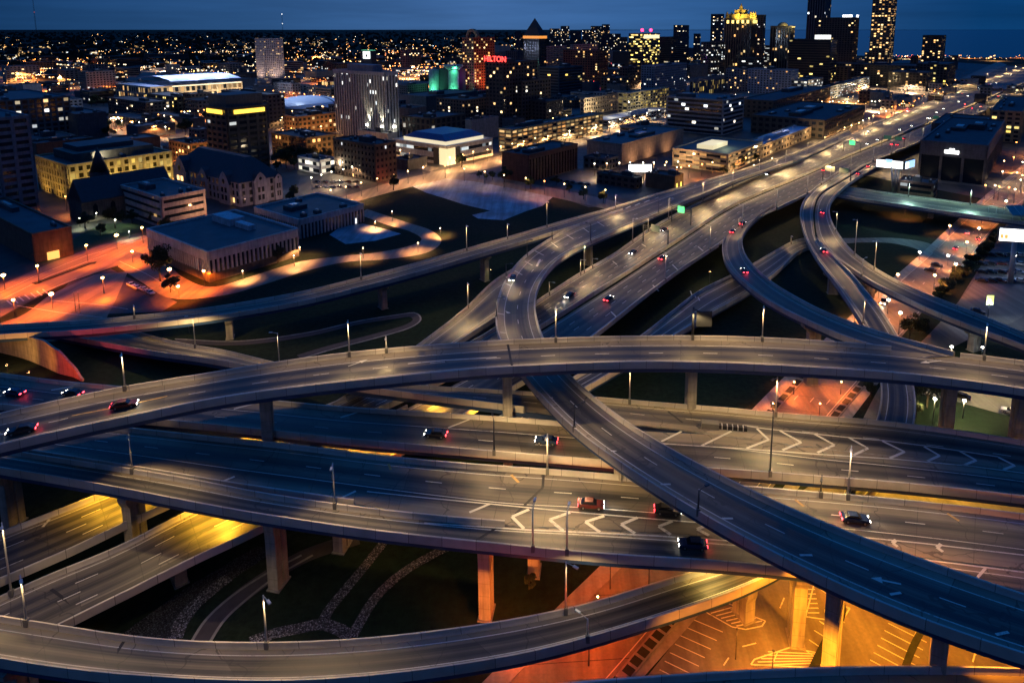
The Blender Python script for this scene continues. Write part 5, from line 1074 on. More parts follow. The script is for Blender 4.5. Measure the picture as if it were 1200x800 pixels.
def dome():
    C = P(362, 131, 0); y = C.y; sc_ = y / 800 * 1.0; R_ = 40 * sc_; t = thing('domed_arena', 'domed arena with a white and blue striped shell roof', 'arena', C)
    q = lambda x, yy, z: E1 * x + E2 * yy + Vector((0, 0, z)); w_ = MB(); n = 40; rx, ry = R_ * .95, R_ * .95; hw = 8
    for i in range(n):
        p0, p1 = 6.2832 * i / n, 6.2832 * (i + 1) / n; f = lambda p, z: q(rx * math.cos(p), ry * math.sin(p), z); w_.quad([f(p0, 0), f(p1, 0), f(p1, hw), f(p0, hw)], wallmat((.3, .22, .18)))
    w_.build('wall', t)
    s1, s2 = simple('shell_white', (.55, .6, .72), .4, 0, .08, .1), simple('shell_dark', (.05, .06, .09), .5, 0, .1, .1); k = MB(); N = 24; hr = 12
    for i in range(N):
        for j in range(16):
            def f(u_, v_):
                x = (u_ * 2 - 1); lim = math.sqrt(max(0, 1 - x * x)); yy = (v_ * 2 - 1) * lim; return q(rx * x * 1.04, ry * yy * 1.04, hw + hr * (1 - (x * x + yy * yy)) ** .5 * .95 if x * x + yy * yy < 1 else hw)
            st_ = s2 if i in (15, 18, 21) else s1
            k.quad([f(i / N, j / 16), f((i + 1) / N, j / 16), f((i + 1) / N, (j + 1) / 16), f(i / N, (j + 1) / 16)], st_, smooth=True)
    k.build('shell_roof', t); light('POINT', C + Vector((-20, -10, 75)), 150000, (.6, .75, 1), None, 3, name='roof_wash_light'); light('POINT', C + E1 * R_ * .8 + E2 * -R_ * .9 + Vector((0, 0, 8)), 9000, (1, .12, .05), None, .5, name='red_sign_glow')
    HERO.append((C, R_, 0, 0, C, 30))
dome()
t, C, a, b, h = building('apartment_tower', 'pale slab apartment tower standing alone below the left horizon', 312, 98, 302, 334, 46, (.55, .48, .47), 'grid', 3.3, 4.0, .42, .5, .5, .16, 'warm', 1.6, roof=ROOFB)
flood(C, -20, b * .5, 3, 45000, (1, .74, .62), (0, b * .5, 50)); flood(C, a * .5, -20, 3, 45000, (1, .74, .62), (a * .5, 0, 50))
# downtown towers: uc, vb, ul, ur, vt, wall, kind, prob, tint, name, label
DT = [
 (556, 110, 543, 580, 45, (.32, .10, .06), 'grid', .16, 'warm', 'brick_tower', 'red floodlit brick hotel tower with an arched crown'),
 (590, 152, 570, 630, 74, (.07, .05, .05), 'grid', .06, 'warm', 'hotel', 'dark brick hotel carrying glowing red rooftop letters'),
 (612, 150, 598, 645, 96, (.06, .05, .055), 'grid', .07, 'mix', 'office_block', 'dark brown block stepped in front of the red letter hotel'),
 (632, 110, 614, 640, 42, (.06, .05, .05), 'grid', .05, 'warm', 'office_tower', 'dark old tower with a pyramid roof and an orange lit crown'),
 (655, 118, 632, 682, 80, (.05, .065, .09), 'bands', .05, 'yellow', 'office_block', 'blue-black office with two lit floors right of the red letter hotel'),
 (700, 100, 660, 712, 60, (.14, .05, .04), 'grid', .10, 'warm', 'brick_building', 'dark red brick block with a steep gable left of the red beacon building'),
 (752, 95, 736, 772, 40, (.07, .07, .08), 'bands', .28, 'yellow', 'office_block', 'dark office with bright upper floors and red rooftop beacons'),
 (785, 90, 768, 806, 44, (.03, .035, .045), 'bands', .02, 'mix', 'office_block', 'black glass slab right of the red beacon building'),
 (796, 80, 788, 806, 30, (.05, .055, .07), 'grid', .06, 'mix', 'office_tower', 'slim dark tower with lit top rising behind the black slab'),
 (842, 82, 831, 846, 17, (.05, .055, .07), 'grid', .10, 'mix', 'apartment_tower', 'narrow dark tower with stacked lit windows left of the gothic crowned tower'),
 (835, 98, 820, 848, 50, (.09, .085, .08), 'grid', .18, 'white', 'office_block', 'small block with a lit rooftop terrace left of the gothic crowned tower'),
 (878, 96, 846, 884, 22, (.10, .085, .07), 'ribs', .05, 'warm', 'office_tower', 'ornate tower with a floodlit golden gothic crown'),
 (891, 92, 880, 894, 18, (.05, .055, .07), 'grid', .07, 'mix', 'apartment_tower', 'narrow dark tower directly right of the golden crown'),
 (924, 95, 900, 928, 31, (.08, .075, .085), 'ribs', .05, 'warm', 'office_tower', 'rounded top tower with a yellow lit dome cap'),
 (962, 85, 942, 969, -14, (.07, .09, .13), 'ribs', .02, 'mix', 'office_tower', 'very tall blue-grey tower cut by the top of the photo'),
 (996, 95, 952, 1002, 21, (.045, .045, .055), 'grid', .05, 'warm', 'office_tower', 'broad dark tower with a glowing white sign on its roof'),
 (970, 104, 922, 978, 47, (.02, .02, .025), 'bands', .035, 'yellow', 'office_block', 'black glass block with a white lit roof box before the broad dark tower'),
 (1038, 96, 1016, 1044, -12, (.13, .10, .09), 'grid', .42, 'warm', 'office_tower', 'tallest tower of the skyline with many glowing orange floors'),
 (1100, 86, 1078, 1105, 42, (.05, .05, .06), 'grid', .16, 'warm', 'apartment_tower', 'isolated dark tower with lit rooms near the right horizon'),
 (437, 100, 424, 442, 60, (.05, .05, .055), 'blank', 0, 'mix', 'clock_tower', 'dark tower with a glowing white panel above the ribbed tower'),
 (476, 84, 470, 482, 59, (.24, .15, .15), 'grid', .10, 'mix', 'apartment_tower', 'small pinkish slab left of the green lit building'),
 (486, 82, 482, 494, 56, (.15, .12, .12), 'grid', .12, 'mix', 'apartment_tower', 'grey slab just right of the small pinkish slab'),
 (1070, 103, 1000, 1080, 78, (.05, .05, .055), 'grid', .10, 'warm', 'office_block', 'long dark block below the tallest tower'),
 (1022, 100, 968, 1030, 76, (.06, .055, .055), 'grid', .08, 'warm', 'office_block', 'dark mid-rise block left of the tallest tower base'),
 (1084, 108, 1040, 1092, 86, (.06, .055, .055), 'grid', .14, 'warm', 'loft_building', 'dark loft block with lit rooms left of the red street'),
 (1108, 103, 1072, 1118, 76, (.07, .06, .06), 'grid', .18, 'yellow', 'loft_building', 'loft block with a yellow lit top floor left of the red street'),
 (640, 92, 636, 664, 55, (.30, .28, .27), 'grid', .06, 'warm', 'office_block', 'pale stone block right of the pyramid roofed tower'),
 (672, 92, 668, 700, 53, (.30, .28, .28), 'grid', .08, 'warm', 'office_block', 'second pale stone block further right of the pyramid roofed tower'),
 (735, 105, 726, 752, 80, (.10, .07, .06), 'grid', .06, 'warm', 'brick_building', 'small brick block left of the blue-grey slab'),
 (722, 112, 704, 736, 92, (.14, .10, .08), 'grid', .10, 'warm', 'brick_building', 'tan brick block below the red beacon building'),
 (528, 112, 508, 546, 82, (.03, .04, .045), 'blank', 0, 'mix', 'office_block', 'block with two emerald green floodlit drums'),
 (500, 132, 468, 560, 114, (.06, .08, .10), 'blank', 0, 'mix', 'warehouse', 'wide low hall with a dull blue roof below the green lit building'),
 (545, 138, 512, 570, 118, (.09, .055, .05), 'grid', .05, 'mix', 'brick_building', 'dark brown brick block behind the arena entrance row'),
 (640, 150, 600, 660, 120, (.05, .045, .05), 'grid', .06, 'mix', 'office_block', 'dark block with a lit stair line left of the cream arcade'),
 (205, 118, 180, 210, 108, (.1, .1, .1), 'grid', .1, 'mix', 'office_block', 'small dark block under the convention hall roof'),
 (205, 135, 172, 232, 114, (.10, .09, .08), 'grid', .22, 'yellow', 'office_block', 'dark block with yellow striped floors below the convention hall'),
 (172, 140, 128, 200, 121, (.05, .05, .055), 'grid', .07, 'mix', 'office_block', 'wide dark block dotted with few lit rooms right of the grey framed office'),
 (225, 152, 180, 240, 140, (.10, .10, .11), 'blank', 0, 'mix', 'warehouse', 'plain blue roofed hall left of the yellow band tower'),
 (165, 150, 128, 190, 141, (.09, .10, .11), 'blank', 0, 'mix', 'warehouse', 'plain blue roofed hall right of the dark windowless block'),
 (360, 190, 320, 395, 163, (.10, .08, .06), 'grid', .10, 'warm', 'brick_building', 'dark brick block lit orange at street level left of the ribbed tower'),
 (350, 160, 334, 395, 138, (.16, .10, .07), 'grid', .18, 'warm', 'brick_building', 'orange lit block below the striped dome'),
 (225, 195, 200, 250, 170, (.12, .07, .045), 'grid', .20, 'warm', 'brick_building', 'orange lit brick block right of the floodlit hall'),
 (376, 205, 350, 394, 189, (.42, .40, .42), 'bands', .6, 'white', 'bus_station', 'small bright white pavilion beside a lit car park'),
 (455, 182, 420, 465, 158, (.45, .42, .38), 'blank', 0, 'white', 'entrance_hall', 'low white lit podium at the foot of the ribbed tower'),
 (478, 200, 462, 500, 189, (.10, .10, .12), 'blank', 0, 'mix', 'warehouse', 'small low flat roofed shed left of the arena'),
 (745, 222, 700, 752, 210, (.09, .07, .06), 'grid', .06, 'warm', 'workshop', 'low dark workshop below the lit white billboard'),
 (790, 224, 757, 800, 208, (.14, .09, .06), 'blank', 0, 'warm', 'workshop', 'brownish workshop with yellow lit doors right of the lit white billboard')]
for i_, (u_, w_, v_, b_) in enumerate([(644, 12, 34, 66), (657, 10, 31, 64), (668, 13, 37, 68), (682, 10, 35, 64), (692, 13, 31, 66), (705, 9, 29, 68), (714, 13, 40, 70), (726, 9, 44, 72), (604, 7, 37, 70), (812, 8, 40, 72), (1012, 8, 62, 84), (1066, 9, 66, 84), (1112, 10, 66, 82)]):
    DT.append((u_ + w_ - 2, b_, u_, u_ + w_, v_, ((.06, .06, .07), (.10, .09, .09), (.05, .055, .07))[i_ % 3], 'grid', (.10, .16, .07)[i_ % 3], 'mix', 'apartment_tower', 'slim far apartment tower with scattered lit rooms, %s from left on the skyline' % ordn((1, 2, 3, 4, 5, 6, 7, 8, 0, 9, 10, 11, 12)[i_])))
for (uc, vb, ul, ur, vt, wall, kind, prob, tint, nm, lb) in DT:
    t, C, a, b, h = building(nm, lb, uc, vb, ul, ur, vt, wall, kind, 4.2 if vb < 120 else 4.0, 5.2 if vb < 120 else 4.6, .4, .45, .35, prob, tint, 3.0, units=1 if vb > 100 else 0)
    q = lambda x, y, z: E1 * x + E2 * y + Vector((0, 0, z))
    if 'an arched crown' in lb:
        k = MB(); n = 16; c = q(-1.2, b * .15, h + 1)
        for i in range(n):
            p0, p1 = math.pi * i / n, math.pi * (i + 1) / n; f = lambda p, r: c + E2 * (r * math.cos(p)) + Vector((0, 0, r * math.sin(p) * 1.1)); k.hexa([f(p0, 8), f(p1, 8), f(p1, 8) + E1 * 6, f(p0, 8) + E1 * 6], [f(p0, 12), f(p1, 12), f(p1, 12) + E1 * 6, f(p0, 12) + E1 * 6], wallmat((.4, .2, .12)))
        k.build('arched_crown', t)
        flood(C, -30, b * .4, 4, 130000, (1, .16, .05), (0, b * .4, 50), 120); flood(C, a * .5, -30, 4, 90000, (1, .25, .06), (a * .5, 0, 50), 120); light('POINT', C + E1 * -16 + E2 * -6 + Vector((0, 0, 26)), 7000, (.7, .12, 1), None, 1, name='purple_sign_glow')
    if 'red rooftop letters' in lb:
        s = text_sign('HILTON', q(-.8, b * .42, h + 1.0), 8, emit('red_sign', (1, .04, .03), 5), t, 'e2', .3)
        on(t, 'sign_frame', -.4, -.1, b * .05, b * .8, h + .9, h + 1.3, DPOLE)
    if 'a pyramid roof' in lb:
        k = MB(); p = [q(-.5, -.5, h), q(a + .5, -.5, h), q(a + .5, b + .5, h), q(-.5, b + .5, h)]; ap = q(a / 2, b / 2, h + 27)
        mid = [x.lerp(ap, .45) for x in p]
        k.hexa(p, mid, wallmat((.06, .05, .05)))
        for i in range(4): k.quad([mid[i], mid[(i + 1) % 4], ap], SLATE)
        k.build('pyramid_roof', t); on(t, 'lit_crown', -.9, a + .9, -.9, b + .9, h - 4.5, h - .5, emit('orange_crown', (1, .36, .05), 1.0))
    if 'golden gothic crown' in lb:
        gl = wallmat((.40, .30, .12))
        on(t, 'crown_tier', a * .12, a * .88, b * .12, b * .88, h + .01, h + 9, gl); on(t, 'crown_tier', a * .3, a * .7, b * .3, b * .7, h + 9.01, h + 17, gl)
        for x, y in ((0, 0), (.85, 0), (0, .85), (.85, .85), (.42, 0), (0, .42)):
            k = MB(); c = q(a * (x + .07), b * (y + .07), h); k.tube(c, c + Vector((0, 0, 7)), 3, 3, gl, 6); k.tube(c + Vector((0, 0, 7)), c + Vector((0, 0, 14)), 3, .2, gl, 6); k.build('pinnacle', t)
        k = MB(); c = q(a * .5, b * .5, h + 17); k.tube(c, c + Vector((0, 0, 12)), 5, .3, gl, 8); k.build('spire', t)
        for x, y in ((-10, -10), (a * .5, -12), (-12, b * .5)): flood(C, x, y, h + 2, 60000, (1, .70, .12), (a * .4, b * .4, h + 8), 120)
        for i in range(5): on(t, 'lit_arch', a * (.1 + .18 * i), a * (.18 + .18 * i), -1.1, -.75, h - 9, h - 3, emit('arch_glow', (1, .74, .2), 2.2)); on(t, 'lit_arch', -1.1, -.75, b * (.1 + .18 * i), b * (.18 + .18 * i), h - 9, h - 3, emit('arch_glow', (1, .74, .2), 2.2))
    if 'lit dome cap' in lb:
        k = MB(); k.ball(tuple(q(a * .5, b * .5, h)), min(a, b) * .48, wallmat((.35, .30, .16)), 16, 10, .8); k.build('dome_cap', t); flood(C, -10, -10, h + 1, 40000, (1, .8, .3), (a * .5, b * .5, h + 6), 120)
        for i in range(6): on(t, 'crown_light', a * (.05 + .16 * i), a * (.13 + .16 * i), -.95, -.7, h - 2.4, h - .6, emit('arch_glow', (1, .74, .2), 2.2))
    if 'sign on its roof' in lb: on(t, 'roof_sign', a * .3, a * .75, -1, -.6, h + 1.2, h + 5.5, emit('white_sign_soft', (.95, .95, 1), 3)); on(t, 'roof_sign', -1, -.6, b * .05, b * .3, h + 1.2, h + 5.5, emit('white_sign_soft', (.95, .95, 1), 3))
    if 'white lit roof box' in lb: on(t, 'roof_box', a * .1, a * .6, b * .1, b * .4, h + .02, h + 8, emit('roof_box_glow', (.95, .95, .9), 1.4))
    if 'red rooftop beacons' in lb:
        on(t, 'lit_terrace', a * .05, a * .95, -.9, -.6, h - 9, h - 2, emit('terrace_glow', (1, .85, .5), 1.3)); 
        for i, x in enumerate((.2, .7)):
            k = MB(); k.ball(tuple(q(a * x, b * .3, h + 7)), 3.0, emit('beacon_red', (1, .03, .12), 6), 10, 6); k.tube(q(a * x, b * .3, h), q(a * x, b * .3, h + 5), .3, .3, DPOLE, 6); k.build('beacon', t)
        light('POINT', C + E1 * a * .5 + E2 * b * .3 + Vector((0, 0, h + 12)), 40000, (1, .04, .15), None, 1, name='beacon_glow')
    if 'glowing white panel' in lb:
        pw_ = emit('panel_white', (.92, 1, .95), 1.8); o = on(t, 'lit_panel', -.9, -.6, b * .12, b * .75, h - 14, h - 1, pw_); on(t, 'roof_edge', -.9, a * .9, -.9, b * .9, h + .9, h + 1.3, emit('green_edge', (.2, 1, .5), .8))
        k = MB(); c = q(-.95, b * .43, h - 8.5); n = 14; k.quad([c - E2 * (2.6 * math.cos(6.283 * j / n)) + Vector((0, 0, 2.6 * math.sin(6.283 * j / n))) for j in range(n)], simple('dial_grey', (.1, .14, .12), .6)); k.build('emblem', t)
    if 'emerald green' in lb:
        gg = wallmat((.30, .42, .38))
        for x, y in ((.02, .9), (.35, .08)):
            k = MB(); c = q(a * x - 6, b * y - 4, 0); k.tube(c, c + Vector((0, 0, h * 1.0)), 8, 8, gg, 18); k.build('drum', t)
        k = MB(); c = q(a * .35 - 6, b * .08 - 4, h); k.tube(c, c + Vector((0, 0, 5)), 9, 15, gg, 18); k.tube(c + Vector((0, 0, 5)), c + Vector((0, 0, 7)), 15, 15, gg, 18); k.build('drum_cap', t)
        for x, y, s in ((a * .02 - 24, b * .9 - 14, 1), (a * .35 - 22, b * .08 - 20, 1)): flood(C, x, y, 3, 34000, (.16, 1, .55), (x + 18, y + 14, h * .5), 120)
        light('POINT', C + E1 * (a * .35 - 14) + E2 * (b * .08 - 16) + Vector((0, 0, h + 3)), 12000, (.15, 1, .55), None, 1, name='green_wash')
    if 'white lit podium' in lb: light('POINT', C + E1 * 10 + E2 * 10 + Vector((0, 0, h + 8)), 6000, (1, .9, .62), None, .5, name='podium_light')
    if 'bright white pavilion' in lb: light('POINT', C + E1 * 6 + E2 * -12 + Vector((0, 0, 9)), 7000, (1, .80, .5), None, .5, name='car_park_light'); flood(C, -12, b * .5, 6, 4000, (1, .9, .7), (0, b * .5, 4))
    if 'yellow lit doors' in lb:
        for x in (.15, .62): on(t, 'door', a * x, a * (x + .12), -.7, -.5, 0, 4.5, emit('door_glow', (1, .75, .12), 2))
        light('POINT', C + E1 * 8 + E2 * -8 + Vector((0, 0, 6)), 3240, (1, .5, .15), None, .4, name='street_glow')
    if 'orange lit block' in lb or 'orange lit brick' in lb or 'lit orange at street' in lb:
        for x in (.2, .7): light('POINT', C + E1 * a * x + E2 * -10 + Vector((0, 0, 7)), 8100, (1, .42, .1), None, .5, name='street_glow')
        light('POINT', C + E1 * -10 + E2 * b * .5 + Vector((0, 0, 7)), 8100, (1, .42, .1), None, .5, name='street_glow')
# ------------------------------------------------------------------ filler city
FR = random.Random(11); PLACED = []; N_HERO = len(HERO)
DECK = [(p.x, p.y, r.w[i] / 2) for r in RAMPS.values() for i, p in enumerate(r.c) if i % 3 == 0]
STREETS = [catmull([P(u, v, 0) for u, v in l], 80) for l in ([(340, 253), (408, 234), (470, 216), (530, 202), (590, 187), (650, 171), (775, 141), (917, 102)], [(505, 204), (555, 208), (615, 219), (676, 231), (728, 243)], [(892, 207), (962, 179), (1049, 137), (1125, 98), (1175, 74)], [(510, 199), (445, 185), (405, 176), (335, 163)], SL, SR, [(-50, 375), (0, 352), (58, 325), (126, 300), (238, 270)], [(1010, 203), (1080, 208), (1140, 214), (1300, 225)], [(1180, 245), (1198, 215), (1230, 185), (1275, 150)])]
LOTS = [P(385, 214, 0), P(690, 214, 0), P(530, 225, 0), P(580, 240, 0), P(1160, 320, 0), P(1220, 300, 0)]
def free(c, r):
    for h in HERO[:N_HERO]:
        if (Vector((c.x, c.y)) - Vector((h[0].x, h[0].y))).length < r + h[1] * .92: return False
    for h in HERO[N_HERO:]:
        if (Vector((c.x, c.y)) - Vector((h[0].x, h[0].y))).length < (r + h[1]) * .86: return False
    for x, y, w_ in DECK:
        if abs(x - c.x) < r + w_ + 8 and abs(y - c.y) < r + w_ + 8: return False
    for L in STREETS:
        for p in L[::2]:
            if abs(p.x - c.x) < r + 9 and abs(p.y - c.y) < r + 9: return False
    for p in LOTS:
        if (p - c).length < r + 35: return False
    return True
WALLS = [((.07, .06, .055), 'dark'), ((.13, .08, .06), 'brick'), ((.18, .17, .16), 'grey'), ((.28, .25, .21), 'tan'), ((.07, .085, .11), 'blue-grey'), ((.36, .34, .32), 'pale')]
REG = [((-30, 150, 300, 230), 8), ((-40, 60, 330, 112), 95), ((-30, 112, 270, 160), 22), ((320, 60, 560, 130), 60), ((330, 130, 480, 200), 12), ((545, 62, 760, 125), 55), ((600, 125, 760, 215), 14), ((750, 66, 1010, 135), 60), ((990, 72, 1110, 138), 44), ((1085, 78, 1300, 150), 70), ((1160, 145, 1290, 215), 14), ((1080, 235, 1240, 262), 3)]
made = []
for (u0, v0, u1, v1), n in REG:
    k = 0; tries = 0
    while k < n and tries < n * 90:
        tries += 1; u = FR.uniform(u0, u1); v = v0 + (v1 - v0) * FR.random() ** 1.35; C = P(u, v, 0); D = C.y
        w1, w2 = (FR.uniform(14, 46), FR.uniform(14, 40)) if tries < n * 30 else (FR.uniform(9, 22), FR.uniform(9, 20))
        if D > 1400: w1 *= 1.5; w2 *= 1.5
        c = C + E1 * w1 / 2 + E2 * w2 / 2; r = math.hypot(w1, w2) / 2
        if not free(c, r): continue
        hgt_ = FR.choice([5, 7, 8, 10, 12, 14, 18]) * (1.0 if D < 900 else 1.15)
        if 560 < u < 1000 and v < 110 and FR.random() < .45: hgt_ = FR.uniform(22, 60)
        elif FR.random() < .06: hgt_ = FR.uniform(18, 34)
        made.append((u, v, C, w1, w2, hgt_, FR.randrange(6), FR.choice([0, .02, .05, .10, .2]), FR.random())); HERO.append((c, r, w1, w2, C, hgt_)); k += 1
REFS = [(355, 110, 'striped dome'), (317, 75, 'pale apartment tower'), (215, 105, 'convention hall'), (430, 120, 'ribbed tower'), (525, 90, 'green lit drums'), (562, 75, 'red hotel tower'), (590, 100, 'red letter hotel'), (627, 60, 'pyramid roofed tower'), (865, 60, 'golden crown tower'), (1028, 50, 'tallest orange-lit tower'), (960, 60, 'broad dark tower'), (752, 60, 'red beacon building'), (1120, 190, 'grey depot'), (1195, 150, 'yellowish loft building'), (1092, 62, 'isolated right tower'), (520, 180, 'blue roofed arena'), (640, 200, 'red-brown hotel slab'), (660, 165, 'amber garage'), (280, 160, 'yellow band tower'), (130, 205, 'floodlit civic hall'), (20, 190, 'edge tower'), (60, 80, 'far left city lights'), (825, 140, 'banded office'), (1170, 110, 'freeway tail lights'), (90, 140, 'dark windowless block'), (480, 75, 'small pinkish slab')]
made.sort(key=lambda q: -(q[3] + q[4]) * (q[5] + 6) / q[2].y ** 2)
extra, made = made[292:], made[:292]
for _ in range(900):      # the low roofs further out, too many and too small to tell apart
    u, v = FR.uniform(-60, 1260), 44 + 40 * FR.random(); C = P(u, v, 0)
    if u > 640 and v < 40 + (u - 600) * .10 or (u > 900 and v < 72): continue
    w1, w2 = FR.uniform(12, 40), FR.uniform(12, 34)
    if free(C + E1 * w1 / 2 + E2 * w2 / 2, max(w1, w2) * .5): extra.append((u, v, C, w1, w2, FR.choice([4, 5, 6, 7, 9, 12, 16]), FR.randrange(6), FR.choice([0, .04, .1, .2]), FR.random()))
xm = MB(); off_ = 0
for (u, v, C, w1, w2, hh, wi, pb, rn) in extra:
    pts = [(0, 0), (w1, 0), (w1, w2), (0, w2)]; W = winmat((.04, .12, .22)[int(rn * 3)], ('warm', 'mix')[int(rn * 7) % 2], 2.0, (.03, .026, .024)) if pb else wallmat(WALLS[wi][0])
    for a, b in zip(pts, pts[1:] + pts[:1]):
        L = math.hypot(b[0] - a[0], b[1] - a[1]); nb, nf = max(1, int(L / 4)), max(1, int(hh / 3.4)); off_ += 37; A_, B_ = C + E1 * a[0] + E2 * a[1], C + E1 * b[0] + E2 * b[1]; Z_ = Vector((0, 0, hh))
        xm.quad([A_, B_, B_ + Z_, A_ + Z_], W, [(off_, 0), (off_ + nb, 0), (off_ + nb, nf), (off_, nf)])
    xm.quad([C + E1 * x + E2 * y + Vector((0, 0, hh)) for x, y in pts], (ROOFD, ROOFB, ROOFD)[int(rn * 13) % 3])
tag(xm.build('distant_blocks'), 'hundreds of tiny low roofs filling the far city below the horizon', 'distant buildings', kind='stuff')
names = {}
for q in made:
    u, v, C, w1, w2, hh, wi, pb, rn = q
    ref = min(REFS, key=lambda r_: ((r_[0] - u) * .8) ** 2 + (r_[1] - v) ** 2)
    rel = 'beyond' if v < ref[1] - 10 else ('in front of' if v > ref[1] + 14 else ('left of' if u < ref[0] else 'right of'))
    size = 'low' if hh < 11 else ('mid-rise' if hh < 21 else 'tall')
    lit = 'unlit' if pb == 0 else ('dimly lit' if pb < .06 else 'brightly lit')
    base = '%s %s %s block %s the %s' % (lit, size, WALLS[wi][1], rel, ref[2]); names.setdefault(base, []).append(q)
for base, qs in names.items():
    qs.sort(key=lambda q: proj(q[2])[0])
    for i, q in enumerate(qs):
        u, v, C, w1, w2, hh, wi, pb, rn = q; lb = base if len(qs) == 1 else base + ', %s from left' % ordn(i)
        near = C.y < 1100
        building('city_block', lb, u, v, 0, 0, 0, WALLS[wi][0], ('grid', 'bands', 'grid', 'blank')[int(rn * 4)] if pb or near else 'blank', 3.8, 4.5 if near else 6.5, .42, .45, .4, pb, ('mix', 'warm', 'white')[int(rn * 17) % 3], 2.2, roof=(ROOFD, ROOFB, ROOFD)[int(rn * 13) % 3], units=1 if near else 0, dims=(C, w1, w2, hh), group='blocks filling the city')
from mathutils import noise as nz
# ------------------------------------------------------------------ city lamps
HEADS = [emit('city_lamp_orange', (1, .36, .08), 14), emit('city_lamp_warm', (1, .62, .25), 14), emit('city_lamp_white', (1, .86, .62), 14), emit('city_lamp_cool', (.75, .9, 1), 11), emit('city_lamp_red', (1, .06, .05), 12), emit('city_lamp_green', (.1, 1, .4), 9)]
FARH = [emit('far_lamp_%d' % i, c_, s_) for i, (c_, s_) in enumerate([((1, .32, .06), 7), ((1, .52, .18), 6), ((1, .80, .5), 5), ((.75, .9, 1), 4), ((1, .06, .05), 6), ((.1, 1, .4), 5)])]
protos = []
for hm in HEADS:
    t = thing('street_lamp', 'x', 'street lamp', (0, -300, 0)); a = MB(); a.tube((0, 0, 0), (0, 0, 8), .14, .09, DPOLE, 5); a.build('pole', t); b = MB(); b.ball((0, 0, 8.4), .42, hm, 8, 5, .8); b.build('lamp_head', t); protos.append([t, False])
LR = random.Random(5)
def inside_building(p):
    for h in HERO:
        d = p - h[4]; x, y = d.dot(E1), d.dot(E2)
        if -1.5 < x < h[2] + 1.5 and -1.5 < y < h[3] + 1.5 and h[2] > 0: return True
        if h[2] == 0 and d.length < h[1] + 2: return True
    return False
def on_deck(p): return any(abs(x - p.x) < w_ + 3 and abs(y - p.y) < w_ + 3 for x, y, w_ in DECK)
spots = []   # (point, colour index, light power)
def row(a, b, n, cols, pw=0, jit=3, off=0):
    for i in range(n):
        s = (i + .5) / n; p = P(a[0] + (b[0] - a[0]) * s + LR.gauss(0, jit * .3), a[1] + (b[1] - a[1]) * s + LR.gauss(0, jit * .08), 0)
        spots.append((p, LR.choice(cols), pw if i % 2 == 0 else 0))
row((345, 252), (505, 208), 9, [1, 1], 8200); row((520, 200), (650, 170), 9, [1, 1], 8200); row((660, 168), (900, 108), 16, [1, 2, 2], 12000); row((510, 207), (720, 241), 9, [1, 1, 0], 1500)
row((335, 160), (500, 196), 8, [0, 1], 3800); row((880, 210), (1040, 140), 24, [1, 1, 2, 0], 11000); row((905, 213), (1055, 146), 16, [1, 1, 0], 3000); row((1045, 137), (1170, 76), 30, [0, 0, 1], 42000, 8); row((1060, 140), (1172, 80), 18, [0, 0, 1, 4], 0, 8)
row((70, 250), (240, 205), 10, [0, 1], 4600); row((205, 205), (250, 186), 9, [0, 0, 1], 16000, 8); row((200, 195), (250, 178), 8, [0, 0, 1], 14000, 8); row((790, 212), (880, 198), 7, [1, 0], 3200); row((690, 206), (800, 204), 8, [1, 2], 2600); row((640, 152), (700, 142), 8, [1, 2], 6500, 6); row((760, 204), (800, 212), 3, [1], 2500)
row((1175, 240), (1255, 160), 10, [1, 0, 2], 4200, 8); row((1010, 204), (1200, 218), 10, [1, 1, 2], 2600, 5); row((930, 122), (1030, 118), 12, [1, 2], 30000, 6); row((960, 130), (1060, 128), 16, [1, 2, 2], 26000, 6); row((340, 140), (395, 150), 7, [0, 1], 6500, 8); row((335, 172), (395, 182), 6, [0, 1], 5500, 6); row((140, 128), (285, 116), 12, [1, 2], 7000, 6); row((360, 225), (420, 208), 5, [2], 3200)
for (u0, v0, u1, v1), n, cols in [((0, 70, 130, 110), 110, [0, 0, 1, 1, 2]), ((20, 82, 90, 98), 34, [2, 2, 1]), ((130, 62, 320, 92), 80, [0, 1, 2, 2]), ((330, 62, 425, 100), 110, [0, 0, 1, 2]), ((440, 62, 545, 105), 120, [0, 0, 0, 1, 2]), ((455, 78, 505, 98), 44, [0, 1]), ((560, 50, 720, 110), 120, [0, 1, 2, 2, 3, 4]), ((720, 60, 900, 110), 70, [1, 2, 3]), ((90, 135, 260, 160), 36, [0, 1, 2, 2]), ((900, 78, 1090, 115), 80, [1, 2, 2, 0]), ((1130, 85, 1260, 140), 70, [0, 1, 2, 4]), ((1040, 68, 1220, 78), 70, [1, 2, 0, 4]), ((1170, 180, 1260, 240), 26, [1, 2, 0]), ((330, 100, 400, 160), 26, [0, 1])]:
    n = int(n * 2.6)
    while n > 0:
        p = P(LR.uniform(u0, u1), LR.uniform(v0, v1), 0); g1, g2 = p.dot(E1), p.dot(E2); blk = 95.0; ci = LR.choice(cols); ax = LR.random() < .5
        if LR.random() < .25: spots.append((p, ci, 0)); n -= 1; continue
        m_ = LR.randint(3, 9); step = LR.choice([26, 34, 45])
        if nz.noise(p * .0023) < -.12 and LR.random() < .8: n -= .1; continue
        if ax: g2 = round(g2 / blk) * blk
        else: g1 = round(g1 / blk) * blk
        for k in range(m_):
            q = (E1 * (g1 + k * step) + E2 * g2) if ax else (E1 * g1 + E2 * (g2 + k * step)); q += Vector((LR.gauss(0, 2), LR.gauss(0, 2), 0)); uu, vv = proj(q)
            if u0 - 20 < uu < u1 + 20 and v0 - 4 < vv < v1 + 4 and LR.random() < .85: spots.append((q, ci if LR.random() < .8 else LR.choice(cols), 0)); n -= 1
        n -= .2
spots = [s for s in spots if not inside_building(s[0]) and not on_deck(s[0])]
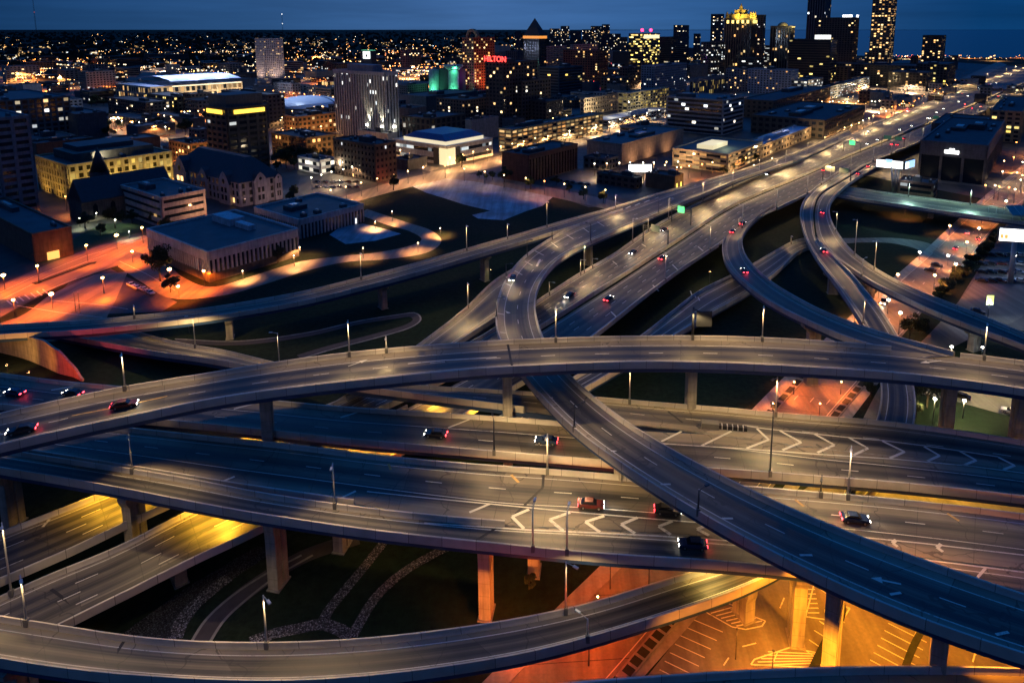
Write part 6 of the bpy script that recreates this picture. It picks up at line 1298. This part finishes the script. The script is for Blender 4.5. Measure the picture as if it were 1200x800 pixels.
spots.sort(key=lambda s: s[0].y); near, rest = spots[:296], spots[296:]
by = {}; CN = ['orange', 'amber', 'warm white', 'cool white', 'red', 'green']
for s in near:
    u, v = proj(s[0]); ref = min(REFS, key=lambda r_: ((r_[0] - u) * .8) ** 2 + (r_[1] - v) ** 2); by.setdefault((CN[s[1]], ref[2]), []).append(s)
first = set()
for (cn, ref), ss in by.items():
    ss.sort(key=lambda s: proj(s[0])[0])
    for i, (p, ci, pw) in enumerate(ss):
        if not pw and i % 3 == 0: pw = 3200 if p.y < 700 else 9000
        lb = 'glowing %s street lamp near the %s' % (cn, ref) + ('' if len(ss) == 1 else ', %s from left' % ordn(i))
        if ci not in first: first.add(ci); o = protos[ci][0]; o.location = p; o['label'] = lb; o['group'] = 'glowing lamps of the city streets'
        else: o = dup(protos[ci][0], p, 0, lb, 'glowing lamps of the city streets')
        o.scale = (1, 1, 1) if p.y < 420 else ((1.0 + (p.y - 420) / 1300),) * 3
        if pw: batwing(light('SPOT', (p.x, p.y, 8.2), pw * 1.5, ((1, .26, .05), (1, .46, .15), (1, .62, .30), (.8, .9, 1), (1, .05, .05), (.1, 1, .4))[ci], None, .4, 156, .6, (p.x, p.y, 0), name='street_glow'), 16)
for ci, pr in enumerate(protos):
    if ci not in first:
        for c in list(pr[0].children): bpy.data.objects.remove(c)
        bpy.data.objects.remove(pr[0])
# the hundreds of lights further out, too small to single out
fm = MB()
for qi, (p, ci, pw) in enumerate(rest):
    if qi % 17 == 0 and p.y > 500: batwing(light('SPOT', (p.x, p.y, 13), 30000 + p.y * 36, ((1, .24, .04), (1, .40, .10), (1, .62, .32), (.8, .9, 1), (1, .05, .05), (.1, 1, .4))[ci], None, 1.0, 160, .6, (p.x, p.y, 0), name='street_glow'), 20)
    r = .25 + p.y * .00032 * LR.choice([.4, .5, .6, .7, .9, 1.2, 1.7]); fm.tube(p, p + Vector((0, 0, 7)), .2, .2, DPOLE, 4); fm.ball(p + Vector((0, 0, 7 + r)), r, FARH[ci], 6, 4)
for _ in range(800):
    u, v = LR.uniform(-20, 1000 if LR.random() < .3 else 760), 41 + 26 * LR.random() ** .8; p = P(u, v, 0)
    if u > 640 and v < 37 + (u - 600) * .16: continue
    if LR.random() > .35 + (v - 41) / 30 or nz.noise(Vector((p.x, p.y, 0)) * .0011) < -.05: continue
    r = .5 + p.y * .00020 * LR.choice([.5, .7, .9, 1.2, 1.8]); fm.tube(p, p + Vector((0, 0, 9)), .3, .3, DPOLE, 4); fm.ball(p + Vector((0, 0, 9 + r)), r, FARH[LR.choice([0, 0, 1, 1, 2, 2, 3])], 6, 4)
tag(fm.build('city_lights'), 'hundreds of tiny orange and white lights scattered over the far dark city', 'city lights', kind='stuff')
# ------------------------------------------------------------------ trees
LEAF = simple('leaf_green', (0.03, 0.05, 0.02), .9, 0, .5, .5); LEAF2 = simple('leaf_dark', (0.016, 0.028, 0.013), .9, 0, .5, .5); BARK = simple('bark', (0.05, 0.038, 0.028), .9, 0, .3, 2)
def tree_proto(seed, hgt_, spread, bush=False):
    r = random.Random(seed); t = thing('bush' if bush else 'tree', 'x', 'bush' if bush else 'tree'); a = MB()
    tips = []
    if not bush: a.tube((0, 0, 0), (0, 0, hgt_ * .45), .28, .18, BARK, 7)
    for i in range(7):
        w_ = i * 2.4 + r.random(); z0 = hgt_ * r.uniform(.25, .45) if not bush else .1; e = Vector((math.cos(w_) * spread * r.uniform(.4, .75), math.sin(w_) * spread * r.uniform(.4, .75), hgt_ * r.uniform(.5, .9)))
        a.tube((0, 0, z0), e, .13, .04, BARK, 5); tips.append(e)
    tips.append(Vector((0, 0, hgt_ * .9))); a.build('trunk', t); k = MB()
    for e in tips:
        for _ in range(3):
            c = e + Vector((r.gauss(0, spread * .2), r.gauss(0, spread * .2), r.gauss(0, hgt_ * .08))); rr = spread * r.uniform(.22, .42)
            for _ in range(120):
                d = Vector((r.gauss(0, 1), r.gauss(0, 1), r.gauss(0, .8))); d = d.normalized() * rr * r.random() ** .4; p = c + d; s = r.uniform(.2, .44)
                x = Vector((r.gauss(0, 1), r.gauss(0, 1), r.gauss(0, 1))).normalized(); y = x.orthogonal().normalized(); k.quad([p - x * s, p + y * s * .7, p + x * s, p - y * s * .7], LEAF if r.random() < .55 else LEAF2)
    k.build('crown', t); return t
TP = [tree_proto(1, 10, 4.2), tree_proto(2, 8, 3.2), tree_proto(3, 12, 5), tree_proto(4, 2.6, 2.0, True)]; usedp = set()
def put_tree(k, u, v, s, label, group=None):
    p = P(u, v, 0); rz = (u * 1.7) % 6.28
    if k not in usedp: usedp.add(k); o = TP[k]; o.location = p; o.rotation_euler = (0, 0, rz); o['label'] = label; 
    else: o = dup(TP[k], p, rz, label)
    if group: o['group'] = group
    o.scale = (s, s, s)
put_tree(2, 188, 330, 1.15, 'big dark tree in front of the left wall of the ribbed office'); put_tree(0, 200, 343, .7, 'smaller tree beside the big dark tree at the ribbed office'); put_tree(1, 326, 308, .9, 'dark tree against the right wall of the ribbed office')
put_tree(0, 461, 223, .95, 'dark tree at the lit street corner below the brown brick office'); put_tree(1, 541, 196, 1.2, 'dark tree right of the blue roofed arena'); put_tree(1, 577, 211, .7, 'small street tree left of the red-brown hotel')
for i, (u, v, s) in enumerate([(591, 214, 1.0), (622, 222, 1.0), (652, 217, .6), (667, 226, .7), (684, 234, .75), (707, 238, .85), (562, 209, .5), (570, 211, .5)]): put_tree(i % 2, u, v, s, 'small street tree along the lit street beside the bare lot, %s from left' % ORD[[2, 3, 4, 5, 6, 7, 0, 1][i]], 'street trees beside the bare lot')
for i, (u, v, s) in enumerate([(100, 268, .8), (118, 276, .7), (135, 268, .9), (155, 262, .7), (183, 262, .9), (195, 275, .7), (60, 300, .6), (75, 293, .6)]): put_tree(i % 3, u, v, s, 'dim garden tree between the dark church and the orange street, %s from left' % ORD[[2, 3, 4, 5, 6, 7, 0, 1][i]], 'garden trees by the church')
for i, (u, v, s) in enumerate([(1066, 398, .9), (1078, 392, .7), (1100, 372, .6), (1020, 465, .5), (1086, 478, 1.0), (1073, 490, .6), (345, 231, .7), (340, 238, .8), (346, 226, .5), (885, 190, .8), (868, 196, .9), (857, 200, .8), (848, 206, .7), (620, 690, .35)]): put_tree(i % 2, u, v, s, ['dark tree by the amber lamp right of the orange street', 'second tree by the amber lamp right of the orange street', 'small tree under the outer loop ramp', 'low tree beside the curved arc ramp behind the chevron deck', 'round tree by the pale lantern behind the flyover piers', 'small tree left of the round tree by the pale lantern', 'lit shrub-like tree by the chateau car park', 'tree right of the chateau school', 'small tree behind the chateau car park', 'tree beside the low retail block', 'dark tree right of the domed garage', 'second dark tree by the domed garage', 'third dark tree by the domed garage', 'scrubby sapling near the foot of the front ramp pier'][i])
for i in range(16): put_tree(3, 1098 + i * 5.2, 350 - i * 5.0, .8 + .3 * (i % 3), 'dark bush in the hedge row between the right street and car park, %s from left' % ordn(i), 'hedge row bushes')
TR = random.Random(21); k = 0; pts = []
while k < 60:
    u, v = TR.uniform(70, 300), TR.uniform(122, 165)
    if TR.random() < .4: u, v = TR.uniform(320, 420), TR.uniform(185, 200)
    p = P(u, v, 0)
    if inside_building(p) or on_deck(p): 
        k += .2; continue
    pts.append((u, v)); k += 1
pts.sort()
for i, (u, v) in enumerate(pts): put_tree(i % 3, u, v, TR.uniform(.8, 1.3), 'dark street tree in the unlit blocks left of the ribbed tower, %s from left' % ordn(i), 'trees of the unlit left blocks')
fm = MB(); DARKL = simple('far_leaf', (0.012, 0.02, 0.014), .95, 0, .4, .05)
for _ in range(5200):
    v = 38.5 + 40 * TR.random() ** 1.6; u = TR.uniform(-60, 1260)
    if u > 640 and v < 37 + (u - 590) * .09: continue
    if u > 1000 and v < 67: continue
    p = P(u, v, 0)
    if p.y > 16000 or inside_building(p): continue
    s = TR.uniform(4, 9) * (1 + p.y / 9000)
    for j in range(3):
        a_ = TR.uniform(0, 3.14); x = Vector((math.cos(a_), math.sin(a_), 0)) * s * TR.uniform(.7, 1.5); z = Vector((0, 0, s * TR.uniform(.8, 1.5))); c = p + Vector((TR.gauss(0, s), TR.gauss(0, s), 0)); fm.quad([c - x, c + x, c + x * .55 + z, c + z * 1.25, c - x * .6 + z * .9], DARKL)
tag(fm.build('far_treeline'), 'dark mass of distant trees stretching to the horizon', 'woodland', kind='stuff')
# ------------------------------------------------------------------ vehicles
GLASSC = simple('car_glass', (.01, .012, .015), .1, 0, .1); TYRE = simple('tyre_rubber', (.01, .01, .01), .8); RIM = simple('wheel_rim', (.4, .4, .42), .3, .8)
HEADL = emit('headlight_glow', (1, .93, .78), 26); TAILL = emit('taillight_glow', (1, .035, .05), 16); HEADO = simple('headlight_off', (.6, .62, .65), .2); TAILO = simple('taillight_off', (.25, .01, .01), .3)
def car_proto(col, lit, van=False, name='car'):
    t = thing(name, 'x', name if name != 'car' else 'car'); body = simple('car_paint_%g_%g_%g' % col, col, .25, .2, .05); a = MB(); Lh, W = 2.3, .9; H2 = 1.45 if not van else 2.3
    pf = [(-2.3, .35), (2.3, .35), (2.32, .72), (1.9, .86), (1.0, .95), (-1.7, 1.0), (-2.28, .92)] if not van else [(-2.6, .4), (2.6, .4), (2.6, 1.0), (2.0, 1.25), (-2.6, 1.25)]
    def prism(mb, prof, w, m, w2=None):
        i = len(mb.v); L = len(prof); mb.v += [(x, -w, z) for x, z in prof] + [(x, w, z) for x, z in prof]; mb.face([i + n for n in range(L)], m); mb.face([i + L + n for n in range(L)][::-1], m)
        for n in range(L): mb.face((i + n, i + L + n, i + L + (n + 1) % L, i + (n + 1) % L), m)
    prism(a, pf, W, body)
    rf = [(.35, H2), (-1.15, H2), (-1.2, H2 - .04), (.4, H2 - .04)] if not van else [(1.2, H2), (-2.55, H2), (-2.58, 1.26), (1.5, 1.26)]
    prism(a, rf, W * .74 if not van else W * .96, body); a.build('body', t)
    g_ = MB(); prism(g_, [(1.02, .94), (.38, H2 - .04), (-1.18, H2 - .04), (-1.75, .99)] if not van else [(2.05, 1.24), (1.52, H2 - .1), (1.2, H2 - .1), (1.2, 1.24)], W * .78 if not van else W * .9, GLASSC); g_.build('window', t)
    for x in (-1.4, 1.4):
        for y in (-.86, .86):
            w_ = MB(); w_.tube((x, y - .1, .33), (x, y + .1, .33), .33, .33, TYRE, 12); w_o = w_.build('wheel', t); r_ = MB(); s = 1 if y > 0 else -1; r_.tube((x, y + s * .1, .33), (x, y + s * .115, .33), .19, .19, RIM, 10); r_.build('rim', w_o)
    X = 2.3 if not van else 2.6
    for y in (-.62, .62):
        h_ = MB(); h_.box((X, y, .66), (1, 0, 0), (0, 1, 0), -.02, .06, -.22, .22, -.1, .1, HEADL if lit else HEADO); h_.build('headlight', t)
        h_ = MB(); h_.box((-X, y, .74), (1, 0, 0), (0, 1, 0), -.06, .02, -.26, .26, -.11, .11, TAILL if lit else TAILO); h_.build('taillight', t)
    return t
COLS = [((.55, .55, .56), 'silver'), ((.03, .03, .035), 'black'), ((.7, .7, .68), 'white'), ((.10, .02, .02), 'dark red'), ((.03, .05, .10), 'navy')]
LIT = [car_proto(c, True) for c, _ in COLS]; OFF = [car_proto(c, False) for c, _ in COLS]; VAN = [car_proto((.75, .75, .73), True, True, 'van')]; usedc = set()
def put_car(proto, p, ang, label, group=None):
    if proto.name not in usedc: usedc.add(proto.name); o = proto; o.location = p; o.rotation_euler = (0, 0, ang); o['label'] = label
    else: o = dup(proto, p, ang, label)
    if group: o['group'] = group
    return o
CARS = [('E1', [(510, 508), (640, 516)], -1, 'red'), ('A', [(150, 473)], 1, 'red'), ('A', [(22, 503)], -1, 'white'), ('E1', [(20, 458), (86, 460)], -1, 'red'), ('E3', [(815, 636)], -1, 'red'), ('E2', [(694, 589), (784, 597)], 1, 'white'), ('E2', [(1000, 605)], 1, 'white'),
  ('D1', [(668, 344), (742, 294), (778, 268)], 1, 'white'), ('D2', [(714, 348), (776, 303)], -1, 'red'), ('R3', [(857, 270), (870, 256), (872, 317)], -1, 'red'), ('R1', [(966, 292)], -1, 'red'), ('R2', [(963, 248)], -1, 'red'), ('R2', [(1006, 203), (1018, 195)], -1, 'red'),
  ('D2', [(965, 200), (972, 196), (1046, 170), (1052, 168), (1115, 138), (1112, 141), (1140, 128), (1160, 116), (1176, 108), (1186, 105), (1194, 101), (1150, 124), (1186, 100), (1198, 107), (1170, 114), (1060, 163)], -1, 'red'), ('D1', [(900, 193), (1016, 168), (1030, 163), (1019, 155), (1105, 127), (1089, 138), (1098, 131), (1124, 120), (1134, 111), (1148, 104), (1160, 98), (1176, 90), (1070, 147), (1054, 153), (1168, 97), (1154, 101), (1090, 141), (1186, 88)], 1, 'white'), ('B', [(594, 326)], 1, 'white')]
cc = 0
for key, lst, dirn, kind in CARS:
    r = RAMPS[key]; tot = len([1 for c in CARS if c[0] == key and c[3] == kind]); 
    for i, (u, v) in enumerate(sorted(lst)):
        j = r.near_u(u, v, .5); best = min(((abs(proj(r.at(jj, tt / 20, .7))[0] - u) + abs(proj(r.at(jj, tt / 20, .7))[1] - v), jj, tt / 20) for jj in range(max(0, j - 25), min(r.n - 1, j + 25)) for tt in range(3, 18)))
        _, jj, tt = best; p = r.at(jj, tt, .02); d = r.c[min(jj + 1, r.n - 1)] - r.c[jj]; d = d * dirn; ang = math.atan2(d.y, d.x)
        c = (1, 4, 3, 1, 4)[cc % 5]; cc += 1
        lb = '%s car %s on the %s, %s from left' % (COLS[c][1], 'with red tail lights' if kind == 'red' else 'with headlights on', NAMES[key], ordn(i))
        if len([1 for x in CARS if x[0] == key and x[3] == kind]) > 1: lb = lb.replace(' on the', ' far up the' if lst[0][1] < 260 and key[0] == 'D' else (' low on the' if lst[0][1] > 455 else ' up on the'))
        o = put_car(LIT[c], p, ang, lb, 'cars driving on the interchange')
        seen_ = 1
        if p.y < 420:
            f_ = Vector((math.cos(ang), math.sin(ang), 0))
            if kind == 'white': light('SPOT', (2.4, 0, .75), 500, (1, .9, .72), o, .2, 75, .8, (14, 0, -.6), 'headlight_beam')
            else: light('POINT', (-2.9, 0, .8), 25, (1, .05, .06), o, .2, name='taillight_glow')
put_car(VAN[0], P(1036, 355, .1), math.atan2(-E1.y, -E1.x), 'white van with headlights on driving along the wide right street', 'cars on the wide right street'); light('SPOT', (2.7, 0, .8), 500, (1, .9, .72), VAN[0], .2, 75, .8, (14, 0, -.6), 'headlight_beam')
for i, (u, v, dd) in enumerate([(1134, 274, 1), (1146, 281, 1), (1142, 256, -1), (1150, 251, -1), (1120, 292, 1)]): put_car(LIT[i], P(u, v, .1), math.atan2(E1.y, E1.x) if dd > 0 else math.atan2(-E1.y, -E1.x), '%s car %s on the wide right street, %s' % (COLS[i][1], 'seen from behind' if dd > 0 else 'with headlights', ('by the junction', 'beside the dark hedge', 'under the overpass', 'right under the overpass edge', 'before the junction')[i]), 'cars on the wide right street')
PARK = [(154, 335, 2), (160, 338, 2), (168, 340, 2), (176, 344, 0), (1126, 466, 1), (1185, 484, 2), (1146, 366, 4)] + [(1150 + (i % 5) * 11, 300 + (i // 5) * 10, (1, 4, 1, 0, 3)[(i * 7) % 5]) for i in range(20)] + [(372 + (i % 6) * 9, 214 + (i // 6) * 6, (1, 0, 3, 1, 4)[(i * 3) % 5]) for i in range(12)] + [(648 + i * 8, 212 + i * 1.0, 1) for i in range(6)] + [(1098, 312, 1), (1090, 318, 1)]
for i, (u, v, c) in enumerate(PARK):
    where = 'left dark lot by the ribbed office, %s from left' % ORD[i] if i < 4 else (('lit yard behind the flyover piers, left one', 'lit yard behind the flyover piers, right one', 'right edge car park beside the yellow sign')[i - 4] if i < 7 else ('car park by the billboard post, %s in reading order' % ordn(i - 7) if i < 27 else ('car park by the white pavilion, %s in reading order' % ordn(i - 27) if i < 39 else ('dark lot behind the red-brown hotel, %s from left' % ordn(i - 39) if i < 45 else 'kerb by the right hedge row, %s one' % ('right', 'left')[i - 45]))))
    put_car(OFF[c], P(u, v, .08), math.atan2(E2.y, E2.x) + (0 if i % 3 else math.pi), '%s car parked in the %s' % (COLS[c][1], where), 'parked cars')
for pr in LIT + OFF:
    if pr.name not in usedc:
        for c in list(pr.children_recursive): bpy.data.objects.remove(c)
        bpy.data.objects.remove(pr)
# ------------------------------------------------------------------ signs, gantries, masts
SIGNG = emit('sign_green', (.02, .16, .08), .35); SIGNB = emit('sign_bright_green', (.08, 1, .3), 1.6); BILL = emit('billboard_white', (1, .98, .94), 3.2, True); BILLB = emit('billboard_blue', (.35, .6, 1), 1.5); BILLO = emit('billboard_orange', (1, .5, .12), 1.2)
def gantry(u, v, w, label, bright=False, zb=8, panels=2):
    p = P(u, v, zb); t = thing('sign_gantry', label, 'road sign', p, math.atan2(-E2.y, -E2.x)); a = MB()
    for x in (-w / 2, w / 2): a.tube((x, 0, 0), (x, 0, 7.6), .25, .2, DPOLE, 8)
    a.build('post', t); a = MB()
    for z in (6.4, 7.5): a.tube((-w / 2, 0, z), (w / 2, 0, z), .1, .1, DPOLE, 6)
    n = int(w / 1.6)
    for i in range(n): a.tube((-w / 2 + w * i / n, 0, 6.4 if i % 2 else 7.5), (-w / 2 + w * (i + 1) / n, 0, 7.5 if i % 2 else 6.4), .06, .06, DPOLE, 5)
    a.build('truss', t)
    for i in range(panels):
        x = (-.25 + .5 * i) * w if panels > 1 else 0; b = MB(); b.box((x, -.35, 0), (1, 0, 0), (0, 1, 0), -w * .17, w * .17, -.06, .06, 5.4, 8.6, SIGNB if bright else SIGNG)
        b.box((x, -.42, 0), (1, 0, 0), (0, 1, 0), -w * .17 + .1, w * .17 - .1, -.02, .0, 5.5, 5.6, PAINT); b.box((x, -.42, 0), (1, 0, 0), (0, 1, 0), -w * .17 + .1, w * .17 - .1, -.02, .0, 8.4, 8.5, PAINT); b.build('sign_panel', t)
gantry(798, 262, 10, 'bright green lit road sign over the left mainline carriageway', True, panels=1); gantry(998, 178, 12, 'bright green lit road sign further up the mainline beside headlights', True, panels=1); gantry(1096, 146, 14, 'small green gantry sign far up the mainline', False, panels=1)
gantry(980, 212, 16, 'dark green gantry sign over the start of the loop ramps'); gantry(1046, 172, 16, 'dark teal gantry sign over the red tail light lanes before the depot'); gantry(768, 286, 12, 'dark back of a gantry sign between the mainline carriageways', panels=1)
r = RAMPS['A']; i = r.near_u(808, 393, 0); p = r.at(i, 0, 1.0); t = thing('sign_post', 'dark sign structure with a tilted panel on the far parapet of the highest flyover', 'road sign', p); a = MB(); a.tube((0, 0, 0), (0, 0, 7.2), .3, .24, DPOLE, 8); a.tube((0, 0, 6.6), (4, 0, 5.0), .15, .15, DPOLE, 6); a.build('post', t)
a = MB(); a.box((2.6, .3, 0), (1, 0, 0), (0, 1, 0), -1.8, 1.8, -.12, .12, 2.2, 6.0, DPOLE); a.build('sign_panel', t)
# V shaped double billboard
p = P(1048, 227, 0); t = thing('billboard', 'double white and blue digital billboard on slanted white legs beside the loop ramp', 'billboard', p); a = MB(); sc_ = p.y / 800
X, Z = 9 * sc_, 38 * sc_
for x0, x1 in ((-1.5, -6), (1.5, 3.5), (0, -1)): a.tube((x0 * sc_, 0, 0), (x1 * sc_, 0, Z * .86), .55, .45, POLE, 10)
a.build('leg', t)
for x0, x1, yy0, yy1, m_ in ((-19, 6, 6, -2, BILL), (7, 27, -2, 6, BILLB)):
    b = MB(); A_, B_ = Vector((x0 * sc_, yy0, Z * .80)), Vector((x1 * sc_, yy1, Z * .80)); ex = (B_ - A_).normalized(); L = (B_ - A_).length; ey = Vector((-ex.y, ex.x, 0)); b.box(A_, ex, ey, 0, L, -.5, .5, 0, 10 * sc_, DPOLE); b.box(A_, ex, ey, .3, L - .3, -.62, -.52, .3, 10 * sc_ - .3, m_)
    if m_ is BILL: b.box(A_, ex, ey, L * .35, L * .6, -.66, -.63, 3.5, 5.5, BILLB)
    else: b.box(A_, ex, ey, L * .05, L * .35, -.66, -.63, .5, 10 * sc_ - 1, BILL)
    b.build('screen', t)
light('POINT', (-2, -14, Z * .7), 1500, (.8, .9, 1), t, 1, name='billboard_glow')
p = P(1184, 331, 0); t = thing('billboard', 'big bright white billboard on a thick post at the right photo edge', 'billboard', p); sc_ = p.y / 800 * 1.04; a = MB(); a.tube((0, 0, 0), (0, 0, 51 * sc_), 1.0, .9, POLE, 14); a.build('post', t); b = MB(); ex = Vector((.97, -.24, 0)).normalized(); ey = Vector((-ex.y, ex.x, 0)); A_ = Vector((-21 * sc_, 0, 51 * sc_)); b.box(A_, ex, ey, 0, 62 * sc_, -.6, .6, 0, 17 * sc_, DPOLE); b.box(A_, ex, ey, .4, 62 * sc_ - .4, -.75, -.62, .4, 17 * sc_ - .4, BILL)
for i, (x0, x1, z0, z1) in enumerate([(2, 5.5, 4, 9), (6.5, 10, 4, 9), (2, 9.5, 2, 2.8), (11, 15, 5, 6), (11, 14, 7, 8)]): b.box(A_, ex, ey, x0 * sc_, x1 * sc_, -.80, -.76, z0 * sc_, z1 * sc_, BILLO)
b.build('screen', t)
p = P(748, 217, 0); t = thing('billboard', 'white glowing billboard on dark posts above the low workshop', 'billboard', p); sc_ = p.y / 800 * 1.03; a = MB()
for x in (-4, 6): a.tube((x * sc_, 0, 0), (x * sc_, 0, 17 * sc_), .35, .3, DPOLE, 8)
a.build('post', t); b = MB(); b.box((0, 0, 15 * sc_), (1, 0, 0), (0, 1, 0), -12 * sc_, 15 * sc_, -.5, .5, 0, 10 * sc_, DPOLE); b.box((0, 0, 15 * sc_), (1, 0, 0), (0, 1, 0), -11.6 * sc_, 14.6 * sc_, -.64, -.52, .4, 9.6 * sc_, BILL); b.build('screen', t)
p = P(1157, 376, 0); t = thing('sign_post', 'yellow-green lit sign on a thin pole in the right edge car park', 'sign', p); a = MB(); a.tube((0, 0, 0), (0, 0, 8), .14, .12, DPOLE, 8); a.build('post', t); b = MB(); b.box((0, -.3, 0), (1, 0, 0), (0, 1, 0), -1.2, 1.2, -.1, .1, 6, 9.4, emit('sign_yellow', (.75, .9, .2), 1.6)); b.build('sign_panel', t)
# glass canopy at the end of the overpass
t = thing('glass_canopy', 'pale framed glass canopy at the right end of the greenish overpass', 'canopy', P(1186, 262, 7)); a = MB(); g_ = MB(); CG = simple('canopy_glass', (.10, .22, .22), .15, 0, .2)
for i in range(7):
    x = i * 4.0; a.tube((x, 0, 0), (x, 0, 4), .12, .12, POLE, 6); a.tube((x, 0, 4), (x + 2, 9, 6.5), .12, .12, POLE, 6); a.tube((x, 18, 4), (x + 2, 9, 6.5), .12, .12, POLE, 6); a.tube((x, 18, 0), (x, 18, 4), .12, .12, POLE, 6)
    if i < 6: g_.quad([(x + .1, 0, 4.1), (x + 4, 0, 4.1), (x + 6, 9, 6.6), (x + 2.1, 9, 6.6)], CG); g_.quad([(x + 2.1, 9, 6.61), (x + 6, 9, 6.61), (x + 4, 18, 4.1), (x + .1, 18, 4.1)], CG)
a.build('frame', t); g_.build('glazing', t)
def radio_mast(u, v, vt, label, lamp):
    p = P(u, v, 0); h = solve(lambda z: proj(p + Vector((0, 0, z)))[1], vt, 0, 900); t = thing('radio_mast', label, 'mast', p); a = MB(); w_ = p.y / 800 * .45
    for x, y in ((-w_, -w_), (w_, -w_), (0, w_)): a.tube((x, y, 0), (x * .7, y * .7, h), w_ * .22, w_ * .16, DPOLE, 5)
    n = 26
    for i in range(n): a.tube((-w_, -w_, h * i / n), (w_ * .8, -w_ * .8, h * (i + 1) / n), w_ * .12, w_ * .12, DPOLE, 4)
    a.build('lattice', t)
    for s in (.62, 1.0): b = MB(); b.ball((0, 0, h * s), w_ * 1.1, lamp, 6, 4); b.build('beacon', t)
radio_mast(44, 48, -6, 'very thin radio mast rising above the left horizon', emit('mast_red', (1, .2, .2), .5)); radio_mast(332, 46, 17, 'short lit antenna mast on the horizon above the pale apartment tower', emit('mast_white', (.9, .95, 1), 3))
